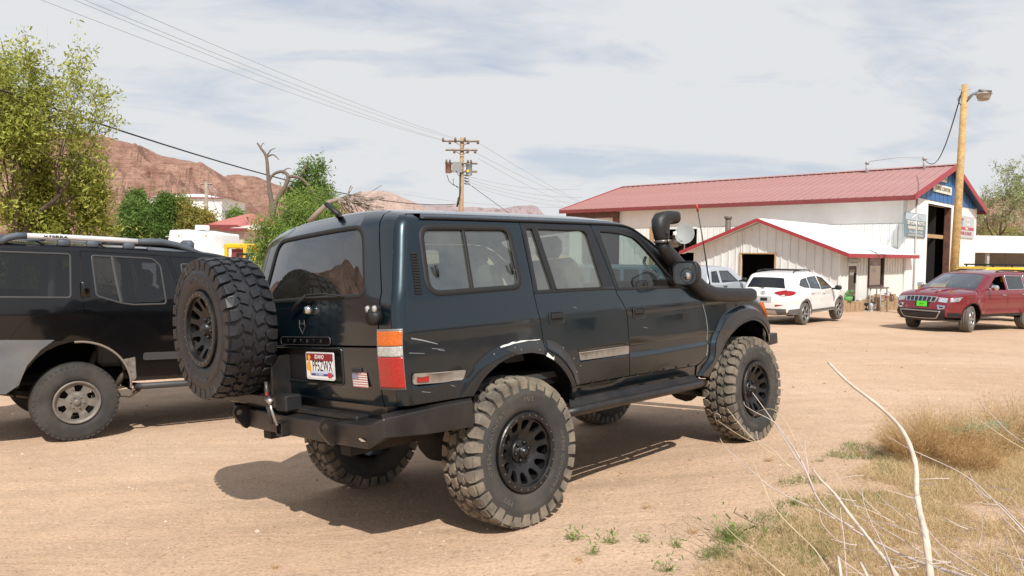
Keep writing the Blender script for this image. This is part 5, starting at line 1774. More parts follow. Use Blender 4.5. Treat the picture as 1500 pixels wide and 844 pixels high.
# ------------------------------------------------ black SUV with roof rack, at the left
def build_black_suv():
 prof=[(-.98,.56,.02),(-1.0,.9,.03),(-.99,1.28,.03),(-.94,1.6,.03),(-.88,1.86,.03),(-.80,1.935,.03),(-.60,1.955,.03),(.5,1.96,.03),(1.2,1.95,.03),(1.55,1.90,.03),
 (1.75,1.80,.05),(2.30,1.40,.06),(2.36,1.36,.05),(2.8,1.34,.06),(3.3,1.28,.05),(3.46,1.18,.04),(3.52,1.0,.04),(3.55,.56,.04)]
 win_q=rpoly([(-.78,1.865),(-.075,1.87),(-.075,1.435),(-.80,1.435)],.03,4)
 rd=[(.01,1.91),(.02,1.52),(.035,1.34),(.06,1.14),(.30,1.10),(.47,.90),(.52,.74),(.55,.56),(.97,.56),(.985,1.30),(.93,1.62),(.83,1.89)]
 w2=rpoly([(.115,1.865),(.70,1.855),(.775,1.78),(.825,1.375),(.50,1.365),(.375,1.385),(.155,1.455)],.03,3)
 fd=[(.99,.56),(1.005,1.30),(.955,1.62),(.86,1.885),(1.45,1.875),(1.75,1.70),(2.12,1.42),(2.14,1.30),(2.16,.9),(2.10,.56)]
 w3=rpoly([(.985,1.81),(1.42,1.80),(1.68,1.66),(2.0,1.40),(1.06,1.38)],.03,3)
 cfg=dict(prof=prof,W=([.4,.6,1.0,1.3,1.43,1.93,2.0],[.87,.895,.905,.90,.885,.785,.77],.08,.04),r=.06,p=3.0,step=.09,zb=.56,
 arches=[(.0,.50,.50),(2.70,.50,.50)],inx=.0,
 doors=[dict(name='rear_door',poly=rd,win=[w2]),dict(name='front_door',poly=fd,win=[w3])],
 fixed=[dict(poly=win_q)],glass='glass_smoke',seal='seal_grey',sealw=.02,
 mirror=(2.02,1.42,'black_plastic'),
 strips=[('tailgate',(-1.0,.60),(-.90,1.84),'paint_black',[((-.80,.62),(.80,.62),(.74,.97),(-.74,.97),'glass_dark')],(-1,0,0)),
 ('roof',(-.90,1.84),(1.60,1.885),'paint_black',[],(0,0,1)),
 ('windscreen_frame',(1.60,1.885),(2.34,1.37),'paint_black',[((-.9,.04),(.9,.04),(.93,.97),(-.93,.97),'glass_clear')],(1,0,1)),
 ('hood',(2.34,1.37),(3.44,1.20),'paint_black',[],(0,0,1)),
 ('front_panel',(3.44,1.20),(3.55,.56),'grey_bumper',[((-.6,.15),(.6,.15),(.6,.5),(-.6,.5),'black_plastic')],(1,0,0))],
 R=.392,tw=.265,rim=.215,rimfn=lambda w:rim_six(w,.265),wb=2.70,ty=.79,lugs=True,seatx=1.05,benchx=.25,seatmat='interior_grey')
 root,sh=simple_car('black_suv','paint_black',cfg,M4=mplace((-4.965,8.083,-.25),radians(41),radians(2.1)))
 tag(root,'black boxy SUV with silver roof rails and dusty grey alloys at the left edge','car')
 for sg in(-1,1):
  F=sh.side(sg);o=(0,sg,0)
# window divider and trim
  ribbon('window_divider',F,[(.305,1.865),(.34,1.62),(.385,1.385)],.035,M['seal_grey'],root,off=.006,closed=False,out=o)
# tall handle on the pillar
  mb=MB();mb.smooth=True
  c=F(np.array([.045]),np.array([1.52]))[0]
  mb.box((c[0]-.035,c[1]-.015+sg*.01,c[2]-.08),(c[0]+.045,c[1]+.015+sg*.025,c[2]+.075),bev=.02)
  mb.build('door_handle',M['paint_black'],root)
# arch flare ribs
  for cx in(0,2.70):
   pts=[(cx-.60,.99),(cx-.50,1.16),(cx-.36,1.265),(cx-.10,1.28),(cx+.16,1.265),(cx+.34,1.19),(cx+.47,1.03),(cx+.56,.80)]
   inner=[(cx+.50*cos(radians(a)),.50+.50*sin(radians(a)))for a in np.linspace(8,150,12)]
   pts2=[tuple(q)for q in catmull(pts,4)]+inner
   panel('wheel_flare',F,pts2,[],M['paint_black'],root,step=.08,depth=.03,off=.022,out=o,fstep=.04)
   ribbon('arch_lip',F,[(cx+.495*cos(radians(a)),.50+.495*sin(radians(a)))for a in np.linspace(0,95,12)],.022,M['lip_grey'],root,off=.03,closed=False,out=o)
  panel('side_moulding',F,rpoly([(.60,.78),(1.30,.78),(1.30,.86),(.60,.86)],.03,4),[],M['seal_grey'],root,step=.1,depth=.01,off=.02,out=o)
  panel('stone_guard',F,[(.40,.80),(.52,.82),(.54,.60),(.50,.56),(.46,.70)],[],M['guard_scuffed'],root,step=.1,depth=0,off=.028,out=o)
  sp=MB();sp.smooth=True
  sp.tube([(.55,sg*.84,.50),(.62,sg*.91,.505),(2.05,sg*.91,.505),(2.12,sg*.84,.50)],.035,8,sq=(1,1))
  sp.build('side_step',M['seal_grey'],root)
# roof rail with thick ends
  y=sg*.735
  rl=MB();rl.smooth=True
  rl.tube([(-.46,y,2.030),(-.1,y,2.036),(.3,y,2.036),(.62,y,2.030)],.029,10)
  rlo=rl.build('roof_rail',M['rail_silver'],root)
  en=MB();en.smooth=True
  en.tube([(-.66,y,1.95),(-.60,y,2.0),(-.52,y,2.028),(-.44,y,2.030)],[.034,.036,.033,.031],10)
  for x in(-.18,.08,.42):en.box((x,y-.03,1.945),(x+.11,y+.03,2.016),bev=.012)
  en.tube([(.56,y,2.030),(.66,y,2.035),(.80,y,2.040),(.95,y,2.02),(1.10,y,1.975),(1.22,y,1.925)],[.030,.038,.036,.032,.030,.026],10)
  en.tube([(.66,y,1.955),(.9,y,1.945),(1.22,y,1.915)],.028,8)
  en.build('rail_foot',M['grey_plastic'],rlo)
  if sg<0:
   text_mesh('XTERRA',.036,M['print_black'],rlo,frame(Vector((-.20,y-.0335,2.036)),(1,0,0),(0,-1,0)),.0008,'rail_lettering',sx=1.6,bold=.001)
# air dam between the rails
 ad=MB();ad.smooth=True
 for x,z in((-.3,2.0),(.25,2.0)):
  ad.tube([(x,-.73,z),(x,.73,z)],.018,8)
 ad.build('rack_crossbars',M['grey_plastic'],root)
 ad=MB()
 ad.add([(.85,-.70,2.06),(.85,.70,2.06),(1.22,.70,1.95),(1.22,-.70,1.95),(.85,-.70,2.04),(.85,.70,2.04),(1.2,.70,1.93),(1.2,-.70,1.93)],[(0,1,2,3),(7,6,5,4),(0,4,5,1),(3,2,6,7)])
 ad.build('rack_air_dam',M['grey_plastic'],root)
 lp=MB();lp.smooth=True;lp.box((1.10,.35,1.95),(1.20,.60,2.08),bev=.03);lp.box((1.10,-.60,1.95),(1.20,-.35,2.08),bev=.03);lp.build('roof_lamp',M['grey_plastic'],root)
# rear bumper, grey wrap-round
 for sg in(-1,1):
  F=sh.side(sg)
# corner piece from bumper to arch
  pl=[(-.98,.54),(-.60,.52),(-.50,.60),(-.44,.78),(-.33,.93),(-.22,1.02),(-.60,1.03),(-.99,1.03)]
  panel('bumper_corner',F,pl,[],M['grey_bumper'],root,step=.08,depth=.04,off=.045,out=(0,sg,0))
 rb=MB();rb.smooth=False
 rb.box((-1.10,-.90,.58),(-.98,.90,.86),bev=.04);rb.box((-1.12,-.88,.76),(-1.0,.88,.84),bev=.03)
 rb.build('rear_bumper',M['grey_bumper'],root)
 for sg in(-1,1):
  lp=MB();lp.box((-1.02,sg*.70,.95),(-.95,sg*.90,1.28),bev=.02);lp.build('tail_light',M['lens_red'],root)
 rf=MB();rf.box((-1.03,-.945,.80),(-.80,-.93,.90),bev=.02);rf.build('bumper_reflector',M['print_dusty'],root)
# suspension seen through the arch
 su=MB();su.smooth=True
 su.tube([(0,-.70,.39),(0,.70,.39)],.05,10);su.tube([(-.12,.12,.39),(.12,.12,.39)],.14,12)
 su.tube([(-.75,-.56,.50),(-.3,-.56,.40),(.2,-.56,.40),(.62,-.56,.48)],.03,6,sq=(.6,1.6))
 su.tube([(.05,-.60,.38),(.25,-.52,.85)],.035,8)
 su.tube([(.40,-.72,.50),(.48,-.74,.66),(.44,-.72,.80)],.03,6)
 su.tube([(.36,-.80,.42),(.50,-.84,.40),(.60,-.82,.46)],.022,6)
 su.build('suspension',M['steel_dusty'],root)
 fr=MB();fr.box((-.95,-.50,.52),(3.3,-.40,.64));fr.box((-.95,.40,.52),(3.3,.50,.64));fr.build('chassis_frame',M['chassis'],root)
# blinds, seats seen through glass
 g=MB();g.box((-.22,-.60,1.30),(-.16,-.52,1.86),bev=.02);g.build('grab_strap',M['interior_tan'],root)
 for x,y in((.12,-.40),(.12,.40),(.95,-.40),(.95,.40)):
  h=MB();h.smooth=True;h.box((x-.05,y-.14,1.50),(x+.06,y+.14,1.72),bev=.05);h.build('headrest',M['interior_dark'],root)
 return root
simple('seal_grey',(0.045,0.045,0.047),rough=0.55)
simple('lip_grey',(0.20,0.17,0.14),rough=0.7)
simple('guard_scuffed',(0.16,0.14,0.12),rough=0.6,noise=.6,nscale=20)
simple('rail_silver',(0.62,0.62,0.63),rough=0.4,metal=0.2)
simple('print_dusty',(0.38,0.33,0.29),rough=0.5)
simple('steel_dusty',(0.10,0.075,0.055),rough=0.8,noise=.4)
glass('glass_smoke',(0.20,0.22,0.24),refl=.8,dust=0.012)
# ------------------------------------------------ white crossover
def build_crossover():
 prof=[(-.80,.34,.05),(-.90,.42,.06),(-.92,.70,.07),(-.90,.92,.06),(-.86,1.10,.05),(-.74,1.34,.05),(-.66,1.47,.04),(-.72,1.53,.03),(-.5,1.575,.03),(.2,1.625,.035),(.9,1.62,.035),(1.5,1.54,.04),
 (1.75,1.46,.05),(2.42,1.13,.06),(2.5,1.10,.05),(3.0,1.03,.06),(3.35,.92,.07),(3.50,.75,.08),(3.55,.50,.08),(3.48,.30,.06)]
 prof[7]=(-.64,1.525,.03)
 wq=rpoly([(-.30,1.235),(-.10,1.395),(.30,1.445),(.33,1.14),(-.05,1.17)],.02,3)
 rd=[(.36,.40),(.38,.62),(.42,.9),(.37,1.10),(.35,1.49),(1.08,1.53),(1.18,1.10),(1.20,.40)]
 w2=rpoly([(.385,1.455),(1.03,1.485),(1.12,1.09),(.40,1.13)],.02,3)
 fd=[(1.22,.40),(1.20,1.10),(1.10,1.53),(1.55,1.47),(2.12,1.10),(2.22,.95),(2.20,.40)]
 w3=rpoly([(1.14,1.485),(1.52,1.42),(2.02,1.09),(1.19,1.075)],.02,3)
 arc=lambda cx,r0,r1:[(cx+r1*cos(radians(a)),.36+r1*sin(radians(a)))for a in np.linspace(-8,188,18)]+[(cx+r0*cos(radians(a)),.36+r0*sin(radians(a)))for a in np.linspace(188,-8,18)]
 cfg=dict(prof=prof,W=([.2,.4,.8,1.05,1.12,1.5,1.62],[.86,.90,.915,.90,.885,.73,.66],.16,.14),r=.10,step=.10,zb=.34,inx=.0,
 arches=[(0,.385,.36),(2.67,.385,.36)],flare=[(0,.36,.50,.015),(2.67,.36,.50,.015)],crease=[(.98,.02,.010),(.66,.05,-.012)],
 doors=[dict(name='rear_door',poly=rd,win=[w2],handle=(.50,.99)),dict(name='front_door',poly=fd,win=[w3],handle=(1.36,.96))],
 fixed=[dict(poly=wq)],glass='glass_privacy',sealw=.022,mirror=(2.02,1.10,'black_plastic'),
 bands=[('arch_cladding',arc(0,.39,.455),'clad_grey',.014),('arch_cladding',arc(2.67,.39,.455),'clad_grey',.014),
 ('sill_cladding',[(.44,.345),(2.22,.345),(2.20,.45),(.46,.45)],'clad_grey',.012),('sill_trim',[(.5,.36),(2.2,.36),(2.2,.385),(.5,.385)],'rim_silver',.016),
 ('bumper_cladding',[(-.88,.35),(-.40,.35),(-.44,.52),(-.86,.50)],'clad_grey',.012)],
 strips=[('rear_bumper_lower',(-.80,.34),(-.91,.52),'clad_grey',[((-.6,.2),(.6,.2),(.55,.8),(-.55,.8),'rim_silver')],(-1,0,0)),
 ('tailgate',(-.91,.52),(-.865,1.09),'paint_white',[],(-1,0,0)),
 ('rear_window_frame',(-.865,1.09),(-.66,1.46),'paint_white',[((-.95,.10),(.95,.10),(.86,.95),(-.86,.95),'glass_dark')],(-1,0,.5)),
 ('spoiler',(-.66,1.46),(-.5,1.575),'paint_white',[],(-.3,0,1)),
 ('roof',(-.5,1.575),(1.62,1.50),'paint_white',[],(0,0,1)),
 ('windscreen_frame',(1.62,1.50),(2.46,1.11),'paint_white',[((-.9,.04),(.9,.04),(.94,.97),(-.94,.97),'glass_clear')],(1,0,1)),
 ('hood',(2.46,1.11),(3.42,.86),'paint_white',[],(0,0,1)),
 ('front_panel',(3.42,.86),(3.48,.30),'paint_white',[((-.6,.1),(.6,.1),(.6,.6),(-.6,.6),'black_plastic')],(1,0,0))],
 R=.352,rim=.245,rimfn=lambda w:rim_spokes(w,.235,.25,5,'rim_two'),wb=2.67,ty=.80,handle_mat='paint_white',tyre_mat='rubber_dusty')
 p=Vector((9.20,23.18,0));yaw=radians(45)
# right rear wheel face stands at p
 off=Matrix.Rotation(yaw,3,'Z')@Vector((0,.92,0))
 loc=p+off;loc.z=ghf(loc.x,loc.y)+.02
 root,sh=simple_car('crossover','paint_white',cfg,M4=mplace(loc,yaw,radians(-.6)))
 tag(root,'white crossover with black rear window and red tail lights parked by the office','car')
 S=sh.strip(1.0)
 for sg in(-1,1):
# slanting tail lights wrapped on the corner
  F=sh.side(sg)
  a0=sh.s_at(-.875,1.02)
  poly=rpoly([(sg*.45,sh.s_at(-.885,.985)),(sg*.52,sh.s_at(-.88,1.03)),(sg*1.0,sh.s_at(-.862,1.10)),(sg*1.0,sh.s_at(-.90,.93)),(sg*.75,sh.s_at(-.90,.90))],.015,3)
  panel('tail_light',S,poly,[],M['lens_red'],root,step=.08,depth=.012,off=.014,out=(-1,0,0))
  panel('tail_light_side',F,rpoly([(-.875,1.09),(-.60,1.05),(-.56,1.02),(-.70,.95),(-.90,.92)],.02,3),[],M['lens_red'],root,step=.06,depth=.012,off=.014,out=(0,sg,0))
  panel('reverse_lens',S,[(sg*.72,sh.s_at(-.90,.905)),(sg*.92,sh.s_at(-.90,.925)),(sg*.92,sh.s_at(-.90,.945)),(sg*.72,sh.s_at(-.90,.935))],[],M['print_white'],root,step=.08,depth=.0,off=.02,out=(-1,0,0))
  panel('bumper_reflector',S,rpoly([(sg*.52,sh.s_at(-.92,.60)),(sg*.90,sh.s_at(-.92,.62)),(sg*.92,sh.s_at(-.92,.665)),(sg*.52,sh.s_at(-.92,.66))],.01,2),[],M['lens_red'],root,step=.1,depth=.005,off=.008,out=(-1,0,0))
  rr=MB();rr.smooth=True
  rr.tube([(-.25,sg*.60,1.615),(-.20,sg*.60,1.665),(.35,sg*.61,1.695),(.9,sg*.60,1.68),(1.0,sg*.60,1.63)],.017,6)
  rr.build('roof_rail',M['black_plastic'],root)
 cb=MB();cb.smooth=True
 for x,z in((.05,1.69),(.75,1.695)):cb.tube([(x,-.60,z),(x,.60,z)],.016,6)
 cb.build('roof_crossbars',M['black_plastic'],root)
# plate, oval badge
 for nm,mt,pts in(('number_plate_recess','recess_grey',[(-.34,.70),(.34,.70),(.36,.86),(-.36,.86)]),('licence_plate','print_black',[(-.17,.725),(.15,.725),(.15,.83),(-.17,.83)])):
  panel(nm,S,[(u,sh.s_at(-.90,z))for u,z in pts],[],M[mt],root,step=.15,depth=0,off=.004 if 'rec' in nm else .012,out=(-1,0,0))
 c=S(np.array([.05]),np.array([sh.s_at(-.885,1.0)]))[0]
 bg=MB();bg.smooth=True
 Mx=frame(Vector(c)+Vector((-.012,0,0)),(0,-1,0),(-1,0,.2))
 bg.tube([(.075*cos(t),.045*sin(t),0)for t in np.linspace(0,2*pi,20)],.007,5,M=Mx)
 bg.tube([(-.035,-.03,0),(-.015,.03,0)],.006,5,M=Mx);bg.tube([(.015,-.03,0),(.035,.03,0)],.006,5,M=Mx);bg.tube([(-.025,0,0),(.025,.003,0)],.006,5,M=Mx)
 bg.build('oval_badge',M['chrome'],root)
 wp=MB();wp.smooth=True;wp.tube([(-.93,.02,1.14),(-.88,.28,1.22)],.012,5);wp.build('rear_wiper',M['rubber_seal'],root)
 return root
simple('clad_grey',(0.10,0.10,0.10),rough=0.6,dirt=(.2,.16,.12),dirtamt=.3)
simple('rim_two',(0.30,0.30,0.29),rough=0.4,metal=.5,noise=.3)
simple('rubber_dusty',(0.12,0.105,0.09),rough=0.9,noise=.3,nscale=8)
simple('recess_grey',(0.45,0.45,0.45),rough=0.5)
glass('glass_privacy',(0.16,0.17,0.2),refl=1.8)
# ------------------------------------------------ dark red SUV
def build_red_suv():
 prof=[(-.82,.42,.05),(-.90,.60,.05),(-.92,.95,.05),(-.86,1.20,.05),(-.70,1.52,.05),(-.58,1.64,.04),(-.3,1.69,.03),(.6,1.725,.035),(1.2,1.71,.035),(1.65,1.65,.04),(1.85,1.58,.05),(2.55,1.20,.07),(2.62,1.165,.06),
 (3.1,1.13,.06),(3.5,1.06,.08),(3.66,.99,.09),(3.72,.90,.10),(3.78,.72,.11),(3.80,.50,.11),(3.72,.34,.08)]
 wq=rpoly([(-.55,1.42),(-.40,1.56),(.12,1.60),(.18,1.20),(-.45,1.22)],.02,3)
 rd=[(.52,.46),(.50,.75),(.30,.95),(.24,1.15),(.17,1.63),(1.12,1.65),(1.20,1.14),(1.22,.46)]
 w2=rpoly([(.23,1.59),(1.06,1.605),(1.14,1.19),(.29,1.20)],.02,3)
 fd=[(1.24,.46),(1.22,1.14),(1.14,1.65),(1.60,1.60),(2.25,1.21),(2.38,1.10),(2.40,.46)]
 w3=rpoly([(1.19,1.605),(1.58,1.555),(2.15,1.21),(1.24,1.18)],.02,3)
 arc=lambda cx,r0,r1:[(cx+r1*cos(radians(a)),.39+r1*sin(radians(a)))for a in np.linspace(-5,185,18)]+[(cx+r0*cos(radians(a)),.39+r0*sin(radians(a)))for a in np.linspace(185,-5,18)]
 cfg=dict(prof=prof,W=([.3,.5,.85,1.1,1.18,1.6,1.7],[.90,.945,.965,.945,.925,.755,.70],.17,.12),r=.10,step=.10,zb=.42,inx=.0,
 arches=[(0,.43,.39),(2.915,.43,.39)],flare=[(0,.39,.56,.02),(2.915,.39,.56,.02)],crease=[(1.05,.02,.010),(.66,.04,-.012)],
 doors=[dict(name='rear_door',poly=rd,win=[w2],handle=(.42,1.05)),dict(name='front_door',poly=fd,win=[w3],handle=(1.40,1.04),open=True)],
 fixed=[dict(poly=wq)],glass='glass_privacy',seal='chrome',sealw=.022,mirror=(2.16,1.27,'chrome'),handle_mat='chrome',
 bands=[('arch_lip',arc(0,.43,.452),'black_plastic',.012),('arch_lip',arc(2.915,.43,.452),'black_plastic',.012),
 ('sill_cladding',[(.48,.425),(2.45,.425),(2.45,.50),(.48,.50)],'black_plastic',.012),('door_trim',[(1.4,.64),(2.15,.64),(2.15,.665),(1.4,.665)],'paint_red',.02),
 ('bumper_cladding',[(3.37,.43),(3.72,.43),(3.76,.56),(3.40,.56)],'black_plastic',.012)],
 strips=[('tailgate',(-.90,.50),(-.86,1.20),'paint_red',[],(-1,0,0)),('rear_window_frame',(-.86,1.20),(-.62,1.60),'paint_red',[((-.85,.1),(.85,.1),(.78,.9),(-.78,.9),'glass_dark')],(-1,0,.5)),
 ('roof',(-.62,1.60),(1.78,1.61),'paint_red',[],(0,0,1)),
 ('windscreen_frame',(1.78,1.61),(2.60,1.175),'paint_red',[((-.9,.03),(.9,.03),(.95,.97),(-.95,.97),'glass_screen')],(1,0,1)),
 ('hood',(2.60,1.175),(3.64,1.0),'paint_red',[],(0,0,1)),
 ('front_bumper',(3.64,1.0),(3.785,.62),'paint_red',[],(1,0,0)),
 ('bumper_lower',(3.785,.62),(3.72,.34),'black_plastic',[],(1,0,0))],
 R=.385,tw=.265,rim=.24,rimfn=lambda w:rim_spokes(w,.265,.25,5,'rim_silver'),wb=2.915,ty=.81,tyre_mat='rubber_dusty',benchx=.55,seatx=1.45)
 yaw=radians(-152.5)
 p=Vector((13.05,21.04,0))      # left front wheel face
 off=Matrix.Rotation(yaw,3,'Z')@Vector((2.915,.93,0))
 loc=p-off;loc.z=ghf(p.x,p.y)
 root,sh=simple_car('red_suv','paint_red',cfg,M4=mplace(loc,yaw))
 tag(root,'dark red SUV with chrome seven slot grille and lime green front plate facing the camera','car')
 S=sh.strip(1.0)
 fr=(1,0,0)
 ss=lambda x,z:sh.s_at(x,z)
# seven upright grille slots with chrome rims
 sa,sb=ss(3.70,.95),ss(3.74,.84)
 gb=panel('grille_frame',S,rpoly([(-.66,sa-.015),(.66,sa-.015),(.60,sb+.015),(-.60,sb+.015)],.02,3),[],M['chrome'],root,step=.12,depth=.01,off=.012,out=fr)
 for k in range(7):
  c=-.525+k*.175
  panel('grille_slot',S,rpoly([(c-.062,sa),(c+.062,sa),(c*.96+.058,sb),(c*.96-.058,sb)],.012,2),[],M['print_black'],gb,step=.15,depth=0,off=.018,out=fr)
 for sg in(-1,1):
  F=sh.side(sg)
  panel('headlight',S,rpoly([(sg*.70,sa-.01),(sg*1.0,sa-.02),(sg*1.0,sb-.0),(sg*.70,sb+.0)],.01,2),[],M['headlamp'],root,step=.1,depth=.01,off=.012,out=fr)
  hl=panel('headlight_wing',F,rpoly([(3.30,1.01),(3.64,.96),(3.70,.86),(3.45,.88)],.02,3),[],M['headlamp'],root,step=.08,depth=.01,off=.012,out=(0,sg,0))
  fg=panel('fog_lamp_bezel',S,rpoly([(sg*.68,ss(3.77,.74)),(sg*.98,ss(3.765,.76)),(sg*.96,ss(3.785,.66)),(sg*.76,ss(3.785,.64))],.03,3),[],M['chrome'],root,step=.1,depth=.01,off=.010,out=fr)
  panel('fog_lamp',S,rpoly([(sg*.76,ss(3.775,.72)),(sg*.92,ss(3.775,.73)),(sg*.90,ss(3.785,.675)),(sg*.80,ss(3.785,.665))],.02,3),[],M['print_black'],fg,step=.1,depth=0,off=.014,out=fr)
 lo=panel('lower_grille',S,rpoly([(-.75,ss(3.80,.56)),(.75,ss(3.80,.56)),(.66,ss(3.79,.45)),(-.66,ss(3.79,.45))],.03,3),[],M['print_black'],root,step=.12,depth=0,off=.006,out=fr)
 ribbon('lower_chrome',S,rpoly([(-.84,ss(3.795,.60)),(.84,ss(3.795,.60)),(.70,ss(3.785,.42)),(-.70,ss(3.785,.42))],.04,3),.035,M['chrome_satin'],root,off=.012,out=fr)
 c=S(np.array([.12]),np.array([ss(3.77,.74)]))[0]
 pl=MB();pl.box((c[0]-.0,c[1]-.20,c[2]-.085),(c[0]+.02,c[1]+.20,c[2]+.085),bev=.006);pl.build('plate_holder',M['print_black'],root)
 pp=MB();pp.box((c[0]+.021,c[1]-.155,c[2]-.072),(c[0]+.026,c[1]+.155,c[2]+.072),bev=.01);ppo=pp.build('licence_plate',M['print_green'],root)
 text_mesh('JEEP',.06,M['plate_dark'],ppo,frame(Vector((c[0]+.028,c[1],c[2])),(0,1,0),(1,0,0)),.0005,'plate_script',sx=1.3)
 c=S(np.array([.0]),np.array([ss(3.60,1.02)]))[0]
 text_mesh('Jeep',.075,M['chrome'],root,frame(Vector((c[0]+.03,c[1],c[2]+.01)),(0,1,0),(1,0,.8)),.004,'hood_badge',sx=1.2)
 for sg in(-1,1):
  rr=MB();rr.smooth=True
  rr.tube([(-.3,sg*.62,1.70),(-.2,sg*.62,1.75),(1.0,sg*.62,1.765),(1.25,sg*.62,1.72)],.018,6);rr.build('roof_rail',M['black_plastic'],root)
 for k in range(3):
  hr=MB();hr.smooth=True
 hr=MB();hr.smooth=True
 hr.tube([(2.7,-.40,1.205),(3.2,-.36,1.185),(3.6,-.30,1.12)],.03,6,sq=(1,.5));hr.tube([(2.7,.40,1.205),(3.2,.36,1.185),(3.6,.30,1.12)],.03,6,sq=(1,.5));hr.build('hood_creases',M['paint_red'],root)
 sw=MB();sw.smooth=True
 sw.tube([(.18*cos(t),.18*sin(t),0)for t in np.linspace(0,2*pi,17)],.014,5,M=Matrix.Translation((2.0,.38,1.12))@Matrix.Rotation(radians(65),4,'Y'));sw.build('steering_wheel',M['interior_dark'],root)
# front wheels steered slightly
 for o_ in root.children:
  if o_.name.startswith('wheel')and o_.location.x>2:o_.rotation_euler.z+=radians(17)
 return root
simple('headlamp',(0.55,0.57,0.60),rough=0.08,metal=.6,noise=.4,nscale=14)
simple('chrome_satin',(0.42,0.40,0.40),rough=0.3,metal=.9)
simple('plate_dark',(0.03,0.20,0.01),rough=0.5)
glass('glass_screen',(0.40,0.46,0.47),refl=3.0)
# ------------------------------------------------ silver pickup behind
def build_pickup(name,mat,M4,label,R=.37,glassm='glass_privacy'):
 prof=[(-1.08,.58,.02),(-1.10,1.0,.02),(-1.08,1.14,.02),(-1.0,1.165,.02),(.40,1.17,.02),(.52,1.20,.02),(.58,1.35,.04),(.70,1.66,.04),(.82,1.735,.03),(1.4,1.765,.035),(1.9,1.735,.035),(2.08,1.66,.05),(2.55,1.27,.07),(2.62,1.22,.05),
 (3.3,1.16,.06),(3.75,1.06,.07),(3.90,.92,.07),(3.95,.60,.06),(3.9,.42,.05)]
 xd=[(.66,1.20),(.78,1.66),(1.18,1.70),(1.20,.56),(.66,.56)]
 wx=rpoly([(.74,1.25),(.84,1.60),(1.12,1.62),(1.14,1.24)],.02,3)
 fd=[(1.23,.56),(1.21,1.70),(1.75,1.69),(2.28,1.27),(2.36,1.1),(2.38,.56)]
 w3=rpoly([(1.27,1.24),(1.26,1.63),(1.72,1.63),(2.14,1.28)],.02,3)
 cfg=dict(prof=prof,W=([.4,.6,1.0,1.2,1.25,1.7,1.8],[.90,.93,.945,.93,.90,.74,.70],.12,.02),r=.07,step=.13,zb=.52,inx=.0,
 arches=[(0,.45,.42),(3.24,.45,.42)],flare=[(0,.42,.58,.03),(3.24,.42,.58,.03)],
 doors=[dict(name='rear_half_door',poly=xd,win=[wx]),dict(name='front_door',poly=fd,win=[w3],handle=(1.40,1.12))],
 glass=glassm,mirror=(2.20,1.33,'black_plastic'),handle_mat='black_plastic',
 strips=[('tailgate',(-1.08,.60),(-1.08,1.14),mat,[],(-1,0,0)),('bed_cover',(-1.08,1.14),(.52,1.20),'black_plastic',[],(0,0,1)),
 ('cab_back',(.52,1.20),(.78,1.72),mat,[((-.75,.15),(.75,.15),(.7,.85),(-.7,.85),'glass_dark')],(-1,0,.3)),
 ('roof',(.78,1.72),(2.02,1.69),mat,[],(0,0,1)),
 ('windscreen_frame',(2.02,1.69),(2.60,1.23),mat,[((-.9,.03),(.9,.03),(.95,.97),(-.95,.97),'glass_clear')],(1,0,1)),
 ('hood',(2.60,1.23),(3.82,1.0),mat,[],(0,0,1)),
 ('front_panel',(3.82,1.0),(3.9,.42),mat,[((-.55,.05),(.55,.05),(.5,.5),(-.5,.5),'black_plastic'),((.66,.08),(.95,.08),(.95,.4),(.70,.4),'headlamp'),((-.95,.08),(-.66,.08),(-.70,.4),(-.95,.4),'headlamp')],(1,0,0))],
 R=R,tw=.25,rim=.21,rimfn=lambda w:rim_spokes(w,.25,.215,6,'rim_silver'),wb=3.24,ty=.80,seatx=1.5,benchx=.85)
 root,sh=simple_car(name,mat,cfg,M4=M4)
 tag(root,label,'pickup truck')
 for sg in(-1,1):
  tl=MB();tl.box((-1.115,sg*.78,.85),(-1.06,sg*.93,1.12),bev=.01);tl.build('tail_light',M['lens_red'],root)
 bp=MB();bp.box((-1.22,-.90,.50),(-1.08,.90,.66),bev=.02);bp.build('rear_bumper',M['chrome_satin'],root)
 bp=MB();bp.box((3.90,-.88,.45),(4.02,.88,.66),bev=.04);bp.build('front_bumper',M[mat],root)
 return root
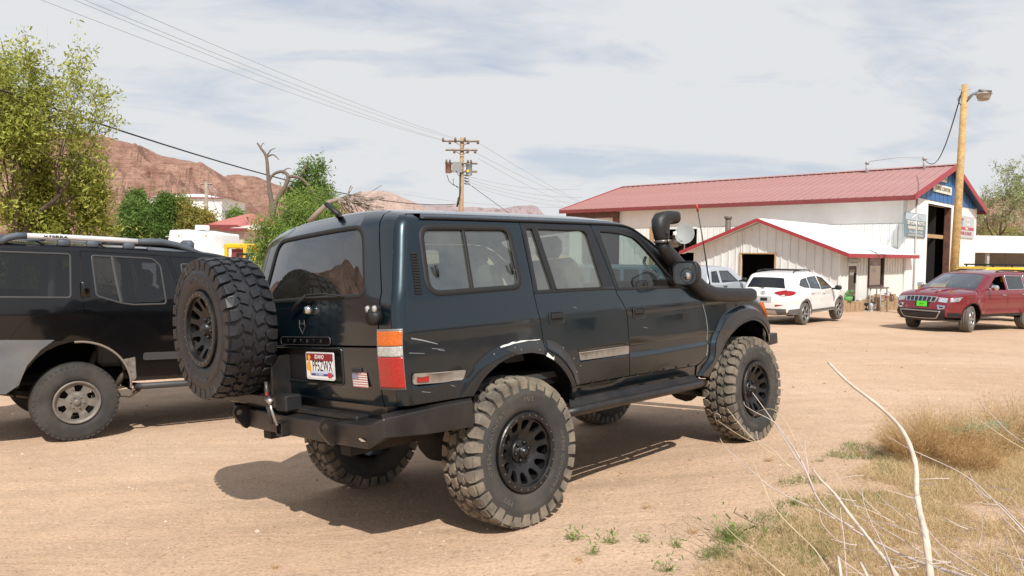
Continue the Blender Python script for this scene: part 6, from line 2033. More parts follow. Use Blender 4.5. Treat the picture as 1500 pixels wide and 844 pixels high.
# ------------------------------------------------ boxy off-roaders
def build_boxy(name,mat,M4,label,rack=False,spare=True):
 prof=[(-.75,.55,.0),(-.78,.95,.0),(-.77,1.25,.01),(-.72,1.70,.01),(-.66,1.79,.01),(-.5,1.805,.02),(1.3,1.805,.02),(1.42,1.77,.02),(1.72,1.28,.03),(1.76,1.22,.03),(2.3,1.20,.03),(2.85,1.15,.03),(2.93,1.05,.03),(2.95,.60,.02)]
 rd=[(.42,.60),(.40,1.0),(.32,1.20),(.32,1.74),(.86,1.74),(.86,.60)]
 fd=[(.89,.60),(.89,1.74),(1.36,1.72),(1.64,1.27),(1.70,.60)]
 cfg=dict(prof=prof,W=([.4,.6,1.2,1.25,1.8],[.78,.80,.80,.79,.71],.04,.02),r=.05,step=.15,zb=.56,inx=.0,
 arches=[(0,.44,.46),(2.42,.44,.46)],
 doors=[dict(name='rear_door',poly=rd,win=[rpoly([(.38,1.27),(.38,1.69),(.82,1.69),(.82,1.27)],.03,3)],handle=(.5,1.12)),dict(name='front_door',poly=fd,win=[rpoly([(.93,1.27),(.93,1.69),(1.33,1.67),(1.56,1.29)],.03,3)],handle=(1.0,1.12))],
 fixed=[dict(poly=rpoly([(-.62,1.28),(-.58,1.68),(.26,1.69),(.26,1.28)],.04,3))],glass='glass_dark',mirror=(1.60,1.33,'black_plastic'),handle_mat='black_plastic',
 strips=[('tailgate',(-.75,.57),(-.68,1.77),mat,[((-.8,.6),(.8,.6),(.78,.93),(-.78,.93),'glass_dark')],(-1,0,0)),('roof',(-.68,1.77),(1.40,1.78),mat,[],(0,0,1)),
 ('windscreen_frame',(1.40,1.78),(1.76,1.22),mat,[((-.85,.1),(.85,.1),(.9,.92),(-.9,.92),'glass_clear')],(1,0,1)),('hood',(1.76,1.22),(2.9,1.10),mat,[],(0,0,1)),('front_panel',(2.9,1.10),(2.95,.60),mat,[((-.5,.2),(.5,.2),(.5,.8),(-.5,.8),'black_plastic')],(1,0,0))],
 R=.40,tw=.27,rim=.21,rimfn=lambda w:rim_spokes(w,.27,.21,5,'rim_black'),wb=2.42,ty=.76,seatx=.95,benchx=.2,lugs=True)
 root,sh=simple_car(name,mat,cfg,M4=M4)
 tag(root,label,'car')
 for cx in(0,2.42):
  for sg in(-1,1):
   ff=MB();ff.smooth=True;vs=[];fs=[]
   for k in range(9):
    a=radians(10+160*k/8)
    for yy in(.78,.93):vs.append((cx+.47*cos(a),sg*yy,.48+.47*sin(a)))
   for k in range(8):fs.append((2*k,2*k+1,2*k+3,2*k+2))
   ff.add(vs,fs);ff.build('fender_flare',M['black_plastic'],root)
 b=MB();b.box((2.98,-.75,.50),(3.12,.75,.66),bev=.02);b.box((-.95,-.75,.50),(-.80,.75,.66),bev=.02);b.build('bumpers',M['black_plastic'],root)
 if spare:
  s=empty('spare_wheel',parent=root);street_tyre(s,.39,.26,.21,lugs=True);rim_spokes(s,.26,.21,5,'rim_black')
  s.matrix_local=Matrix.Translation((-.97,0,1.08))@Matrix.Rotation(radians(-90),4,'Z')
 if rack:
  r=MB()
  for y in(-.62,.62):r.box((-.6,y-.02,1.88),(1.2,y+.02,1.92))
  for x in np.linspace(-.6,1.2,7):r.box((x-.015,-.62,1.87),(x+.015,.62,1.90))
  for x in(-.5,.35,1.1):
   for y in(-.62,.62):r.box((x-.02,y-.02,1.78),(x+.02,y+.02,1.88))
  r.build('roof_rack',M['black_plastic'],root)
 return root
BLACK_SUV=build_black_suv()
CROSSOVER=build_crossover()
RED_SUV=build_red_suv()
# ================================================================== ground, hills
def ground_material():
 m,nt,b=newmat('dirt')
 L=nt.links.new
 tc=N(nt,'ShaderNodeTexCoord')
 big=N(nt,'ShaderNodeTexNoise',i_Scale=0.35,i_Detail=6.0,i_Roughness=0.6)
 mid=N(nt,'ShaderNodeTexNoise',i_Scale=3.2,i_Detail=8.0,i_Roughness=0.65)
 fine=N(nt,'ShaderNodeTexNoise',i_Scale=45.0,i_Detail=6.0,i_Roughness=0.7)
 vor=N(nt,'ShaderNodeTexVoronoi',i_Scale=70.0)
 vor.feature='F1'
 for n in(big,mid,fine,vor):L(tc.outputs['Object'],n.inputs['Vector'])
 r1=ramp(nt,[(0.3,(0.50,0.338,0.228)),(0.52,(0.548,0.380,0.262)),(0.72,(0.585,0.422,0.298))])
 L(big.outputs['Fac'],r1.inputs[0])
 r2=ramp(nt,[(0.30,0.90),(0.52,1.0),(0.75,1.07)])
 L(mid.outputs['Fac'],r2.inputs[0])
 mul=N(nt,'ShaderNodeMix',data_type='RGBA',blend_type='MULTIPLY');mul.inputs[0].default_value=1
 L(r1.outputs[0],mul.inputs[6]);L(r2.outputs[0],mul.inputs[7])
 r3=ramp(nt,[(0.30,0.62),(0.5,1.0),(0.70,1.25)])
 L(fine.outputs['Fac'],r3.inputs[0])
 mp=N(nt,'ShaderNodeMapping');mp.inputs['Rotation'].default_value=(0,0,radians(-38));mp.inputs['Scale'].default_value=(.28,3.2,1);L(tc.outputs['Object'],mp.inputs[0])
 tr=N(nt,'ShaderNodeTexNoise',i_Scale=1.0,i_Detail=7.0,i_Roughness=0.62,i_Distortion=.35);L(mp.outputs[0],tr.inputs['Vector'])
 r4=ramp(nt,[(0.36,0.84),(0.5,1.0),(0.64,1.08)]);L(tr.outputs['Fac'],r4.inputs[0])
 mulT=N(nt,'ShaderNodeMix',data_type='RGBA',blend_type='MULTIPLY');mulT.inputs[0].default_value=.28
 L(mul.outputs[2],mulT.inputs[6]);L(r4.outputs[0],mulT.inputs[7]);mul=mulT
 mul2=N(nt,'ShaderNodeMix',data_type='RGBA',blend_type='MULTIPLY');mul2.inputs[0].default_value=0.8
 L(mul.outputs[2],mul2.inputs[6]);L(r3.outputs[0],mul2.inputs[7])
# scattered pale and dark grit
 hs=N(nt,'ShaderNodeTexWhiteNoise');L(vor.outputs['Position'],hs.inputs['Vector'])
 gr=ramp(nt,[(0.0,0.0),(0.87,0.0),(0.88,1.0)],'LINEAR');L(hs.outputs['Value'],gr.inputs[0])
 dd=N(nt,'ShaderNodeMath',operation='LESS_THAN',i_1=0.30);L(vor.outputs['Distance'],dd.inputs[0])
 mg=N(nt,'ShaderNodeMath',operation='MULTIPLY');L(gr.outputs[0],mg.inputs[0]);L(dd.outputs[0],mg.inputs[1])
 gcol=ramp(nt,[(0.88,(0.62,0.48,0.36)),(0.955,(0.72,0.61,0.48)),(0.965,(0.24,0.14,0.09))]);L(hs.outputs['Value'],gcol.inputs[0])
 mx=N(nt,'ShaderNodeMix',data_type='RGBA')
 L(mg.outputs[0],mx.inputs[0]);L(mul2.outputs[2],mx.inputs[6]);L(gcol.outputs[0],mx.inputs[7])
 L(mx.outputs[2],b.inputs['Base Color'])
 b.inputs['Roughness'].default_value=0.95
 b.inputs['Specular IOR Level'].default_value=0.15
 h0=N(nt,'ShaderNodeMath',operation='MULTIPLY_ADD',i_1=.9);L(tr.outputs['Fac'],h0.inputs[0]);L(mid.outputs['Fac'],h0.inputs[2])
 h=N(nt,'ShaderNodeMath',operation='MULTIPLY_ADD',i_1=0.35);L(fine.outputs['Fac'],h.inputs[0]);L(h0.outputs[0],h.inputs[2])
 h2=N(nt,'ShaderNodeMath',operation='MULTIPLY_ADD',i_1=0.25);L(mg.outputs[0],h2.inputs[0]);L(h.outputs[0],h2.inputs[2])
 bp=N(nt,'ShaderNodeBump',i_Strength=0.8,i_Distance=0.03)
 L(h2.outputs[0],bp.inputs['Height']);L(bp.outputs[0],b.inputs['Normal'])
 return m
def vnoise(x,y,seed=0):
 """smooth value noise in [0,1], numpy"""
 xi=np.floor(x).astype(int);yi=np.floor(y).astype(int)
 fx=x-xi;fy=y-yi
 fx=fx*fx*(3-2*fx);fy=fy*fy*(3-2*fy)
 def hsh(a,b):
  n=(a*374761393+b*668265263+seed*1442695041)&0x7fffffff
  n=(n^(n>>13))*1274126177&0x7fffffff
  return((n^(n>>16))&0xffff)/65535.0
 return(hsh(xi,yi)*(1-fx)+hsh(xi+1,yi)*fx)*(1-fy)+(hsh(xi,yi+1)*(1-fx)+hsh(xi+1,yi+1)*fx)*fy
def fbm(x,y,o=5,seed=0,ridged=False):
 s=0;a=.5;t=0
 for k in range(o):
  v=vnoise(x*2**k+k*17.3,y*2**k-k*9.1,seed+k)
  if ridged:v=1-np.abs(2*v-1)
  s=s+a*v;t+=a;a*=.5
 return s/t
RUTS=[((-6,3.2),(9,7.4)),((-6,4.7),(9,8.8)),((-2,1.5),(3.6,16)),((-8,2.2),(6,4.1)),((-8,10.5),(14,13))]
def micro(x,y):
 r=0
 for(a,b),(c,d)in RUTS:
  L_=math.hypot(c-a,d-b)
  q=((x-a)*(d-b)-(y-b)*(c-a))/L_+.35*np.sin((x+y)*.35)
  q=q/.16
  r=r+(-.011*np.exp(-q*q)+.006*(np.exp(-(q-1.7)**2)+np.exp(-(q+1.7)**2)))*(.5+vnoise(x*1.1,y*1.1,5))
 return r+.018*(fbm(x*1.3,y*1.3,4,3)-.5)+.05*(fbm(x*.25,y*.25,3,8)-.5)
def build_ground():
 xs=np.unique(np.concatenate([np.linspace(-9,9,181),np.geomspace(9,2500,50),-np.geomspace(9,2500,50)]))
 ys=np.unique(np.concatenate([np.linspace(-2,16,181),np.geomspace(16,3200,60),-np.geomspace(2,1500,40)]))
 X,Y=np.meshgrid(xs,ys)
 Z=gh(X,Y)
 fade=np.clip((30-np.hypot(X,Y))/15,0,1)
 Z=Z+micro(X,Y)*fade
# a low earthen rise where the weeds grow, right foreground
 V=np.stack([X.ravel(),Y.ravel(),Z.ravel()],1)
 nx=len(xs)
 i=np.arange(len(ys)-1)[:,None]*nx+np.arange(nx-1)[None]
 Fq=np.stack([i,i+1,i+nx+1,i+nx],-1).reshape(-1,4)
 o=mesh_np('ground',V,Fq,ground_material(),smooth=True)
 tag(o,kind='structure')
def gz(x,y):
 f=min(1,max(0,(30-math.hypot(x,y))/15))
 return ghf(x,y)+float(micro(np.array([x]),np.array([y]))[0])*f
build_ground()
def hill_material(name,c1,c2,c3,sc=0.02,bump=1.0):
 m,nt,b=newmat(name)
 L=nt.links.new
 tc=N(nt,'ShaderNodeTexCoord')
 n=N(nt,'ShaderNodeTexNoise',i_Scale=sc,i_Detail=10.0,i_Roughness=0.65);L(tc.outputs['Object'],n.inputs['Vector'])
 mp=N(nt,'ShaderNodeMapping');mp.inputs['Scale'].default_value=(.6,.6,7);L(tc.outputs['Object'],mp.inputs[0])
 n2=N(nt,'ShaderNodeTexNoise',i_Scale=sc*5,i_Detail=9.0,i_Roughness=0.7);L(mp.outputs[0],n2.inputs['Vector'])
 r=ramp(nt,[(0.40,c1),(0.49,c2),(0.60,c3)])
 a=N(nt,'ShaderNodeMath',operation='MULTIPLY_ADD',i_1=0.5);L(n2.outputs['Fac'],a.inputs[0])
 hlf=N(nt,'ShaderNodeMath',operation='MULTIPLY',i_1=0.5);L(n.outputs['Fac'],hlf.inputs[0]);L(hlf.outputs[0],a.inputs[2])
 vo=N(nt,'ShaderNodeTexVoronoi',i_Scale=sc*7);L(tc.outputs['Object'],vo.inputs['Vector'])
 lt=N(nt,'ShaderNodeMapRange',i_From_Min=.16,i_From_Max=.34,i_To_Min=.6,i_To_Max=0.0);L(vo.outputs['Distance'],lt.inputs[0])
 mxx=N(nt,'ShaderNodeMix',data_type='RGBA');mxx.inputs[7].default_value=(.13,.105,.065,1)
 L(lt.outputs[0],mxx.inputs[0]);L(r.outputs[0],mxx.inputs[6])
 L(a.outputs[0],r.inputs[0]);L(mxx.outputs[2],b.inputs['Base Color'])
 b.inputs['Roughness'].default_value=1.0;b.inputs['Specular IOR Level'].default_value=0.1
 bp=N(nt,'ShaderNodeBump',i_Strength=bump,i_Distance=0.12/sc*.1)
 L(a.outputs[0],bp.inputs['Height']);L(bp.outputs[0],b.inputs['Normal'])
 return m
hill_material('red_rock',(0.14,0.068,0.052),(0.25,0.142,0.108),(0.36,0.232,0.18),0.045,1.0)
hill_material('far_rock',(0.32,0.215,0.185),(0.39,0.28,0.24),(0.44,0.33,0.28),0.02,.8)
hill_material('mesa_rock_hazed',(0.26,0.20,0.21),(0.31,0.245,0.25),(0.36,0.28,0.275),0.003,.6)  # distance haze put into the purple-grey rock colour
def ridge(name,sil,D,depth,mat,rough,seed,n=240,rows=46,foot=0.9):
 """hill whose crest follows the outline sil [(u,v)] at distance D; slope falls towards the camera"""
 sil=sorted(sil)
 us=np.linspace(sil[0][0],sil[-1][0],n)
 c=catmull(sil,8)
 vs=np.interp(us,c[:,0],c[:,1])
 P=np.array([tuple(at(u,v,D))for u,v in zip(us,vs)])
 t=np.linspace(-.55,1,rows)[:,None]       # 1 = foot on the near side, <0 far side
 X=P[:,0][None,:]*(1-np.clip(t,0,1)*depth/D*.0)+0*t
 Yy=P[:,1][None,:]-t*depth
 X=P[:,0][None,:]*(Yy/P[:,1][None,:])*.5+P[:,0][None,:]*.5
 hgt=P[:,2]-(-1.2)
 base=np.maximum(hgt,0)[None,:]
 tt=np.abs(t)/np.where(t<0,.55,1)
 prof=(1-tt)**foot*(1-.15*np.sin(tt*pi))
 nz=fbm(X/rough,Yy/rough,6,seed,True)-.5
 nz2=fbm(X/(rough*4),Yy/(rough*4),3,seed+9)-.5
 Z=-1.2+base*np.clip(prof+nz*.60*np.sin(np.clip(tt,0,1)*pi)**.6+nz2*.25*np.sin(np.clip(tt,0,1)*pi),0,1.0)
 crest=fbm(X/(rough*.35),Yy/(rough*.35),4,seed+4)-.5
 Z=Z+crest*rough*.05*(tt<.95)
 V=np.stack([X.ravel(),np.broadcast_to(Yy,X.shape).ravel(),Z.ravel()],1)
 i=np.arange(rows-1)[:,None]*n+np.arange(n-1)[None]
 Fq=np.stack([i,i+n,i+n+1,i+1],-1).reshape(-1,4)
 o=mesh_np(name,V,Fq,M[mat],smooth=False)
 tag(o,kind='structure')
 return o
ridge('hills',[(-420,215),(-250,165),(-120,175),(0,178),(90,196),(150,202),(180,208),(205,214),(232,225),(262,233),(285,238),(303,243),(318,252),(332,262),(345,275),(400,330),(450,372)],520,260,'red_rock',24,3,n=420,rows=80)
ridge('hills',[(250,372),(290,300),(325,263),(345,258),(368,258),(385,262),(400,269),(420,275),(445,279),(470,284),(500,296),(530,330),(560,372)],900,300,'red_rock',50,5,n=200)
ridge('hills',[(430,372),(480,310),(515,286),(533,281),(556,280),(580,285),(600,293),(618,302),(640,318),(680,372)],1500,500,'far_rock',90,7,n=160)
ridge('mesa',[(560,372),(590,318),(612,302),(640,301),(660,300),(676,303),(700,304),(722,306),(745,304),(765,301),(781,301),(789,305),(797,314),(820,325),(880,372)],2900,500,'mesa_rock_hazed',120,9,n=200)
ridge('hills',[(1330,372),(1400,300),(1425,293),(1450,290),(1480,285),(1520,280),(1580,286),(1700,300),(1900,372)],420,160,'red_rock',22,13,n=200)
# rock wall behind the photographer (seen only as a reflection in the glass)
def rim_hills(azel,D,seed,n=150,rows=26):
 """red rock rim that goes on round the lot outside the frame; azel = (azimuth deg from +y, crest height m)"""
 az=np.radians(np.linspace(azel[0][0],azel[-1][0],n))
 c=catmull(azel,6)
 h=np.interp(np.degrees(az),c[:,0],c[:,1])
 t=np.linspace(0,1,rows)[:,None]
 Rr=D*.62+t*D*.38+0*az[None]
 X=Rr*np.sin(az)[None];Y=Rr*np.cos(az)[None]
 Z=-1.3+h[None]*np.clip(t,0,1)**.8*(.85+.22*fbm(X/30,Y/30,5,seed,True))
 Z=np.where(t<.01,-1.3,Z)
 V=np.stack([X.ravel(),Y.ravel(),Z.ravel()],1)
 i=np.arange(rows-1)[:,None]*n+np.arange(n-1)[None]
 Fq=np.stack([i,i+1,i+n+1,i+n],-1).reshape(-1,4)
 tag(mesh_np('hills',V,Fq,M['red_rock'],smooth=False),kind='structure')
rim_hills([(-150,0),(-135,20),(-115,30),(-98,50),(-87,96),(-78,100),(-68,60),(-52,40),(-44,36),(-38,0)],460,31)
rim_hills([(52,0),(60,20),(75,34),(90,30),(105,40),(125,34),(150,20),(170,0)],480,41)
# ================================================================== building materials
def wall_paint(name,col,scale=1.2,stain=(.5,.44,.36),amt=.25,bump=.25,bscale=30):
 return simple(name,col,rough=.85,spec=.2,noise=.05,nscale=scale,bump=bump,bscale=bscale,dirt=stain,dirtamt=amt,dscale=2.2,dmap=(1,1,.16))
wall_paint('stucco_white',(0.80,0.79,0.77),amt=.10)
wall_paint('stucco_cream',(0.78,0.77,0.74),amt=.12)
simple('metal_white',(0.70,0.72,0.72),rough=.5,spec=.4,noise=.06,nscale=2,dirt=(.46,.43,.38),dirtamt=.22,dscale=3,dmap=(1,1,.15))
simple('metal_white_warm',(0.76,0.77,0.75),rough=.55,spec=.4,noise=.05,nscale=2,dirt=(.50,.45,.38),dirtamt=.25,dscale=3,dmap=(1,1,.15))
simple('roof_red',(0.40,0.205,0.19),rough=.42,spec=.5,noise=.10,nscale=1.5,dirt=(.48,.29,.26),dirtamt=.5,dscale=1.5,dmap=(.3,1,.3))
simple('trim_red',(0.34,0.035,0.045),rough=.5,noise=.15,nscale=4)
simple('trim_red_dark',(0.20,0.04,0.04),rough=.6,noise=.15,nscale=4)
simple('roof_white',(0.80,0.80,0.80),rough=.45,noise=.04,nscale=2)
simple('blue_siding',(0.025,0.13,0.34),rough=.5,noise=.12,nscale=3)
simple('rust_steel',(0.13,0.060,0.042),rough=.8,noise=.5,nscale=5)
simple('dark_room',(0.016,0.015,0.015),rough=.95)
simple('wood_frame',(0.42,0.27,0.13),rough=.8,noise=.2,nscale=8)
simple('door_brown',(0.06,0.035,0.028),rough=.5)
simple('concrete',(0.42,0.39,0.34),rough=.95,noise=.12,nscale=3)
simple('pipe_rust',(0.16,0.12,0.105),rough=.7,metal=.3,noise=.4,nscale=6)
simple('conduit',(0.40,0.40,0.40),rough=.6)
simple('sign_slate',(0.16,0.22,0.24),rough=.6,noise=.2,nscale=3)
simple('sign_slate_light',(0.42,0.50,0.56),rough=.6,noise=.1,nscale=3)
simple('sign_cream',(0.72,0.69,0.58),rough=.6)
simple('sign_grey',(0.48,0.50,0.50),rough=.6,noise=.1,nscale=3)
simple('sign_red',(0.42,0.08,0.11),rough=.6)
simple('sign_blue',(0.22,0.32,0.46),rough=.6)
glass('glass_office',(0.20,0.17,0.14),refl=2.2)
BA=at(1327,380,36.0)
BLD_RZ=radians(46)
BLD_M=Matrix.Translation((BA.x,BA.y,0))@Matrix.Rotation(BLD_RZ,4,'Z')
BINV=BLD_M.inverted()
def bl(u,v,axis,val):
 """local building coordinates of the point seen at photo pixel (u,v) lying on plane axis=val"""
 o=BINV@Vector((0,0,CAM_H));d=(BINV.to_3x3()@ray(u,v))
 k='xyz'.index(axis)
 t=(val-o[k])/d[k]
 return o+d*t
def main_building():
 root=empty('auto_shop',mat=BLD_M,size=2)
 tag(root,'long white auto repair shop with faded red metal roof and blue gable','building')
 L_,Wd=21.1,13.4
 G0=-.75
 EV=4.80;RG=6.72;RISE=RG-EV
 hx=Wd/2
# ---- long wall on x=0, facing -x. openings given by photo pixels
 bay=[bl(957,336,'x',0),bl(1021,333,'x',0)]          # big bay behind the snorkel
 y0,y1=bay[1].y,bay[0].y
 ztop=bay[0].z
 b2=[bl(850,313,'x',0),bl(908,313,'x',0)]
 y2,y3=b2[1].y,min(b2[0].y,L_-.3);z2=b2[0].z
 zmid=bl(1100,331,'x',0).z
 def wallrect(name,a,b,za,zb,mt,x=0,th=.2,par=root):
  mb=MB();mb.box((x,a,za),(x+th,b,zb));return mb.build(name,M[mt],par)
 wallrect('upper_wall',0,L_,zmid,EV-.02,'stucco_cream')
# lower wall of ribbed metal with bays left open
 segs=[(0,y0),(y1,y2),(y3,L_)]
 for a,b in segs:
  if b-a<.05:continue
  wallrect('lower_wall',a,b,G0,zmid-.01,'metal_white_warm',x=.03)
  n=max(1,int((b-a)/.38));w=(b-a)/n
  pm=None
  for k in range(n):
   if pm is None:
    mb=MB()
    mb.box((-.012,.01,G0),(.029,w-.01,zmid-.02));mb.box((-.045,.01,G0),(-.013,.05,zmid-.02));mb.box((-.030,w*.5,G0),(-.013,w*.5+.03,zmid-.02))
    o=mb.build('wall_panel',M['metal_white_warm'],root);pm=o
   else:
    o=pm.copy();COL.objects.link(o)
   o.location=(0,a+k*w,0)
 if ztop<zmid:wallrect('lintel',y0,y1,ztop,zmid-.01,'metal_white_warm',x=.0)
 wallrect('lintel',y2,y3,min(z2,zmid-.02)-.0,zmid-.01,'stucco_cream',x=.0)if z2<zmid else None
# steel frame on far bay
 fr=MB();fr.smooth=False
 zz=zmid+.02
 c0,c1=bl(838,314,'x',-.15),bl(906,312,'x',-.15)
 fr.box((-.30,c1.y,c1.z-.28),(-.05,c0.y+.4,c1.z+.10));
 fr.build('rusty_beam',M['rust_steel'],root)
 f2=MB();f2.box((-.28,c1.y,c1.z-1.0),(-.06,c1.y+.35,c1.z-.30));f2.box((-.20,c1.y+2.0,c1.z-.5),(-.08,c1.y+3.2,c1.z-.30));f2.build('beam_bracket',M['rust_steel'],root)
 tb=MB();tb.box((-.05,y0-.02,ztop-.02),(.05,y1+.02,ztop+.16));tb.build('bay_header',M['metal_white'],root)
 pj=MB();pj.box((-.06,y1,G0),(.10,y1+.22,ztop+.15));pj.build('bay_post',M['wood_frame'],root)
# far and back walls, floor, dark interior
 wallrect('back_wall',0,L_,G0,EV,'stucco_white',x=Wd-.2)
 mb=MB();mb.box((0.2,L_-.2,G0),(Wd-.2,L_,EV));mb.prism([(0.2,0),(Wd-.2,0),(hx,RISE*.97)],0,.18,M=Matrix(((1,0,0,0),(0,0,-1,L_),(0,1,0,EV-.03),(0,0,0,1))));mb.build('end_wall',M['stucco_white'],root)
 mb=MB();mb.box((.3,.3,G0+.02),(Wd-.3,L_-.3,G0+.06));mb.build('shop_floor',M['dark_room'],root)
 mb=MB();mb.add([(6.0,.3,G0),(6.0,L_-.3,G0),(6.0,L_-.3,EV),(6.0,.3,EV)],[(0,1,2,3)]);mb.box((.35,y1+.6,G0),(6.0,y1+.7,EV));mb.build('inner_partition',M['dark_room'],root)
# ---- gable wall on y=0, facing -y
 ga=[bl(1358,298,'y',0),bl(1393,301,'y',0)]
 gx0,gx1,gzt=ga[0].x,ga[1].x,ga[0].z
 gx1=min(gx1,Wd-1.2)
 gw=MB()
 for a,b,za,zb in((0,gx0,G0,EV-.1),(gx1,Wd,G0,EV-.1),(gx0,gx1,gzt,EV-.1)):
  gw.box((a,-.02,za),(b,.2,zb))
 gwo=gw.build('gable_wall',M['stucco_white'],root)
 jb=MB();jb.box((gx0-.06,-.06,G0),(gx0,.30,gzt));jb.box((gx1,-.06,G0),(gx1+.30,.30,gzt));jb.box((gx0-.06,-.06,gzt),(gx1+.30,.30,gzt+.08));jb.build('door_jamb',M['stucco_white'],root)
 jr=MB();jr.box((gx0,-.03,G0),(gx0+.10,.28,gzt));jr.box((gx1-.10,-.03,G0),(gx1,.28,gzt));jr.build('door_track',M['rust_steel'],root)
 dr=MB();zb_=bl(1370,347,'y',.3).z
 dr.box((gx0+.1,.30,zb_-.08),(gx1-.1,.36,zb_+.12));dr.build('door_rail',M['wood_frame'],root)
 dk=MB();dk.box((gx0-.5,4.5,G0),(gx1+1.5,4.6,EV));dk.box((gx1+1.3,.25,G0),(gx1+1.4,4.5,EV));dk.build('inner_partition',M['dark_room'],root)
# stored shape inside
 inn=MB();inn.box((gx0+.6,2.2,G0),(gx1-.4,3.8,.6),bev=.2);inn.box((gx0+.3,2.5,.9),(gx0+1.1,2.7,1.3));inn.build('stored_gear',M['interior_dark'],root)
 pn=MB();pn.box((gx0+.2,2.0,.95),(gx0+.95,2.1,1.40));pn.build('wall_notice',M['sign_grey'],root)
# blue siding in the gable: one board each
 nb=34
 for k in range(nb):
  a=Wd*k/nb;b=Wd*(k+1)/nb-.02
  za=EV-.09+RISE*(1-abs((a-hx)/hx))-.06;zb=EV-.09+RISE*(1-abs((b-hx)/hx))-.06
  if max(za,zb)<EV:continue
  mb=MB()
  pts=[(a,EV-.095),(b,EV-.095),(b,max(EV-.08,zb))]
  if a<hx<b:pts.append((hx,EV-.15+RISE))
  pts.append((a,max(EV-.08,za)))
  n=len(pts)
  yy=-.05-(.012 if k%2 else 0)
  mb.add([(x,yy,z)for x,z in pts]+[(x,0.1,z)for x,z in pts],[tuple(range(n))]+[(i,i+n,(i+1)%n+n,(i+1)%n)for i in range(n)])
  mb.build('siding_board',M['blue_siding'],root)
# ---- roof: ribbed panels, each laid as one piece
 ov=.55;ovg=.42
 yA,yB=-ovg,L_+.45
 npn=50
 pw=(yB-yA)/npn
 sl=math.hypot(hx+ov,RISE*(hx+ov)/hx)
 ang=math.atan2(RISE,hx)
 for side in(0,1):
  first=None
  for k in range(npn):
   if first is None:
    mb=MB()
    mb.box((0,0,0),(sl,pw-.004,.035));mb.box((0,0,.035),(sl,.035,.075));mb.box((0,pw*.5,.035),(sl,pw*.5+.02,.050))
    o=mb.build('roof_panel',M['roof_red'],root);first=o
   else:
    o=first.copy();COL.objects.link(o)
   if side==0:
    o.matrix_local=Matrix.Translation((-ov,yA+k*pw,EV-RISE*ov/hx))@Matrix.Rotation(-ang,4,'Y')
   else:
    o.matrix_local=Matrix.Translation((Wd+ov,yA+(k+1)*pw,EV-RISE*ov/hx))@Matrix.Rotation(pi,4,'Z')@Matrix.Rotation(-ang,4,'Y')
 rc=MB();rc.prism([(hx-.22,RG+.045),(hx,RG+.13),(hx+.22,RG+.045),(hx,RG+.02)],yA,yB,M=Matrix(((1,0,0,0),(0,0,1,0),(0,1,0,0),(0,0,0,1))));rco=rc.build('ridge_cap',M['roof_red'],root);fix_normals(rco)
 ez=EV-RISE*ov/hx
 fa=MB()
 fa.box((-ov-.05,yA,ez-.20),(-ov-.001,yB,ez+.03));fa.box((Wd+ov+.001,yA,ez-.20),(Wd+ov+.05,yB,ez+.03))
 fa.build('eave_trim',M['trim_red_dark'],root)
 sf=MB()
 sf.add([(-ov,yA,ez-.05),(0,yA,EV-.08),(0,yB,EV-.08),(-ov,yB,ez-.05)],[(0,1,2,3)]);sf.build('soffit',M['metal_white'],root)
 for yy in(yA-.06,yB+.001):
  vb=MB()
  for sx_,x0 in((1,-ov),(-1,Wd+ov)):
   xm=hx
   vs=[(x0,yy,ez-.20),(xm,yy,RG-.20),(xm,yy,RG+.10),(x0,yy,ez+.08)]
   vs+=[(x,yy+.055,z)for x,_,z in vs]
   vb.add(vs,[(0,1,2,3),(7,6,5,4),(0,4,5,1),(3,2,6,7),(0,3,7,4),(1,5,6,2)])
  vo=vb.build('verge_trim',M['trim_red'],root);fix_normals(vo)
 gs=MB()
 for sx_,x0 in((1,-ov),(-1,Wd+ov)):
  gs.add([(x0,yA,ez-.03),(hx,yA,RG-.03),(hx,.0,RG-.03),(x0,.0,ez-.03)],[(0,1,2,3)])
 gs.build('gable_soffit',M['sign_dark_blue'],root)
# conduit up the wall, insulator knobs and gooseneck on the ridge
 cd=MB();cd.smooth=True
 p=bl(1338,400,'y',-.05);q=bl(1344,290,'y',-.05)
 cd.tube([(p.x,-.07,G0),(p.x+.1,-.07,EV-.15)],.045,6);cd.build('conduit',M['conduit'],root)
 kb=MB();kb.smooth=True;kb.tube([(-.35,-.25,ez+.0),(-.1,-.40,EV-.25)],.04,6);kb.cyl((-.45,-.3,ez-.15),(-.45,-.3,ez+.05),.07,8);kb.build('service_bracket',M['pipe_rust'],root)
 vt=MB();vt.smooth=True
 for yy in(1.0,4.0):vt.cyl((hx-.6,yy,RG-.2),(hx-.6,yy,RG+.42),.08,8);vt.cyl((hx-.6,yy,RG+.38),(hx-.6,yy,RG+.55),.13,8,.08)
 vt.tube([(hx-.6,1.0,RG+.5),(hx-.6,2.4,RG+.62),(hx-.6,4.0,RG+.5)],.015,4)
 vt.build('roof_vents',M['conduit'],root)
# ---- signs: things of their own hung on the wall
 def sign(name,uv,mat,label,y=-.06):
  (u0,v0),(u1,v1)=uv
  a,b=bl(u0,v0,'y',y),bl(u1,v1,'y',y)
  c=Vector(((a.x+b.x)/2,y,(a.z+b.z)/2));w=b.x-a.x;h=a.z-b.z
  e=empty(name,mat=BLD_M@frame(c,(1,0,0),(0,-1,0)))
  tag(e,label,'sign')
  mb=MB();mb.box((-w/2,-h/2,-.03),(w/2,h/2,.02),bev=.01);mb.build('board',M[mat],e)
  return e,w,h
 e,w,h=sign('shop_sign',((1326,310),(1355,349)),'sign_slate','slate grey auto repair and sales sign left of the tall doorway')
 def bar(e_,x0,x1,y0_,y1_,mt,nm='sign_band',z=.022):
  mb=MB();mb.box((x0,y0_,z),(x1,y1_,z+.004));mb.build(nm,M[mt],e_)
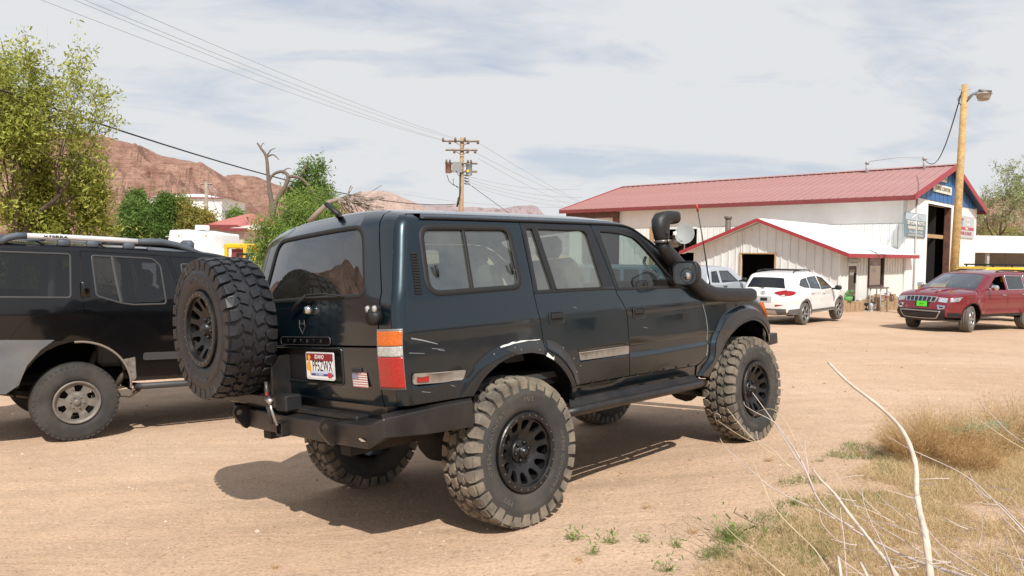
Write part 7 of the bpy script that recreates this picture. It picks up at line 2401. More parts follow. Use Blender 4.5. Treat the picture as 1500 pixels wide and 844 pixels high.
 bar(e,-w/2+.03,w/2-.03,h*.20,h/2-.03,'sign_slate_light')
 mt_=MB();mt_.tube([(-.20*w,h*.28,.03),(-.05*w,h*.40,.03),(.0,h*.44,.03),(.08*w,h*.36,.03),(.26*w,h*.25,.03)],.022,4);mt_.build('mountain_line',M['print_white'],e)
 T=lambda s_,sz,x,y,mt,sx=1.0,par=None,bold=.006:text_mesh(s_,sz,M[mt],par,Matrix.Translation((x,y,.030)),.004,'sign_word',sx=sx,bold=bold)
 T('SKYLINE AUTO',h*.20,0,h*.085,'print_white',sx=w/(h*.20)*.122,par=e)
 T('REPAIR / SALES',h*.17,0,-h*.12,'sign_cream',sx=w/(h*.17)*.112,par=e)
 T('435-259-1788',h*.13,0,-h*.295,'sign_slate_light',sx=w/(h*.13)*.115,par=e)
 T('AUTO REPAIR',h*.10,0,-h*.42,'sign_grey',sx=w/(h*.10)*.115,par=e)
 e,w,h=sign('repair_sign',((1400,314),(1425.5,350)),'sign_grey','pale grey and red repair and sales sign right of the wooden pole')
 bar(e,-w/2+.05,w/2-.05,-h*.14,h*.0,'sign_red');bar(e,-w*.40,-w*.12,h*.04,h*.34,'sign_blue');bar(e,-w*.45,-w*.10,h*.30,h*.38,'sign_red',z=.027)
 T('AUTO',h*.16,w*.16,h*.30,'print_white',par=e);T('REPAIR',h*.16,w*.16,h*.10,'print_white',par=e,sx=.9)
 T('435 2300',h*.11,w*.08,-h*.07,'print_white',par=e,sx=1.1);T('REPAIR & SALES',h*.20,0,-h*.29,'sign_red',sx=w/(h*.20)*.105,par=e)
 e,w,h=sign('gable_sign',((1367.5,268),(1393.5,286.5)),'sign_cream','weathered cream CARE CENTER board on the blue gable',y=-.12)
 T('CARE CENTER',h*.62,0,0,'sign_dark',sx=w/(h*.62)*.128,par=e)
 e,w,h=sign('gable_sign',((1376,256),(1386.5,268)),'sign_cream','small weathered cream AUTO board under the gable peak',y=-.12)
 T('AUTO',h*.5,0,0,'sign_dark',sx=w/(h*.5)*.33,par=e)
 return root,dict(y0=y0,y1=y1,ztop=ztop,L=L_,EV=EV,G0=G0)
simple('sign_dark_blue',(0.012,0.05,0.13),rough=.7)
simple('sign_dark',(0.20,0.17,0.12),rough=.7)
SHOP,SI=main_building()
def annex():
 root=empty('office_annex',mat=BLD_M@Matrix.Translation((0,0,0)),size=2)
 tag(root,'low white panelled office annex with white roof and dark red edges','building')
 K=bl(1228,430,'y',.12)
 xk=-8.15
 G0=-.72
 e=bl(1244.5,374,'x',xk-.45);zE=e.z+.03
 ap=bl(1109,322.5,'x',xk-.45)
 yap=ap.y;zA=ap.z
 yL=bl(1018,372,'x',xk).y           # far end of the gable wall
 yR=.12
 slR=(zA-zE)/(yap-(yR-.5));slL=slR
 zr=lambda y:zA-abs(y-yap)*slR-.06
# gable wall, one piece per panel between battens
 win=[bl(1086,372,'x',xk),bl(1134.5,399,'x',xk)]
 wy1,wy0,wz1=win[0].y,win[1].y,win[0].z
 wz0=wz1-1.45
 nP=19
 ysplit=sorted(set(list(np.linspace(yR,yL,nP+1))+[wy0,wy1]))
 ys=[ysplit[0]]
 for y in ysplit[1:]:
  if y-ys[-1]>.06 or y in(wy0,wy1):ys.append(y)
 for a,b in zip(ys[:-1],ys[1:]):
  for(za,zb_top)in([(G0,None)]if not(a>=wy0-1e-4 and b<=wy1+1e-4)else[(G0,wz0),(wz1,None)]):
   mb=MB()
   ta=zr(a)if zb_top is None else zb_top;tb_=zr(b)if zb_top is None else zb_top
   pts=[(a+.005,za),(b-.005,za),(b-.005,tb_)]
   if zb_top is None and a<yap<b:pts.append((yap,zr(yap)))
   pts.append((a+.005,ta))
   n=len(pts)
   mb.add([(xk,y,z)for y,z in pts]+[(xk+.10,y,z)for y,z in pts],[tuple(range(n))[::-1]]+[(i,(i+1)%n,(i+1)%n+n,i+n)for i in range(n)])
   mb.box((xk-.035,a-.022,za),(xk-.001,a+.022,min(ta,tb_)-.01))
   o=mb.build('wall_panel',M['metal_white'],root);fix_normals(o)
 cb=MB();cb.box((xk-.04,yR-.03,G0),(xk+.1,yR+.03,zr(yR)));cb.box((xk-.04,yL-.02,G0),(xk+.1,yL+.04,zr(yL)));cb.build('corner_post',M['metal_white_warm'],root)
 wf=MB()
 wf.box((xk-.05,wy0-.06,wz0-.06),(xk+.12,wy0,wz1+.06));wf.box((xk-.05,wy1,wz0-.06),(xk+.12,wy1+.08,wz1+.06));wf.box((xk-.05,wy0,wz1),(xk+.12,wy1,wz1+.05));wf.box((xk-.05,wy0,wz0-.05),(xk+.12,wy1,wz0))
 wf.build('opening_frame',M['wood_frame'],root)
# office wall facing the yard, y=yR
 dl,dr_=bl(1241,388,'y',yR),bl(1255,388,'y',yR)
 wl,wr=bl(1272.5,375,'y',yR),bl(1292.5,418,'y',yR)
 dx0,dx1,dz=dl.x,dr_.x,dl.z
 wx0,wx1,wzt,wzb=wl.x,wr.x,wl.z-.05,wr.z
 zo=zr(yR)
 xs=sorted(set(list(np.linspace(xk+.1,-.02,22))+[dx0,dx1,wx0,wx1]))
 for a,b in zip(xs[:-1],xs[1:]):
  if b-a<.02:continue
  if a>=dx0-1e-4 and b<=dx1+1e-4:spans=[(dz,zo)]
  elif a>=wx0-1e-4 and b<=wx1+1e-4:spans=[(G0,wzb),(wzt,zo)]
  else:spans=[(G0,zo)]
  for za,zb in spans:
   if zb-za<.02:continue
   mb=MB();mb.box((a+.004,yR,za),(b-.004,yR+.1,zb));mb.box((a-.018,yR-.03,za),(a+.018,yR-.001,zb))
   mb.build('wall_panel',M['metal_white_warm'],root)
 dd=MB()
 dd.box((dx0,yR-.04,G0),(dx0+.07,yR+.06,dz+.02));dd.box((dx1-.07,yR-.04,G0),(dx1,yR+.06,dz+.02));dd.box((dx0,yR-.04,dz-.05),(dx1,yR+.06,dz+.06))
 dd.build('door_frame',M['metal_white_warm'],root)
 d2=MB();d2.box((dx0+.07,yR+.0,G0+.08),(dx1-.07,yR+.05,dz-.05));do=d2.build('door',M['door_brown'],root)
 d3=MB();d3.box((dx0+.20,yR-.006,G0+.35),(dx1-.20,yR-.001,dz-.2));d3.build('door_glass',M['glass_dark'],do)
 d4=MB();d4.box((dx0+.30,yR-.014,.95),(dx1-.35,yR-.008,1.06));d4.build('door_notice',M['print_white'],do)
 d5=MB();d5.box((dx1-.22,yR-.05,.60),(dx1-.14,yR-.01,1.05),bev=.02);d5.build('door_handle',M['print_black'],do)
 sg=MB();sg.box((dx0-.05,yR-.12,dz+.12),(dx1+.1,yR-.05,dz+.26));sg.build('name_board',M['sign_grey'],root)
 wn=MB()
 wn.box((wx0-.05,yR-.05,wzb-.05),(wx0+.05,yR+.06,wzt));wn.box((wx1-.05,yR-.05,wzb-.05),(wx1+.05,yR+.06,wzt));wn.box((wx0-.05,yR-.05,wzb-.07),(wx1+.05,yR+.06,wzb+.03))
 wo=wn.build('window',M['door_brown'],root)
 w2=MB();w2.box((wx0+.05,yR+.02,wzb+.03),(wx1-.05,yR+.03,wzt));w2.build('pane',M['glass_office'],wo)
 w3=MB();w3.box((wx0+.15,yR+.25,wzb),(wx1-.2,yR+.30,wzb+.7));w3.build('window_card',M['sign_cream'],wo)
 text_mesh('OPEN',.26,M['print_white'],wo,frame(Vector(((wx0+wx1)/2-.1,yR+.012,wzb+.95)),(1,0,0),(0,-1,0)),.002,'window_lettering')
 text_mesh('CARS',.20,M['print_white'],wo,frame(Vector(((wx0+wx1)/2-.15,yR+.012,wzb+.68)),(1,0,0),(0,-1,0)),.002,'window_lettering')
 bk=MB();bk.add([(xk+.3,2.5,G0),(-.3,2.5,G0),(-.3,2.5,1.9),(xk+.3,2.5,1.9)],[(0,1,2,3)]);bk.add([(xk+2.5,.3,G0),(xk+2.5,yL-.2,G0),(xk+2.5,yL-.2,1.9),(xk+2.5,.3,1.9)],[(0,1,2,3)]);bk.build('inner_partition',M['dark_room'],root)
 fl=MB();fl.box((xk+.2,.3,G0),(-.1,yL-.1,G0+.05));fl.build('office_floor',M['dark_room'],root)
 fw=MB();fw.box((xk+.1,yL-.1,G0),(0,yL,zr(yL)));fw.build('side_wall',M['metal_white'],root)
# white roof sheets
 xo=xk-.45;xe=.62
 npn=14;pw=(0-xo)/npn
 yEr=yR-.5;yEl=yL+.55
 for side in(0,1):
  ln=abs((yEr if side==0 else yEl)-yap)
  a=math.atan(slR)
  sl=ln/cos(a)
  first=None
  for k in range(npn):
   if first is None:
    mb=MB();mb.box((0,0,0),(pw-.004,sl,.03));mb.box((0,0,.03),(.03,sl,.06))
    o=mb.build('roof_sheet',M['roof_white'],root);first=o
   else:o=first.copy();COL.objects.link(o)
   if side==0:
    o.matrix_local=Matrix.Translation((xo+k*pw,yEr,zA-ln*slR))@Matrix.Rotation(a,4,'X')
   else:
    o.matrix_local=Matrix.Translation((xo+(k+1)*pw,yEl,zA-ln*slR))@Matrix.Rotation(pi,4,'Z')@Matrix.Rotation(a,4,'X')
# canopy tail past the shop corner
 mb=MB();mb.add([(0,yEr,zA-(yap-yEr)*slR),(xe,yEr,zA-(yap-yEr)*slR),(xe,-.03,zr(-.03)+.08),(0,-.03,zr(-.03)+.08)],[(0,1,2,3)]);mb.build('canopy_tail',M['roof_white'],root)
 rc=MB();rc.box((xo,yap-.12,zA-.02),(-.01,yap+.12,zA+.075));rc.build('ridge_cap',M['roof_white'],root)
 fa=MB();zr_=zA-(yap-yEr)*slR;fa.box((xo,yEr-.05,zr_-.13),(xe,yEr-.001,zr_+.04));fa.build('eave_trim',M['trim_red'],root)
 vb=MB()
 for yE in(yEr-.05,yEl):
  zE_=zA-abs(yap-yE)*slR
  vs=[(xo-.06,yE,zE_-.10),(xo-.06,yap,zA-.07),(xo-.06,yap,zA+.08),(xo-.06,yE,zE_+.05)]
  vs+=[(xo-.001,y,z)for _,y,z in vs]
  vb.add(vs,[(0,1,2,3),(7,6,5,4),(0,4,5,1),(3,2,6,7),(0,3,7,4)])
 vo=vb.build('verge_trim',M['trim_red'],root);fix_normals(vo)
 so=MB();so.add([(xo,yEr,zr_-.03),(xe,yEr,zr_-.03),(xe,yR,zo+.0),(xo,yR,zo+.0)],[(0,1,2,3)]);so.add([(xo,yEr,zr_-.03),(xo,yap,zA-.03),(xk,yap,zA-.03),(xk,yEr,zr_-.03)],[(0,1,2,3)]);so.add([(xo,yEl,zr_-.03),(xo,yap,zA-.03),(xk,yap,zA-.03),(xk,yEl,zr_-.03)],[(0,1,2,3)]);so.build('soffit',M['metal_white'],root)
# stove pipe
 pp=bl(1066,350,'x',xk+1.2)
 st=MB();st.smooth=True
 zp=zr(pp.y);zt=bl(1066,319,'x',xk+1.2).z
 st.cyl((xk+1.2,pp.y,zp-.1),(xk+1.2,pp.y,zt),.13,12);st.cyl((xk+1.2,pp.y,zt-.05),(xk+1.2,pp.y,zt+.06),.18,12)
 st.build('stove_pipe',M['pipe_rust'],root)
 sk=MB();a_=bl(1080,327,'x',xk+2.5);sk.box((xk+2.2,a_.y-.9,zr(a_.y)+.02),(xk+3.0,a_.y+.4,zr(a_.y)+.32));sk.build('roof_box',M['metal_white_warm'],root)
# satellite dish, stands on the roof: its own thing
 dc=bl(1003,343,'x',xk+.6)
 de=empty('satellite_dish',mat=BLD_M@Matrix.Translation((xk+.6,dc.y,dc.z)))
 tag(de,'pale grey satellite dish standing on the left slope of the annex roof','satellite dish')
 Mv=(BLD_M.to_3x3().inverted()@Vector((-.35,-1,.35))).normalized()
 Md=Mv.to_track_quat('Z','Y').to_matrix().to_4x4()
 m1=MB();m1.smooth=True
 m1.lathe([(.0,-.06),(.20,-.045),(.36,-.005),(.46,.045),(.465,.045),(.46,.03),(.36,-.02),(.0,-.08)],28,'z',Md@Matrix.Scale(1.12,4,(0,1,0)))
 m1.build('dish',M['dish_grey'],de)
 m2=MB();m2.smooth=True
 a1=Md@Vector((0,-.45,.02));a2=Md@Vector((0,-.30,.45))
# arm towards the left, lens on it
 lf=BLD_M.to_3x3().inverted()@Vector((-.55,-.35,.0))
 m2.tube([Md@Vector((0,0,-.08)),Vector((0,0,-.35)),Vector((0,0,-.95))],.025,6)
 m2.tube([Vector((0,0,-.38)),lf*.6+Vector((0,0,-.25)),lf+Vector((0,0,.0))],.02,6)
 m2.build('mast',M['conduit'],de)
 m3=MB();m3.smooth=True;m3.tube([lf+Vector((0,0,-.08)),lf+Vector((0,0,.10))],[.10,.08],8);m3.build('receiver',M['print_white'],de)
 return root,dict(dx0=dx0,dx1=dx1,yR=yR,G0=G0,xk=xk)
simple('dish_grey',(0.25,0.26,0.255),rough=.6)
ANNEX,AI=annex()
def bay_lift():
 """pickup raised on a lift inside the open bay"""
 yc=(SI['y0']+SI['y1'])/2
 y_=bl(990,360,'x',2.6)
 zt=bl(992,350,'x',1.5).z
 c=BLD_M@Vector((5.5,y_.y,zt-.95))
 t=build_pickup('pickup_on_lift','paint_beige',mplace(c,BLD_RZ+pi),'beige pickup raised on a lift in the dark bay behind the dish')
 e=empty('vehicle_lift',mat=BLD_M@Matrix.Translation((3.4,y_.y,0)))
 tag(e,'steel two post lift holding the beige pickup in the bay','vehicle lift')
 for sy in(-1.35,1.35):
  mb=MB();mb.box((-.15,sy-.12,SI['G0']),(.15,sy+.12,4.0));mb.build('post',M['rust_steel'],e)
  mb=MB();mb.box((-.9,sy*.45,zt-.62),(.9,sy*.9,zt-.52));mb.build('lift_arm',M['rust_steel'],e)
simple('paint_beige',(0.42,0.36,0.28),rough=.45,coat=.4)
bay_lift()
# silver pickup in front of the annex, dark off-roader beyond the wagon, yellow one behind the red SUV
pp=at(1073,400,26.5);PICK=build_pickup('pickup','paint_silver',mplace(Vector((9.9-3.62,27.3-2.95,ghf(8,26)+.02))if False else Vector((5.55,25.1,ghf(5.5,25)+.02)),radians(36)),'silver extended cab pickup half hidden behind the white crossover')
bx=base_at(885,22.0)
build_boxy('off_roader','paint_teal',mplace(Vector((bx.x,bx.y,bx.z)),radians(8)),'dark boxy off-roader seen through the wagon front side window')
bx=base_at(1475,26.6)
build_boxy('yellow_off_roader','paint_yellow',mplace(Vector((bx.x,bx.y,bx.z+.09)),radians(-172)),'yellow boxy off-roader with black roof rack behind the red SUV',rack=True,spare=False)
# ------------------------------------------------ small things by the office
simple('log_bark',(0.36,0.25,0.15),rough=.95,noise=.4,nscale=12,bump=.8,bscale=30)
simple('log_top',(0.60,0.45,0.28),rough=.9,noise=.3,nscale=14)
simple('pot_green',(0.10,0.28,0.08),rough=.6)
def logs():
 e0=None
 us=np.concatenate([np.linspace(1229,1318,15),np.linspace(1262,1316,8)])
 for i,u in enumerate(us):
  back=i>=15
  D=30.3+(u-1229)/90*2.6+(1.1 if back else 0)
  p=base_at(float(u),D)
  h=rnd.uniform(.42,.62)+(.10 if back else 0);r=rnd.uniform(.12,.17)
  e=empty('log_post',(p.x,p.y,p.z-.04),rnd.uniform(0,6))
  od=['first','second','third','fourth','fifth','sixth','seventh','eighth','ninth','tenth','eleventh','twelfth','thirteenth','fourteenth','last']
  tag(e,(od[i-15]+' stump from the left in the taller back row of log stumps')if back else(od[i]+' log stump from the left in the front row edging the office'),'log','log stumps edging the office front')
  mb=MB();mb.smooth=True
  n=10;vs=[]
  for z in(0,h*.5,h):
   for k in range(n):
    a=2*pi*k/n;rr=r*(1+.12*math.sin(3*a+i)+rnd.uniform(-.05,.05))
    vs.append((rr*cos(a)+z*.04*math.sin(i),rr*sin(a),z))
  fs=[(q*n+k,q*n+(k+1)%n,(q+1)*n+(k+1)%n,(q+1)*n+k)for q in range(2)for k in range(n)]
  mb.add(vs,fs);mb.build('bark',M['log_bark'],e)
  tp=MB();tp.add([(v[0],v[1],v[2]+.002)for v in vs[2*n:]],[tuple(range(n))]);tp.build('cut_top',M['log_top'],e)
logs()
def stool():
 p=base_at(1288,31.2)
 e=empty('metal_stool',(p.x,p.y,p.z),BLD_RZ)
 tag(e,'thin grey metal stand beside the office window','stool')
 for sx_ in(-.38,.38):
  for sy in(-.2,.2):
   mb=MB();mb.smooth=True;mb.tube([(sx_*1.1,sy*1.1,0),(sx_,sy,.98)],.022,5);mb.build('leg',M['conduit'],e)
 mb=MB();mb.box((-.46,-.28,.98),(.46,.28,1.02),bev=.01);mb.build('seat',M['pipe_rust'],e)
 mb=MB();mb.smooth=True
 mb.tube([(-.40,-.21,.25),(.40,-.21,.25)],.015,5);mb.tube([(-.40,.21,.25),(.40,.21,.25)],.015,5);mb.build('stretcher',M['conduit'],e)
stool()
def toy_bike():
 p=base_at(1301,31.0)
 e=empty('small_bicycle',(p.x,p.y,p.z+.42),radians(20))
 e.scale=(.55,.55,.55)
 tag(e,'small red and blue bicycle lying behind the log stumps','bicycle')
 for x in(-.42,.42):
  mb=MB();mb.smooth=True
  mb.tube([(x+.24*cos(t),0,.28+.24*sin(t))for t in np.linspace(0,2*pi,17)],.025,5)
  w_=mb.build('wheel',M['rubber'],e)
  sp=MB()
  for k in range(6):
   a=pi*k/6;sp.tube([(x-.23*cos(a),0,.28-.23*sin(a)),(x+.23*cos(a),0,.28+.23*sin(a))],.004,3)
  sp.build('spokes',M['conduit'],w_)
 mb=MB();mb.smooth=True
 mb.tube([(-.42,0,.28),(-.12,0,.30),(.28,0,.60),(-.18,0,.60),(-.12,0,.30)],.022,5);mb.tube([(-.42,0,.28),(-.18,0,.60)],.018,5);mb.tube([(.42,0,.28),(.28,0,.60),(.25,0,.72)],.022,5)
 mb.build('frame',M['print_red'],e)
 mb=MB();mb.smooth=True;mb.tube([(.25,-.22,.76),(.25,0,.72),(.25,.22,.76)],.016,5);mb.build('handlebar',M['print_blue'],e)
 mb=MB();mb.box((-.30,-.06,.62),(-.08,.06,.68),bev=.02);mb.build('saddle',M['print_blue'],e)
toy_bike()
def planter():
 p=base_at(1243,30.7)
 e=empty('flower_pot',(p.x,p.y,p.z+.40))
 tag(e,'green plant in a pot on the log stumps beside the office door','plant')
 mb=MB();mb.smooth=True;mb.lathe([(.0,0),(.16,0),(.20,.24),(.17,.24),(0,.2)],14,'z');mb.build('pot',M['pot_green'],e)
 lf=MB()
 for k in range(90):
  a=rnd.uniform(0,6.28);r=rnd.uniform(0,.28);z=rnd.uniform(.2,.5)
  c=Vector((r*cos(a),r*sin(a),z));d=Vector((rnd.uniform(-1,1),rnd.uniform(-1,1),rnd.uniform(-.2,1))).normalized()*.07;q=d.orthogonal().normalized()*.03
  lf.add([c-q,c+q,c+d+q*.3,c+d-q*.3],[(0,1,2,3)])
 lf.build('leaves',M['pot_green'],e)
 for i,(u,h)in enumerate(((1261,.55),(1270,.45),(1278,.38))):
  p=base_at(u,31.3)
  e=empty('garden_ornament',(p.x,p.y,p.z))
  tag(e,['pale slim garden post ornament right of the office door','dark bird shaped garden ornament near the office door','small blue grey garden ornament under the office window'][i],'ornament')
  mb=MB();mb.smooth=True;mb.lathe([(.0,0),(.10,.02),(.06,h*.4),(.11,h*.7),(.05,h*.9),(.0,h)],10,'z');mb.build('body',M[['print_white','print_black','sign_slate_light'][i]],e)
  mb=MB();mb.lathe([(.0,0),(.14,0),(.12,.04),(0,.04)],10,'z');mb.build('foot',M['concrete'],e)
 sp=Vector((0,0,0))
planter()
# ------------------------------------------------ low white building on the right, RV, houses
def low_shed():
 p0=at(1427,345,50.0)
 rz=radians(8)
 e=empty('white_carport',mat=Matrix.Translation((p0.x,p0.y,0))@Matrix.Rotation(rz,4,'Z'))
 tag(e,'long low carport with flat white fascia at the right edge','building')
 zt=p0.z;zb=at(1430,370,50.0).z
 mb=MB();mb.box((0,0,zb),(16,.15,zt));mb.build('fascia',M['roof_white'],e)
 mb=MB();mb.box((0,.15,zt-.25),(16,8,zt-.1));mb.build('roof',M['roof_white'],e)
 for i in range(12):
  mb=MB();mb.box((i*1.33,7.8,-.65),(i*1.33+1.3,7.9,zt-.3));mb.build('wall_panel',M['concrete'],e)
 for x in(1.2,5.4,10.2,15.0):
  mb=MB();mb.box((x,.2,-.65),(x+.18,.38,zb));mb.build('post',M['conduit'],e)
# stacked white boards inside
 for i in range(9):
  p=Vector((4.8+i*.9,4.0,-.6))
  mb=MB();mb.box((0,0,0),(.82,.06,1.75));b=mb.build('board',M['sign_grey'],None,M=Matrix.Identity(4))
  b.matrix_world=e.matrix_world@Matrix.Translation(p)@Matrix.Rotation(radians(-6),4,'X')
  tag(b,['first','second','third','fourth','fifth','sixth','seventh','eighth','ninth'][i]+' pale board from the left leaning under the white carport','board','boards leaning under the carport')
# white-clad junk by the shop corner
 p=base_at(1433,48)
 jb=MB();jb.box((-.5,-.3,0),(.45,.3,1.6),bev=.2);jb.box((-.2,-.6,.2),(.5,-.1,1.9),bev=.22)
 o=jb.build('covered_barrel',M['sign_grey'],None);o.location=p;tag(o,'grey covered heap at the rear corner of the auto shop','covered heap')
low_shed()
def rv():
 D=38.0
 a=at(241,337,D);
 rz=radians(-14)
 e=empty('camper_trailer',(a.x,a.y,ghf(a.x,a.y)),rz)
 tag(e,'white camper trailer with slanted nose seen above the black SUV','camper')
 zt=a.z-e.location.z
 W_=3.1
 cap=[(-.0,.5),(-.15,1.3),(0.0,2.0),(.28,zt),(W_*.42,zt+.03),(W_-.9,zt-.10),(W_-.3,zt-.16),(W_-.25,.5)]
 mb=MB()
 n=len(cap)
 mb.add([(x,0,z)for x,z in cap]+[(x,2.3,z)for x,z in cap],[tuple(range(n)),tuple(range(n,2*n))[::-1]]+[(i,i+n,(i+1)%n+n,(i+1)%n)for i in range(n)])
 o=mb.build('body',M['rv_white'],e);fix_normals(o)
 bv=o.modifiers.new('b','BEVEL');bv.width=.08;bv.segments=3
 tr=MB()
 for z in(1.0,1.35,zt-.35):tr.box((.05,-.012,z),(W_-.3,-.001,z+.03))
 tr.build('trim_lines',M['metal_white'],e)
 for(x0,z0,x1,z1)in((.22,zt-1.0,.46,zt-.72),):
  mb=MB();mb.box((x0,-.03,z0),(x1,-.001,z1),bev=.01);w=mb.build('window',M['seal_grey'],e)
  m2=MB();m2.box((x0+.03,-.04,z0+.03),(x1-.03,-.031,z1-.03));m2.build('pane',M['glass_dark'],w)
 for x in(1.3,):
  mb=MB();mb.box((x,.6,zt+.02),(x+.5,1.2,zt+.28),bev=.05);mb.build('roof_vent',M['rv_white'],e)
 for x in(.8,2.4):
  mb=MB();mb.smooth=True;mb.box((x,-.02,zt-.32),(x+.09,-.001,zt-.25));mb.build('marker_lamp',M['lens_amber'],e)
 for x in(1.3,2.0):
  mb=MB();mb.smooth=True;mb.lathe([(.1,0),(.30,0),(.34,.05),(.34,.2),(.1,.2)],20,'y',Matrix.Translation((x,.05,.34)));mb.build('wheel',M['rubber'],e)
# low white tail section running right (canoe-like cover)
 q=at(322,366,D-2)
 c=MB();c.smooth=False
 e2=empty('covered_trailer',(q.x,q.y,ghf(q.x,q.y)),radians(-10))
 tag(e2,'low white covered trailer right of the camper above the spare tyre','trailer')
 zz=q.z-e2.location.z
 c.add([(-2.3,0,.55),(2.3,0,.55),(1.9,0,zz-.62),(.3,0,zz-.05),(-1.6,0,zz+.12),(-2.3,0,zz-.1)]+[(-2.3,1.9,.55),(2.3,1.9,.55),(1.9,1.9,zz-.62),(.3,1.9,zz-.05),(-1.6,1.9,zz+.12),(-2.3,1.9,zz-.1)],[(0,1,2,3,4,5),(11,10,9,8,7,6)]+[(i,i+6,(i+1)%6+6,(i+1)%6)for i in range(6)])
 o=c.build('cover',M['rv_white'],e2);fix_normals(o)
 for x in(-.4,.5):
  mb=MB();mb.smooth=True;mb.lathe([(.1,0),(.26,0),(.30,.05),(.30,.2),(.1,.2)],20,'y',Matrix.Translation((x,-.05,.30)));mb.build('wheel',M['rubber'],e2)
simple('rv_white',(0.80,0.80,0.79),rough=.4,coat=.2,noise=.03,nscale=2)
rv()
def loader():
 p=base_at(354,30.0);top=at(354,357,30.0)
 e=empty('yellow_loader',(p.x,p.y,p.z),radians(-12))
 tag(e,'small yellow skid loader cab with black arms beside the green shrub','loader')
 zt=top.z-p.z
 mb=MB()
 for x in(-.42,.42):
  for y in(-.4,.4):mb.box((x-.07,y-.05,.6),(x+.07,y+.05,zt-.1))
 mb.box((-.50,-.46,zt-.20),(.50,.46,zt),bev=.04);mb.box((-.5,-.5,.35),(.5,.9,1.0),bev=.06)
 mb.build('cab',M['paint_yellow'],e)
 mb=MB();mb.box((-.26,-.3,zt-.60),(.28,-.15,zt-.22));mb.build('seat',M['trim_red_dark'],e)
 mb=MB();mb.smooth=True
 mb.tube([(-.55,.7,1.2),(.2,-.6,zt-.42),(1.25,-.9,zt-.42),(1.2,-1.0,1.0)],.06,6);mb.tube([(.75,-.8,zt-.42),(.7,-.9,.7)],.07,6)
 mb.build('lift_arm',M['black_plastic'],e)
 for x in(-.62,.62):
  for y in(-.35,.6):
   mb=MB();mb.smooth=True;mb.lathe([(.12,-.12),(.36,-.12),(.40,-.06),(.40,.06),(.36,.12),(.12,.12)],20,'x',Matrix.Translation((x,y,.40)));mb.build('wheel',M['rubber'],e)
loader()
def house(name,label,u0,u1,vtop,veave,D,wallm,roofm,rz,dep=7,gable=True,hip=.5,win=()):
 a=at(u0,veave,D);b=at(u1,veave,D)
 w=(b-a).length
 e=empty(name,(a.x,a.y,0),rz)
 tag(e,label,'building')
 ze=a.z;zr_=at((u0+u1)/2,vtop,D+dep/2).z
 mb=MB();mb.box((0,0,-.9),(w,dep,ze));mb.build('wall',M[wallm],e)
 mb=MB();o_=.35
 vs=[(-o_,-o_,ze-.05),(w+o_,-o_,ze-.05),(w+o_,dep+o_,ze-.05),(-o_,dep+o_,ze-.05),(w*hip*.5,dep/2,zr_),(w*(1-hip*.5),dep/2,zr_)]
 mb.add(vs,[(0,1,5,4),(1,2,5),(2,3,4,5),(3,0,4),(3,2,1,0)])
 ro=mb.build('roof',M[roofm],e)
 fb=MB();fb.box((-o_-.03,-o_-.04,ze-.16),(w+o_+.03,-o_-.001,ze+.02));fb.build('fascia',M['trim_red_dark'],e)
 for(x0,z0,x1,z1)in win:
  mb=MB();mb.box((x0*w,-.05,z0),(x1*w,-.001,z1));wo=mb.build('window',M['metal_white'],e)
  m2=MB();m2.box((x0*w+.08,-.07,z0+.08),(x1*w-.08,-.051,z1-.08));m2.build('pane',M['glass_dark'],wo)
 return e,w
simple('pink_stucco',(0.64,0.49,0.44),rough=.9,noise=.06,nscale=1,dirt=(.45,.38,.33),dirtamt=.15)
simple('tan_stucco',(0.42,0.35,0.28),rough=.9,noise=.1,nscale=1)
simple('roof_red_light',(0.46,0.15,0.13),rough=.6,noise=.1,nscale=.8)
simple('roof_orange',(0.42,0.13,0.08),rough=.6,noise=.15,nscale=.8)
house('pink_house','pale pink house with faded red hip roof behind the camper',305,347,313,330,44,'pink_stucco','roof_red_light',radians(-8),hip=.75)
a=at(340,333,43)
e_,w_=house('pink_wing','plain pink block wall house wing right of the hip roof',337,359,329,335,42.5,'pink_stucco','pink_stucco',radians(-8),dep=5,hip=.2)
house('tan_house','small tan house with orange red roof half behind the green tree',361,395,331,340,58,'tan_stucco','roof_orange',radians(-8),hip=.7)
house('cream_house','cream house with dusty red roof behind the small dark trees',196,262,322,341,50,'stucco_cream','roof_orange',radians(5),hip=.3,win=((.1,-.2,.2,.6),(.45,-.1,.6,.7),(.75,-.2,.85,.6)))
house('white_long_building','long white flat building on the slope behind the small trees',214,322,284,288,110,'metal_white','roof_white',radians(4),dep=12,hip=.85)
# mobile home across the track behind the photographer, mirrored in the side glass
def mobile_home():
 e=empty('mobile_home',(24.0,4.5,-.15),radians(82))
 tag(e,'pale mobile home mirrored in the wagon side glass','building')
 mb=MB();mb.box((0,-4,.2),(16,0,3.6));mb.build('wall',M['stucco_cream'],e)
 mb=MB();mb.box((-.3,-4.3,3.6),(16.3,.4,3.85));mb.build('roof',M['metal_white'],e)
 for x in(1.5,5,9,13):
  mb=MB();mb.box((x,.001,1.4),(x+1.2,.06,2.7));w=mb.build('window',M['metal_white'],e)
  m2=MB();m2.box((x+.1,.061,1.5),(x+1.1,.08,2.6));m2.build('pane',M['glass_dark'],w)
 mb=MB();mb.box((7,.001,.3),(7.9,.06,2.5));mb.build('door',M['door_brown'],e)
mobile_home()
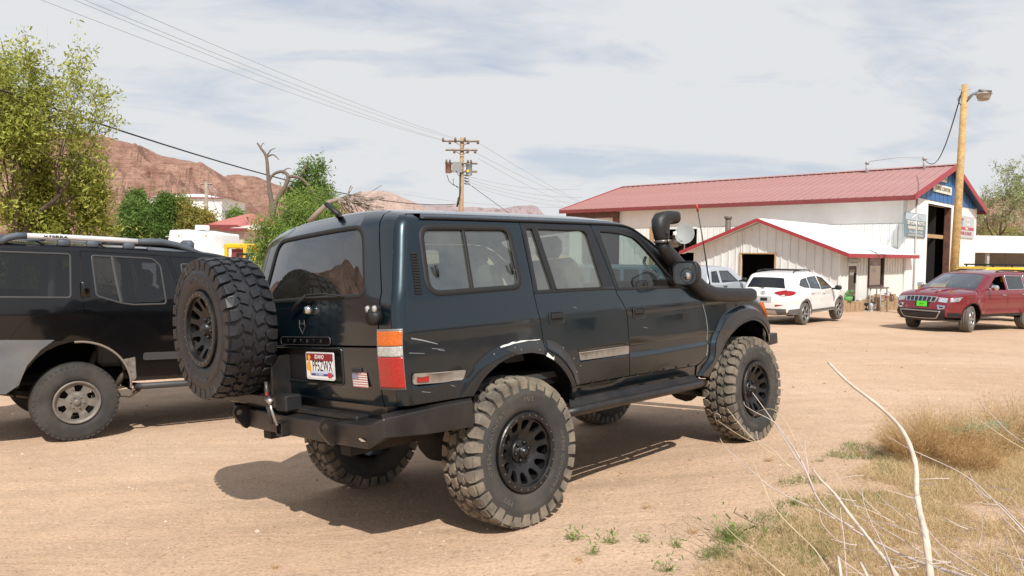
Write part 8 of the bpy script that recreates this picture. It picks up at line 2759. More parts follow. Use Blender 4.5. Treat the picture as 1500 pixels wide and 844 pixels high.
# ------------------------------------------------ chain fence bits, poles, wires
simple('pole_yellow',(0.50,0.33,0.14),rough=.85,noise=.35,nscale=6,bump=.5,bscale=20,dirt=(.26,.16,.08),dirtamt=.7,dscale=9)
simple('pole_grey',(0.30,0.25,0.20),rough=.9,noise=.3,nscale=5,bump=.4,bscale=20)
simple('pole_tan',(0.38,0.26,0.15),rough=.9,noise=.3,nscale=5)
simple('transformer_rust',(0.20,0.10,0.07),rough=.8,noise=.3,nscale=3)
simple('transformer_grey',(0.22,0.26,0.28),rough=.6,noise=.15,nscale=3)
simple('insulator',(0.12,0.08,0.06),rough=.3,coat=.5)
simple('wire',(0.03,0.03,0.032),rough=.7)
simple('wire_faint',(0.34,0.35,0.38),rough=.8)
simple('lamp_shade',(0.36,0.33,0.27),rough=.5,metal=.2)
def light_pole():
 D=27.5
 t=at(1413.5,124,D);b=at(1394.5,440,D)
 bz=ghf(b.x,b.y)
 d=(t-b);b=b+d*((bz-.3-b.z)/d.z)
 e=empty('light_pole',(b.x,b.y,bz))
 tag(e,'yellowish wooden pole with a single lamp arm in front of the auto shop','street lamp')
 o=Vector((b.x,b.y,bz))
 mb=MB();mb.smooth=True
 mb.tube([b-o,(b.lerp(t,.5))-o+Vector((.02,0,0)),t-o],[.155,.135,.10],14)
 mb.build('pole',M['pole_yellow'],e)
 ar=MB();ar.smooth=True
 a0=at(1414,149,D)-o;a1=at(1424,139,D)-o;a2=at(1438,132,D-.2)-o
 ar.tube([a0,a1,a2],[.09,.07,.05],8,sq=(.6,1.5));ar.tube([a2+Vector((-.1,0,-.02)),a2+Vector((.35,0,-.05))],.05,8)
 ar.build('lamp_arm',M['lamp_arm'],e)
 c=at(1441,139,D-.2)-o
 ls=MB();ls.smooth=True
 ls.lathe([(.0,.12),(.10,.10),(.16,.06),(.28,.02),(.24,.0),(.21,-.12),(.17,-.20),(.05,-.22),(0,-.22)],20,'z',Matrix.Translation(c))
 ls.build('lamp_shade',M['lamp_shade'],e)
 kn=MB();kn.tube([at(1405,131,D)-o,at(1422,131,D)-o],.02,5);kn.build('pole_pin',M['conduit'],e)
 w=MB();w.smooth=True
 p0=at(1409,134,D)-o;p1=at(1356,236,39)-o
 w.tube([p0.lerp(p1,k/14)+Vector((0,0,-1.1*math.sin(pi*k/14)))for k in range(15)],.022,4)
 w.tube([at(1409,136,D)-o,at(1403,146,D)-o,at(1407,154,D)-o],.016,4)
 w.build('service_wire',M['wire'],e)
 return o
simple('lamp_arm',(0.18,0.18,0.18),rough=.5,metal=.4)
light_pole()
def utility_pole():
 D=50.0
 t=at(677,202,D);b=at(675.5,300,D)
 bz=ghf(b.x,b.y);d=t-b;b=b+d*((bz-b.z)/d.z)
 e=empty('utility_pole',(b.x,b.y,bz))
 tag(e,'weathered utility pole with three crossarms and two transformers above the wagon roof','utility pole')
 o=Vector((b.x,b.y,bz))
 px=D/F_PX
 mb=MB();mb.smooth=True;mb.tube([b-o,t-o],[.20,.13],12);mb.build('pole',M['pole_tan'],e)
 def arm(v,ua,ub,vv=0,nm='crossarm'):
  a,c=at(ua,v,D-.2)-o,at(ub,v+vv,D-.2)-o
  m=MB()
  dx=(c-a);n=Vector((0,1,0))
  for q in(a,c):pass
  m.tube([a,c],.075,4,up=(0,0,1));return m.build(nm,M['pole_grey'],e)
 arm(206.5,648,702,.5);arm(219.5,652.5,699.5,.5);arm(239,652,699.5,.5);arm(251,653,699,.5,'crossarm')
 br=MB()
 for v0,v1,us in((207,214,(664,690)),(220,227,(664,690)),(239,246,(666,688))):
  for u in us:br.tube([at(u,v0,D-.25)-o,at(676.5,v1,D-.25)-o],.03,4)
 br.build('arm_braces',M['pole_grey'],e)
 for(u,v)in((649,205),(659,209),(686,209),(700,209),(667,204.5),(681,204.5),(665.5,222.5),(685,222.5),(696,222.5),(654,237),(659,237),(685.5,237.5),(690,237.5)):
  p=at(u,v,D-.35)-o
  m=MB();m.smooth=True;m.cyl(p+Vector((0,0,-.10)),p+Vector((0,0,.14)),.09,8,.05);m.build('insulator',M['insulator'],e)
 for(u,v0,v1,mt)in((656.8,240.5,253.5,'transformer_rust'),(687,240,257,'transformer_grey')):
  p0=at(u,v0,D-.5)-o;p1=at(u,v1,D-.5)-o
  m=MB();m.smooth=True;r=.20
  m.lathe([(0,0),(r,0),(r,.001),(r,(p0.z-p1.z)*.96),(r*1.08,(p0.z-p1.z)*.97),(r*.9,p0.z-p1.z),(0,p0.z-p1.z+.05)],18,'z',Matrix.Translation(p1));m.build('transformer',M[mt],e)
  for du in(-.10,.10):
   m=MB();m.smooth=True;m.cyl(p0+Vector((du,0,0)),p0+Vector((du,0,.25)),.05,6,.03);m.build('bushing',M['insulator'],e)
 tg=MB();p=at(685.4,250.5,D-.75)-o;tg.cyl(p,p+Vector((0,-.03,0)),.09,10);tg.build('yellow_tag',M['paint_yellow'],e)
 bx_=MB();p=at(669.5,245,D-.3)-o;bx_.box(p+Vector((-.32,-.05,-.35)),p+Vector((.32,.05,.35)));bx_.build('cover_panel',M['dish_grey'],e)
 m=MB();m.smooth=True
 for pts in([(654.5,256),(658,266),(664,271),(671,274)],[(668,250),(671,256),(675,260)],[(664,262),(664,270),(672,276)]):
  m.tube([tuple(at(u,v,D-.4)-o)for u,v in pts],.02,4)
 m.tube([at(674,250,D-.25)-o,at(674,283,D-.25)-o,at(671,300,D-.25)-o],.05,5)
 m.tube([at(672,289,D-.6)-o,at(669.5,303,D-.6)-o],.07,5)
 m.build('drop_leads',M['wire'],e)
 for k,v in enumerate((258,262,266,270)):
  p=at(681.5,v,D-.25)-o
  m=MB();m.smooth=True;m.cyl(p,p+Vector((.0,0,.10)),.07,6);m.tube([p+Vector((.05,0,0)),p+Vector((.22+.02*k,0,.03))],.03,4);m.build('rack_spool',M['insulator'],e)
 def wire(nm,label,p0,p1,sag,r,mt='wire_faint',n=26,grp=None):
  m=MB();m.smooth=True
  c=p0
  m.tube([p0.lerp(p1,k/n)-c+Vector((0,0,-sag*4*(k/n)*(1-k/n)))for k in range(n+1)],r,4)
  w=m.build(nm,M[mt],None);w.location=c
  tag(w,label,'power line',grp)
# four high lines passing over to the upper left, thick service line to the left, lines to the right
 names=['uppermost thin power line crossing the upper left sky','second thin power line crossing the upper left sky','third thin power line crossing the upper left sky','lowest of the thin power lines crossing the upper left sky']
 for k,((u0,v0),(u1,v1))in enumerate((((686,208),(120,-18)),((667,204),(95,-12)),((659,208),(85,-10)),((649,206),(40,-8)))):
  wire('power_line',names[k],at(u0,v0,D-.3),at(u1,v1,17+k*.5),.25,.007,grp='thin power lines over the lot')
 wire('service_line','thick dark overhead cable running from the left tree to the utility pole',at(-40,118,14),at(668,299,D-.5),.75,.020,'wire')
 lab=['thin line from the top crossarm falling to the right','thin line from the second crossarm falling to the right','thin line below the crossarms falling to the right']
 for k,((u0,v0),(u1,v1))in enumerate((((702,210),(870,305)),((697,224),(860,300)),((700,232),(835,300)))):
  wire('power_line',lab[k],at(u0,v0,D-.3),at(u1,v1,92),.2,.012)
 lab=['topmost spool line running level towards the red roof','upper middle spool line running towards the red roof','lower middle spool line running towards the red roof','lowest spool line running towards the red roof']
 for k,v in enumerate((258,262,266,270)):
  wire('service_line',lab[k],at(684,v,D-.3),at(850+4*k,281+k*8 if k else 277,58),.35,.010)
 wire('guy_wire','steep guy wire running down right from the utility pole',at(682,266,D-.3),at(745,312,D+2),.0,.018,'wire')
 wire('service_line','low thin line passing behind the utility pole',at(560,279,60),at(850,304,60),.4,.012)
utility_pole()
def small_pole():
 D=60
 t=at(302,266,D);b=base_at(303,D)
 e=empty('utility_pole',tuple(b));tag(e,'plain brown utility pole standing among the small trees at left','utility pole')
 mb=MB();mb.smooth=True;mb.tube([(0,0,0),t-b],[.18,.13],10);mb.build('pole',M['pole_grey'],e)
 m=MB();m.tube([(t-b)+Vector((-.5,0,-.2)),(t-b)+Vector((.5,0,-.2))],.06,4);m.build('crossarm',M['pole_grey'],e)
 m=MB();m.smooth=True
 for(u,v,s)in((392,318,.9),(385,332,1.3),(330,330,.3)):
  p1=at(u,v,D+6)-b;p0=t-b
  m.tube([p0.lerp(p1,k/10)+Vector((0,0,-s*4*(k/10)*(1-k/10)))for k in range(11)],.025,4)
 m.build('wires',M['wire_faint'],e)
small_pole()
# ================================================================== vegetation
def leaf_mat(name,c1,c2,trans=.42):
 m,nt,b=newmat(name)
 L=nt.links.new
 at_=N(nt,'ShaderNodeAttribute');at_.attribute_name='tint'
 r=ramp(nt,[(0.0,c1),(1.0,c2)])
 L(at_.outputs['Fac'],r.inputs[0]);L(r.outputs[0],b.inputs['Base Color'])
 b.inputs['Roughness'].default_value=.6;b.inputs['Specular IOR Level'].default_value=.3
 tr=N(nt,'ShaderNodeBsdfTranslucent');L(r.outputs[0],tr.inputs[0])
 mx=N(nt,'ShaderNodeMixShader');mx.inputs[0].default_value=trans
 out=nt.nodes['Material Output']
 L(b.outputs[0],mx.inputs[1]);L(tr.outputs[0],mx.inputs[2]);L(mx.outputs[0],out.inputs['Surface'])
 return m
leaf_mat('leaf_spring',(0.20,0.24,0.035),(0.56,0.58,0.14))
leaf_mat('leaf_olive',(0.20,0.18,0.04),(0.46,0.43,0.12))
leaf_mat('leaf_dark',(0.07,0.13,0.025),(0.20,0.31,0.07))
leaf_mat('leaf_mid',(0.10,0.18,0.03),(0.32,0.44,0.10))
leaf_mat('leaf_pale',(0.20,0.24,0.10),(0.46,0.50,0.28))
leaf_mat('straw',(0.40,0.28,0.13),(0.88,0.73,0.46),.4)
leaf_mat('straw_brown',(0.30,0.18,0.075),(0.72,0.50,0.25),.34)
leaf_mat('weed_green',(0.08,0.13,0.03),(0.28,0.34,0.10),.25)
leaf_mat('weed_mint',(0.22,0.40,0.24),(0.52,0.74,0.52),.2)
simple('bark_grey',(0.16,0.125,0.10),rough=.95,noise=.3,nscale=6)
simple('bark_brown',(0.10,0.075,0.05),rough=.95,noise=.3,nscale=6)
simple('bark_pale',(0.26,0.21,0.17),rough=.95,noise=.2,nscale=6)
simple('dry_wood',(0.58,0.50,0.42),rough=.85,noise=.25,nscale=9,bump=.4,bscale=60,dirt=(.36,.27,.19),dirtamt=.5,dscale=12)
simple('dry_twig',(0.50,0.42,0.38),rough=.85,noise=.2,nscale=9)
simple('dry_twig_yellow',(0.56,0.45,0.29),rough=.85,noise=.2,nscale=9)
def quads(C,D1,D2,l,w,shape=.55):
 """leaf quads: centre C, long axis D1, cross axis D2"""
 l=l[:,None];w=w[:,None]
 a=C-D2*w*.5*shape;b=C+D2*w*.5*shape;m1=C+D1*l*.5+D2*w*.5;m0=C+D1*l*.5-D2*w*.5
 V=np.stack([C-D2*w*.25,C+D2*w*.25,C+D1*l+D2*w*.12*0+D2*w*.3,C+D1*l-D2*w*.3],1).reshape(-1,3)
 return V
def rand_dirs(n,rg,zb=0.0):
 v=rg.normal(size=(n,3));v[:,2]+=zb
 return v/np.linalg.norm(v,axis=1,keepdims=True)
def leaf_cloud(name,P,tints,leaf,mat,parent,rg,zb=.1):
 n=len(P)
 d1=rand_dirs(n,rg,zb)
 d2=np.cross(d1,rand_dirs(n,rg));d2/=np.maximum(np.linalg.norm(d2,axis=1,keepdims=True),1e-6)
 l=leaf*rg.uniform(.6,1.3,n);w=l*rg.uniform(.45,.75,n)
 V=quads(P,d1,d2,l,w)
 F_=np.arange(n*4).reshape(-1,4)
 o=mesh_np(name,V,F_,M[mat],parent,attrs={'tint':np.repeat(np.clip(tints,0,1),4)})
 return o
def tree(name,label,base,H,spread,leafmat='leaf_mid',bark='bark_brown',leaf=.10,per=26,seed=1,levels=4,trunk=.14,lean=(0,0),first=.22,droop=0.0,sigma=.18,cat='tree',group=None,up=.45,kids=(3,5),bare=0.0,lenf=.62,trunks=1,minz=None,leafless=False,R=None,off=(0,0)):
 rg=np.random.default_rng(seed);rr=random.Random(seed)
 e=empty(name,tuple(base))
 tag(e,label,cat,group)
 mb=MB();mb.smooth=True
 anchors=[]
 def branch(p,d,ln,r,lv):
  pts=[p];q=p.copy();dd=d.copy()
  ns=4 if lv<3 else 3
  for i in range(ns):
   dd=(dd+Vector((rr.gauss(0,.16),rr.gauss(0,.16),rr.gauss(0,.10)+(.05 if lv<2 else-droop*.3)))).normalized()
   q=q+dd*(ln/ns);pts.append(q.copy())
  rs=[r*(1-.45*i/ns)for i in range(ns+1)]
  mb.tube(pts,rs,7 if lv==0 else(5 if lv<3 else 3),cap=False)
  if lv>=levels-1:
   for i in range(1,ns+1):anchors.append((pts[i],lv))
   if lv>=levels:return
  elif lv==levels-2:
   anchors.append((pts[-1],lv))
  if lv>=levels:return
  k=rr.randint(*kids)
  for i in range(k):
   t=rr.uniform(first if lv==0 else .25,1.0)
   j=min(ns-1,int(t*ns));f=t*ns-j
   s0=pts[j].lerp(pts[j+1],f)
   ax=dd.orthogonal().normalized()
   ax.rotate(Matrix.Rotation(rr.uniform(0,2*pi),3,dd))
   nd=(dd*rr.uniform(.35,.8)+ax*rr.uniform(.6,1.1)*spread+Vector((0,0,up*(1 if lv<2 else .4)-droop))).normalized()
   branch(s0,nd,ln*lenf*rr.uniform(.75,1.2),rs[j]*rr.uniform(.5,.68),lv+1)
  if lv<levels:branch(pts[-1],(dd+Vector((0,0,.1))).normalized(),ln*lenf*.9,rs[-1]*.8,lv+1)
 for k in range(trunks):
  a=2*pi*k/max(1,trunks)+seed
  d0=Vector((lean[0]+(.28*cos(a)if trunks>1 else 0),lean[1]+(.28*sin(a)if trunks>1 else 0),1)).normalized()
  branch(Vector((.05*cos(a)*(trunks>1),.05*sin(a)*(trunks>1),-.1)),d0,H*.42,trunk,0)
# scale so that the crown height matches H
 mz=max(a[0].z for a in anchors)
 s_=H/mz
 rr_=np.percentile([math.hypot(a[0].x,a[0].y)for a in anchors],93)
 sx_=s_ if R is None else R/rr_
 def fit(x,y,z):
  f=min(1,max(0,z*s_/(H*.5)))
  k=s_+(sx_-s_)*f
  return(x*k+off[0]*f,y*k+off[1]*f,z*s_)
 mb.v=[fit(*q)for q in mb.v]
 mb.build('trunk',M[bark],e)
 if leafless:return e
 A=np.array([fit(*a[0])for a in anchors])
 n=len(A)
 keep=rg.random(n)>bare
 A=A[keep];n=len(A)
 cl=rg.uniform(.1,.9,n)
 P=np.repeat(A,per,0)+rg.normal(size=(n*per,3))*sigma*np.array([1,1,.75])
 T_=np.repeat(cl,per)+rg.normal(size=n*per)*.18
 if minz is not None:
  k=P[:,2]>minz;P=P[k];T_=T_[k]
 leaf_cloud('crown',P,T_,leaf,leafmat,e,rg)
 return e
def shrub(name,label,base,R,H,leafmat,leaf,count,seed,cat='shrub',group=None,bark='bark_brown',clumps=40,stretch=1.0):
 rg=np.random.default_rng(seed)
 e=empty(name,tuple(base));tag(e,label,cat,group)
# clumps on an uneven dome
 c=rg.normal(size=(clumps,3));c/=np.linalg.norm(c,axis=1,keepdims=True)
 c*=rg.uniform(.35,1.0,(clumps,1))**.6
 c[:,2]=np.abs(c[:,2])
 c=c*np.array([R*stretch,R,H*.85])*rg.uniform(.8,1.12,(clumps,1));c[:,2]+=.05
 k=rg.integers(0,clumps,count)
 rad=rg.uniform(.12,.26,clumps)*min(R,H)*1.3
 P=c[k]+rg.normal(size=(count,3))*rad[k][:,None]*.75
 P[:,2]=np.abs(P[:,2])
 T_=rg.uniform(.1,.9,clumps)[k]+rg.normal(size=count)*.2
 leaf_cloud('foliage',P,T_,leaf,leafmat,e,rg)
 mb=MB();mb.smooth=True
 for i in range(0,clumps,2):
  p=Vector(c[i]);mb.tube([(p.x*.05,p.y*.05,0),(p.x*.55,p.y*.55,p.z*.6),tuple(p)],[.025,.015,.006],4,cap=False)
 mb.build('stems',M[bark],e)
 return e
def plant_all():
 g=lambda u,D:base_at(u,D)
# big spring tree at the left edge
 tree('spring_tree','large yellow green spring tree with airy twigs at the left edge',g(-45,14.5),7.0,.95,'leaf_spring','bark_brown',.07,5,5,5,.13,lean=(.06,-.02),sigma=.085,up=.42,kids=(3,4),lenf=.64,droop=.02,trunks=2,R=1.85,off=(.45,0),bare=.5)
 tree('spring_tree','second airy spring tree leaning right behind the black SUV roof',g(95,16.5),4.6,1.05,'leaf_spring','bark_brown',.07,5,17,5,.07,lean=(.1,0),sigma=.09,up=.35,kids=(3,4),lenf=.62,trunks=2,R=.9,bare=.5)
 for i,(u,D,R,H,m,lab)in enumerate(((15,17.5,1.2,2.4,'leaf_olive','olive brown bush behind the rear roof rail of the black SUV'),(85,18.5,1.2,2.2,'leaf_olive','olive bush behind the middle of the black SUV roof rail'),(140,19.5,.75,2.0,'leaf_spring','bright yellow green bush behind the front roof lamp of the black SUV'),(-60,17.0,1.5,2.8,'leaf_olive','olive bush under the big spring tree at far left'))):
  shrub('bush',lab,g(u,D),R,H,m,.065,3000,40+i)
# small dark trees in front of the houses
 for i,(u,D,vt,sp)in enumerate(((186,41,296,.8),(214,43,281,.8),(236,44,286,.75),(258,45,285,.8),(284,44,287,.8),(300,46,305,.7))):
  b=g(u,D);H=at(u,vt,D).z-b.z
  lab=['dark green tree beside the yellow green bush','dark green tree left of the camper with a visible trunk','dark green tree directly behind the camper nose','sparse green tree above the camper roof','sparse brownish green tree above the camper roof','small thin tree beside the brown utility pole'][i]
  tree('small_tree',lab,b,H,sp,'leaf_dark' if i<4 else 'leaf_olive','bark_brown',.15,26 if i<3 else 11,60+i,4,.11,sigma=.22,up=.5,kids=(3,4),first=.5,group='small trees by the camper',R=.95 if i<5 else .5)
# far tree and shrub
 b=g(360,66);tree('small_tree','bright green far tree on the slope above the tan house',b,at(360,309,66).z-b.z,.8,'leaf_mid','bark_brown',.22,26,75,4,.12,sigma=.30,R=.85)
 b=g(373,36);shrub('bush','round green shrub right behind the yellow loader',b,1.1,at(373,347,36).z-b.z,'leaf_mid',.10,5000,77)
# central green tree behind the wagon, with dead limbs
 b=g(462,19.0)
 tree('green_tree','bushy bright green tree behind the wagon rear window',b,at(440,268,19).z-b.z,.85,'leaf_mid','bark_pale',.06,15,81,4,.10,sigma=.15,up=.4,kids=(4,5),first=.15,trunks=3,R=1.25,off=(.15,0),bare=.3)
 shrub('green_bush','dense green bush filling the gap between spare tyre and wagon',g(424,18.0),.80,1.95,'leaf_mid',.07,4500,83)
 b=g(452,22)
 tree('sparse_tree','tall sparse pale leafed tree rising above the bushy green tree',b,at(458,224,22).z-b.z,.55,'leaf_dark','bark_grey',.08,3,85,5,.06,sigma=.12,up=.8,kids=(2,4),lenf=.62,bare=.35,trunks=2,R=.75)
 o=g(396,21)
 e=empty('dead_tree',tuple(o));tag(e,'bare dead tree with forked grey limbs left of the green tree','dead tree')
 for pts,r0,r1 in(([(150,420),(145,355),(135,300),(128,230),(120,150),(95,110),(80,88)],.085,.02),([(120,152),(150,140),(176,162)],.03,.01),([(120,150),(140,120),(160,112)],.025,.008),([(130,265),(150,228),(190,214),(216,236),(202,282),(160,352),(150,400)],.03,.075),
 ([(216,236),(262,240),(300,268),(340,322)],.05,.02),([(262,240),(285,210),(290,180)],.025,.008),([(190,214),(215,200),(232,204)],.02,.007),([(95,110),(105,90),(112,95)],.016,.006),([(205,275),(235,290),(240,315)],.03,.012)):
  mb=MB();mb.smooth=True
  q=[Vector(p)for p in catmull([tuple(at(350+x/3,180+y/3,21)-o)for x,y in pts],4)]
  mb.tube(q,list(np.linspace(r0,r1,len(q))),6);mb.build('limb',M['bark_grey'],e)
 e=empty('dead_limb',tuple(g(470,17.5)));tag(e,'thick bare arching limb with pale twigs behind the wagon roof','dead tree')
 o=g(470,17.5)
 mb=MB();mb.smooth=True
 mb.tube([at(u,v,17.5)-o for u,v in((452,326),(464,313),(475,303),(482,296),(494,293),(506,292))],[.07,.065,.06,.055,.05,.04],7)
 mb.tube([at(455,332,17.5)-o,at(450,350,17.6)-o,Vector((-.3,.1,0))],[.07,.08,.10],7)
 mb.build('limb',M['bark_pale'],e)
 tw=MB();r2=random.Random(4)
 for k in range(70):
  s0=r2.choice([(506,292),(494,293),(515,296),(530,300)])
  u,v=s0;pts=[]
  du=r2.uniform(2,12);dv=r2.uniform(-6,8)
  for i in range(5):
   pts.append(at(u,v,17.5+r2.uniform(-.2,.2))-o);u+=du;v+=dv;dv+=r2.uniform(-1,3)
   if u>572:break
  if len(pts)>1:tw.tube(pts,[.012]*len(pts),3,cap=False)
 t_=tw.build('twigs',M['bark_pale'],e);t_['kind']='stuff'
 shrub('dry_bush','pale dry twiggy bush with few leaves behind the wagon roof',g(520,18.5),1.1,at(522,272,18.5).z-g(520,18.5).z,'leaf_pale',.045,3200,95,bark='bark_pale',stretch=1.0)
# right: flat crowned tree and hillside scrub behind the carport
 b=g(1462,74)
 tree('flat_crown_tree','wide thin crowned tree with pale new leaves right of the wooden pole',b,at(1462,228,74).z-b.z,1.15,'leaf_pale','bark_brown',.20,3,101,5,.22,sigma=.22,up=.28,kids=(2,4),lenf=.66,first=.65,bare=.35,R=3.8)
 for i,(u,D,R,vt,m)in enumerate(((1440,80,3.4,318,'leaf_olive'),(1474,78,3.2,316,'leaf_mid'),(1508,80,3.6,302,'leaf_mid'),(1456,86,3.6,312,'leaf_olive'))):
  b=g(u,D)
  shrub('hill_bush',['brownish green bush behind the shop rear corner','green bush above the white carport fascia','tall green bush at the right edge above the carport','brown twiggy bush under the flat crowned tree'][i],b,R,at(u,vt,D).z-b.z,m,.22,6000,110+i)
 b=g(1452,31);shrub('bush','green weeds growing behind the yellow off-roader roof',b,.8,at(1452,377,31).z-b.z,'leaf_mid',.08,2500,120)
plant_all()
# ------------------------------------------------ foreground weeds, straw, brush
def ribbons(name,starts,dirs,lens,curl,w,mat,tints,kind,rg,seg=3,gravity=.0,label=None,parent=None,cat=None):
 """thin blades as crossed-direction ribbons, numpy"""
 n=len(starts)
 side=np.cross(dirs,rand_dirs(n,rg));side/=np.maximum(np.linalg.norm(side,axis=1,keepdims=True),1e-6)
 P=starts.copy();d=dirs.copy()
 rows=[P.copy()]
 bend=rand_dirs(n,rg)*curl[:,None]
 for k in range(seg):
  P=P+d*(lens/seg)[:,None]
  d=d+bend/seg;d[:,2]-=gravity/seg
  d/=np.maximum(np.linalg.norm(d,axis=1,keepdims=True),1e-6)
  rows.append(P.copy())
 V=[]
 for k,r_ in enumerate(rows):
  ww=(w*(1-.75*k/seg))[:,None]
  V.append(r_-side*ww*.5);V.append(r_+side*ww*.5)
 V=np.stack(V,1)          # n, 2(seg+1), 3
 m=2*(seg+1)
 base=(np.arange(n)*m)[:,None]
 F_=np.concatenate([np.stack([base[:,0]+2*k,base[:,0]+2*k+1,base[:,0]+2*k+3,base[:,0]+2*k+2],1)for k in range(seg)])
 o=mesh_np(name,V.reshape(-1,3),F_,M[mat],parent,attrs={'tint':np.repeat(np.clip(tints,0,1),m)})
 if kind:o['kind']=kind
 if label:tag(o,label,cat)
 return o
def ground_pts(poly_uv,n,rg):
 """random ground points inside the ground outline of a photo polygon"""
 G=[on_ground(u,v)for u,v in poly_uv]
 P=[(g.x,g.y)for g in G]
 A=np.array(P);x0,y0=A.min(0);x1,y1=A.max(0)
 out=[]
 while len(out)<n:
  X=rg.uniform(x0,x1,n);Y=rg.uniform(y0,y1,n)
  k=inpoly(X,Y,P)
  out+=list(zip(X[k],Y[k]))
 A=np.array(out[:n])
 Z=gh(A[:,0],A[:,1])+micro(A[:,0],A[:,1])
 return np.stack([A[:,0],A[:,1],Z],1),P
def foreground():
 rg=np.random.default_rng(77)
# straw mat, uneven density
 poly=[(985,900),(1010,838),(1075,790),(1150,752),(1225,700),(1290,668),(1380,655),(1560,640),(1700,660),(1760,1000),(1300,1100),(1000,1000)]
 P,pl=ground_pts(poly,230000,rg)
 den=fbm(P[:,0]*2.2,P[:,1]*2.2,4,51)
 edge=distpoly(P[:,0],P[:,1],pl)
 keep=rg.random(len(P))<np.clip((den-.28)*4.0,0.05,1)*np.clip(.06+edge*3.2,0,1)*np.clip((3.6-P[:,1]*.25),.3,1)
 P=P[keep];n=len(P)
 den=den[keep]
 dirs=rand_dirs(n,rg,.55)
 ribbons('dry_grass',P,dirs,rg.uniform(.02,.075,n)*np.where(rg.random(n)<.04,2.2,1),rg.uniform(.5,2.2,n),rg.uniform(.0016,.0036,n),'straw',rg.uniform(0,1,n)*.7+(den-.35)*.6,'stuff',rg,2)
# greener seedlings along the edge of the straw
 poly=[(1000,860),(1055,775),(1120,720),(1240,650),(1330,650),(1290,760),(1180,850),(1100,900)]
 P,pl=ground_pts(poly,9000,rg)
 den=fbm(P[:,0]*4,P[:,1]*4,3,91)
 keep=den>.56
 P=P[keep];n=len(P)
 ribbons('green_grass',P,rand_dirs(n,rg,1.2),rg.uniform(.02,.06,n),rg.uniform(.2,1.0,n),rg.uniform(.002,.004,n),'weed_green',rg.uniform(0,1,n),'stuff',rg,2)
# brown wiry weeds in mounds
 mounds=[(1345,678,.27,.36),(1322,668,.22,.25),(1395,672,.30,.30),(1445,665,.32,.33),(1490,655,.34,.40),(1540,660,.36,.42),(1420,690,.26,.24),(1375,655,.25,.34)]
 for i,(u,v,R,H)in enumerate(mounds):
  g=on_ground(u,v)
  lab=['tallest wiry brown weed clump beside the bare curved branch','low brown weed clump left of the bare curved branch','brown weed clump just right of the bare curved branch','brown weed clump with pale green streak, right of the tall one','tall straw coloured weed clump at the right edge','dry weed clump beyond the right edge','low dark brown weed clump in front of the others','wispy brown weed clump behind the bare branch'][i]
  e=empty('weed_clump',tuple(g));tag(e,lab,'weeds','dry weed clumps')
  n=750
  r=rg.uniform(0,1,n)**.6*R*.55;a=rg.uniform(0,2*pi,n)
  S=np.stack([r*np.cos(a),r*np.sin(a),rg.uniform(0,H*.35,n)],1)
  d=np.stack([np.cos(a)*rg.uniform(.1,1.0,n),np.sin(a)*rg.uniform(.1,1.0,n),rg.uniform(.4,1.3,n)],1);d/=np.linalg.norm(d,axis=1,keepdims=True)
  ln=H*rg.uniform(.35,1.05,n)
  o=ribbons('stems',S,d,ln,rg.uniform(.3,1.4,n),rg.uniform(.0012,.0024,n),'straw_brown',rg.uniform(0,1,n),'stuff',rg,4,parent=e)
# side twiglets and seed heads
  m_=4200
  k=rg.integers(0,n,m_);t=rg.uniform(.3,1.0,m_)
  Q=S[k]+d[k]*(ln[k]*t)[:,None]+rg.normal(size=(m_,3))*.012
  o=ribbons('twiglets',Q,rand_dirs(m_,rg,.3),rg.uniform(.010,.035,m_),rg.uniform(.2,1.5,m_),rg.uniform(.0012,.0028,m_),'straw_brown' if i%2==0 else 'straw',rg.uniform(.1,1,m_),'stuff',rg,2,parent=e)
# mint streak (sprayed stalks)
 A=[on_ground(u,v)for u,v in((1392,668),(1470,662))]
 n=700;t=rg.uniform(0,1,n)
 S=np.array([tuple(A[0].lerp(A[1],float(q)))for q in t])+rg.normal(size=(n,3))*np.array([.03,.035,.012]);S[:,2]+=.19+.03*t
 ribbons('sprayed_stalks',S,rand_dirs(n,rg,.2),rg.uniform(.02,.06,n),rg.uniform(.2,1,n),rg.uniform(.0015,.003,n),'weed_mint',rg.uniform(0,1,n),'stuff',rg,2)
# little weeds in the sand, each its own plant
 spots=[(840,792,.07,'two leafed green weed farthest left in the foreground sand'),(868,812,.06,'low green weed right of the leftmost foreground weed'),(893,797,.075,'pale green weed in the middle of the foreground sand'),(848,822,.03,'tiny dry weed under the leftmost foreground weeds'),(943,795,.05,'dark green wiry weed in the foreground sand'),(990,800,.05,'grey green wiry weed left of the straw'),(1016,782,.045,'small dry twiggy weed near the straw edge'),
 (1072,790,.12,'bright green grassy tuft at the straw edge'),(1046,812,.06,'dark low tuft left of the bright green tuft'),(976,838,.07,'upright yellow green weed at the bottom edge'),(1060,650,.05,'dry brown weed beside the front tyre shadow'),(1258,668,.05,'dark green low weed left of the brown clumps'),(1275,652,.045,'small dark weed in the sand beyond the straw'),(1127,676,.05,'dry brown weed in the sand near the twigs'),(405,833,.03,'tiny dark weed alone in the sand at the bottom left'),(948,745,.04,'small brown sprig between the wheels foreground'),(1165,742,.05,'green sprig by the left brush twigs')]
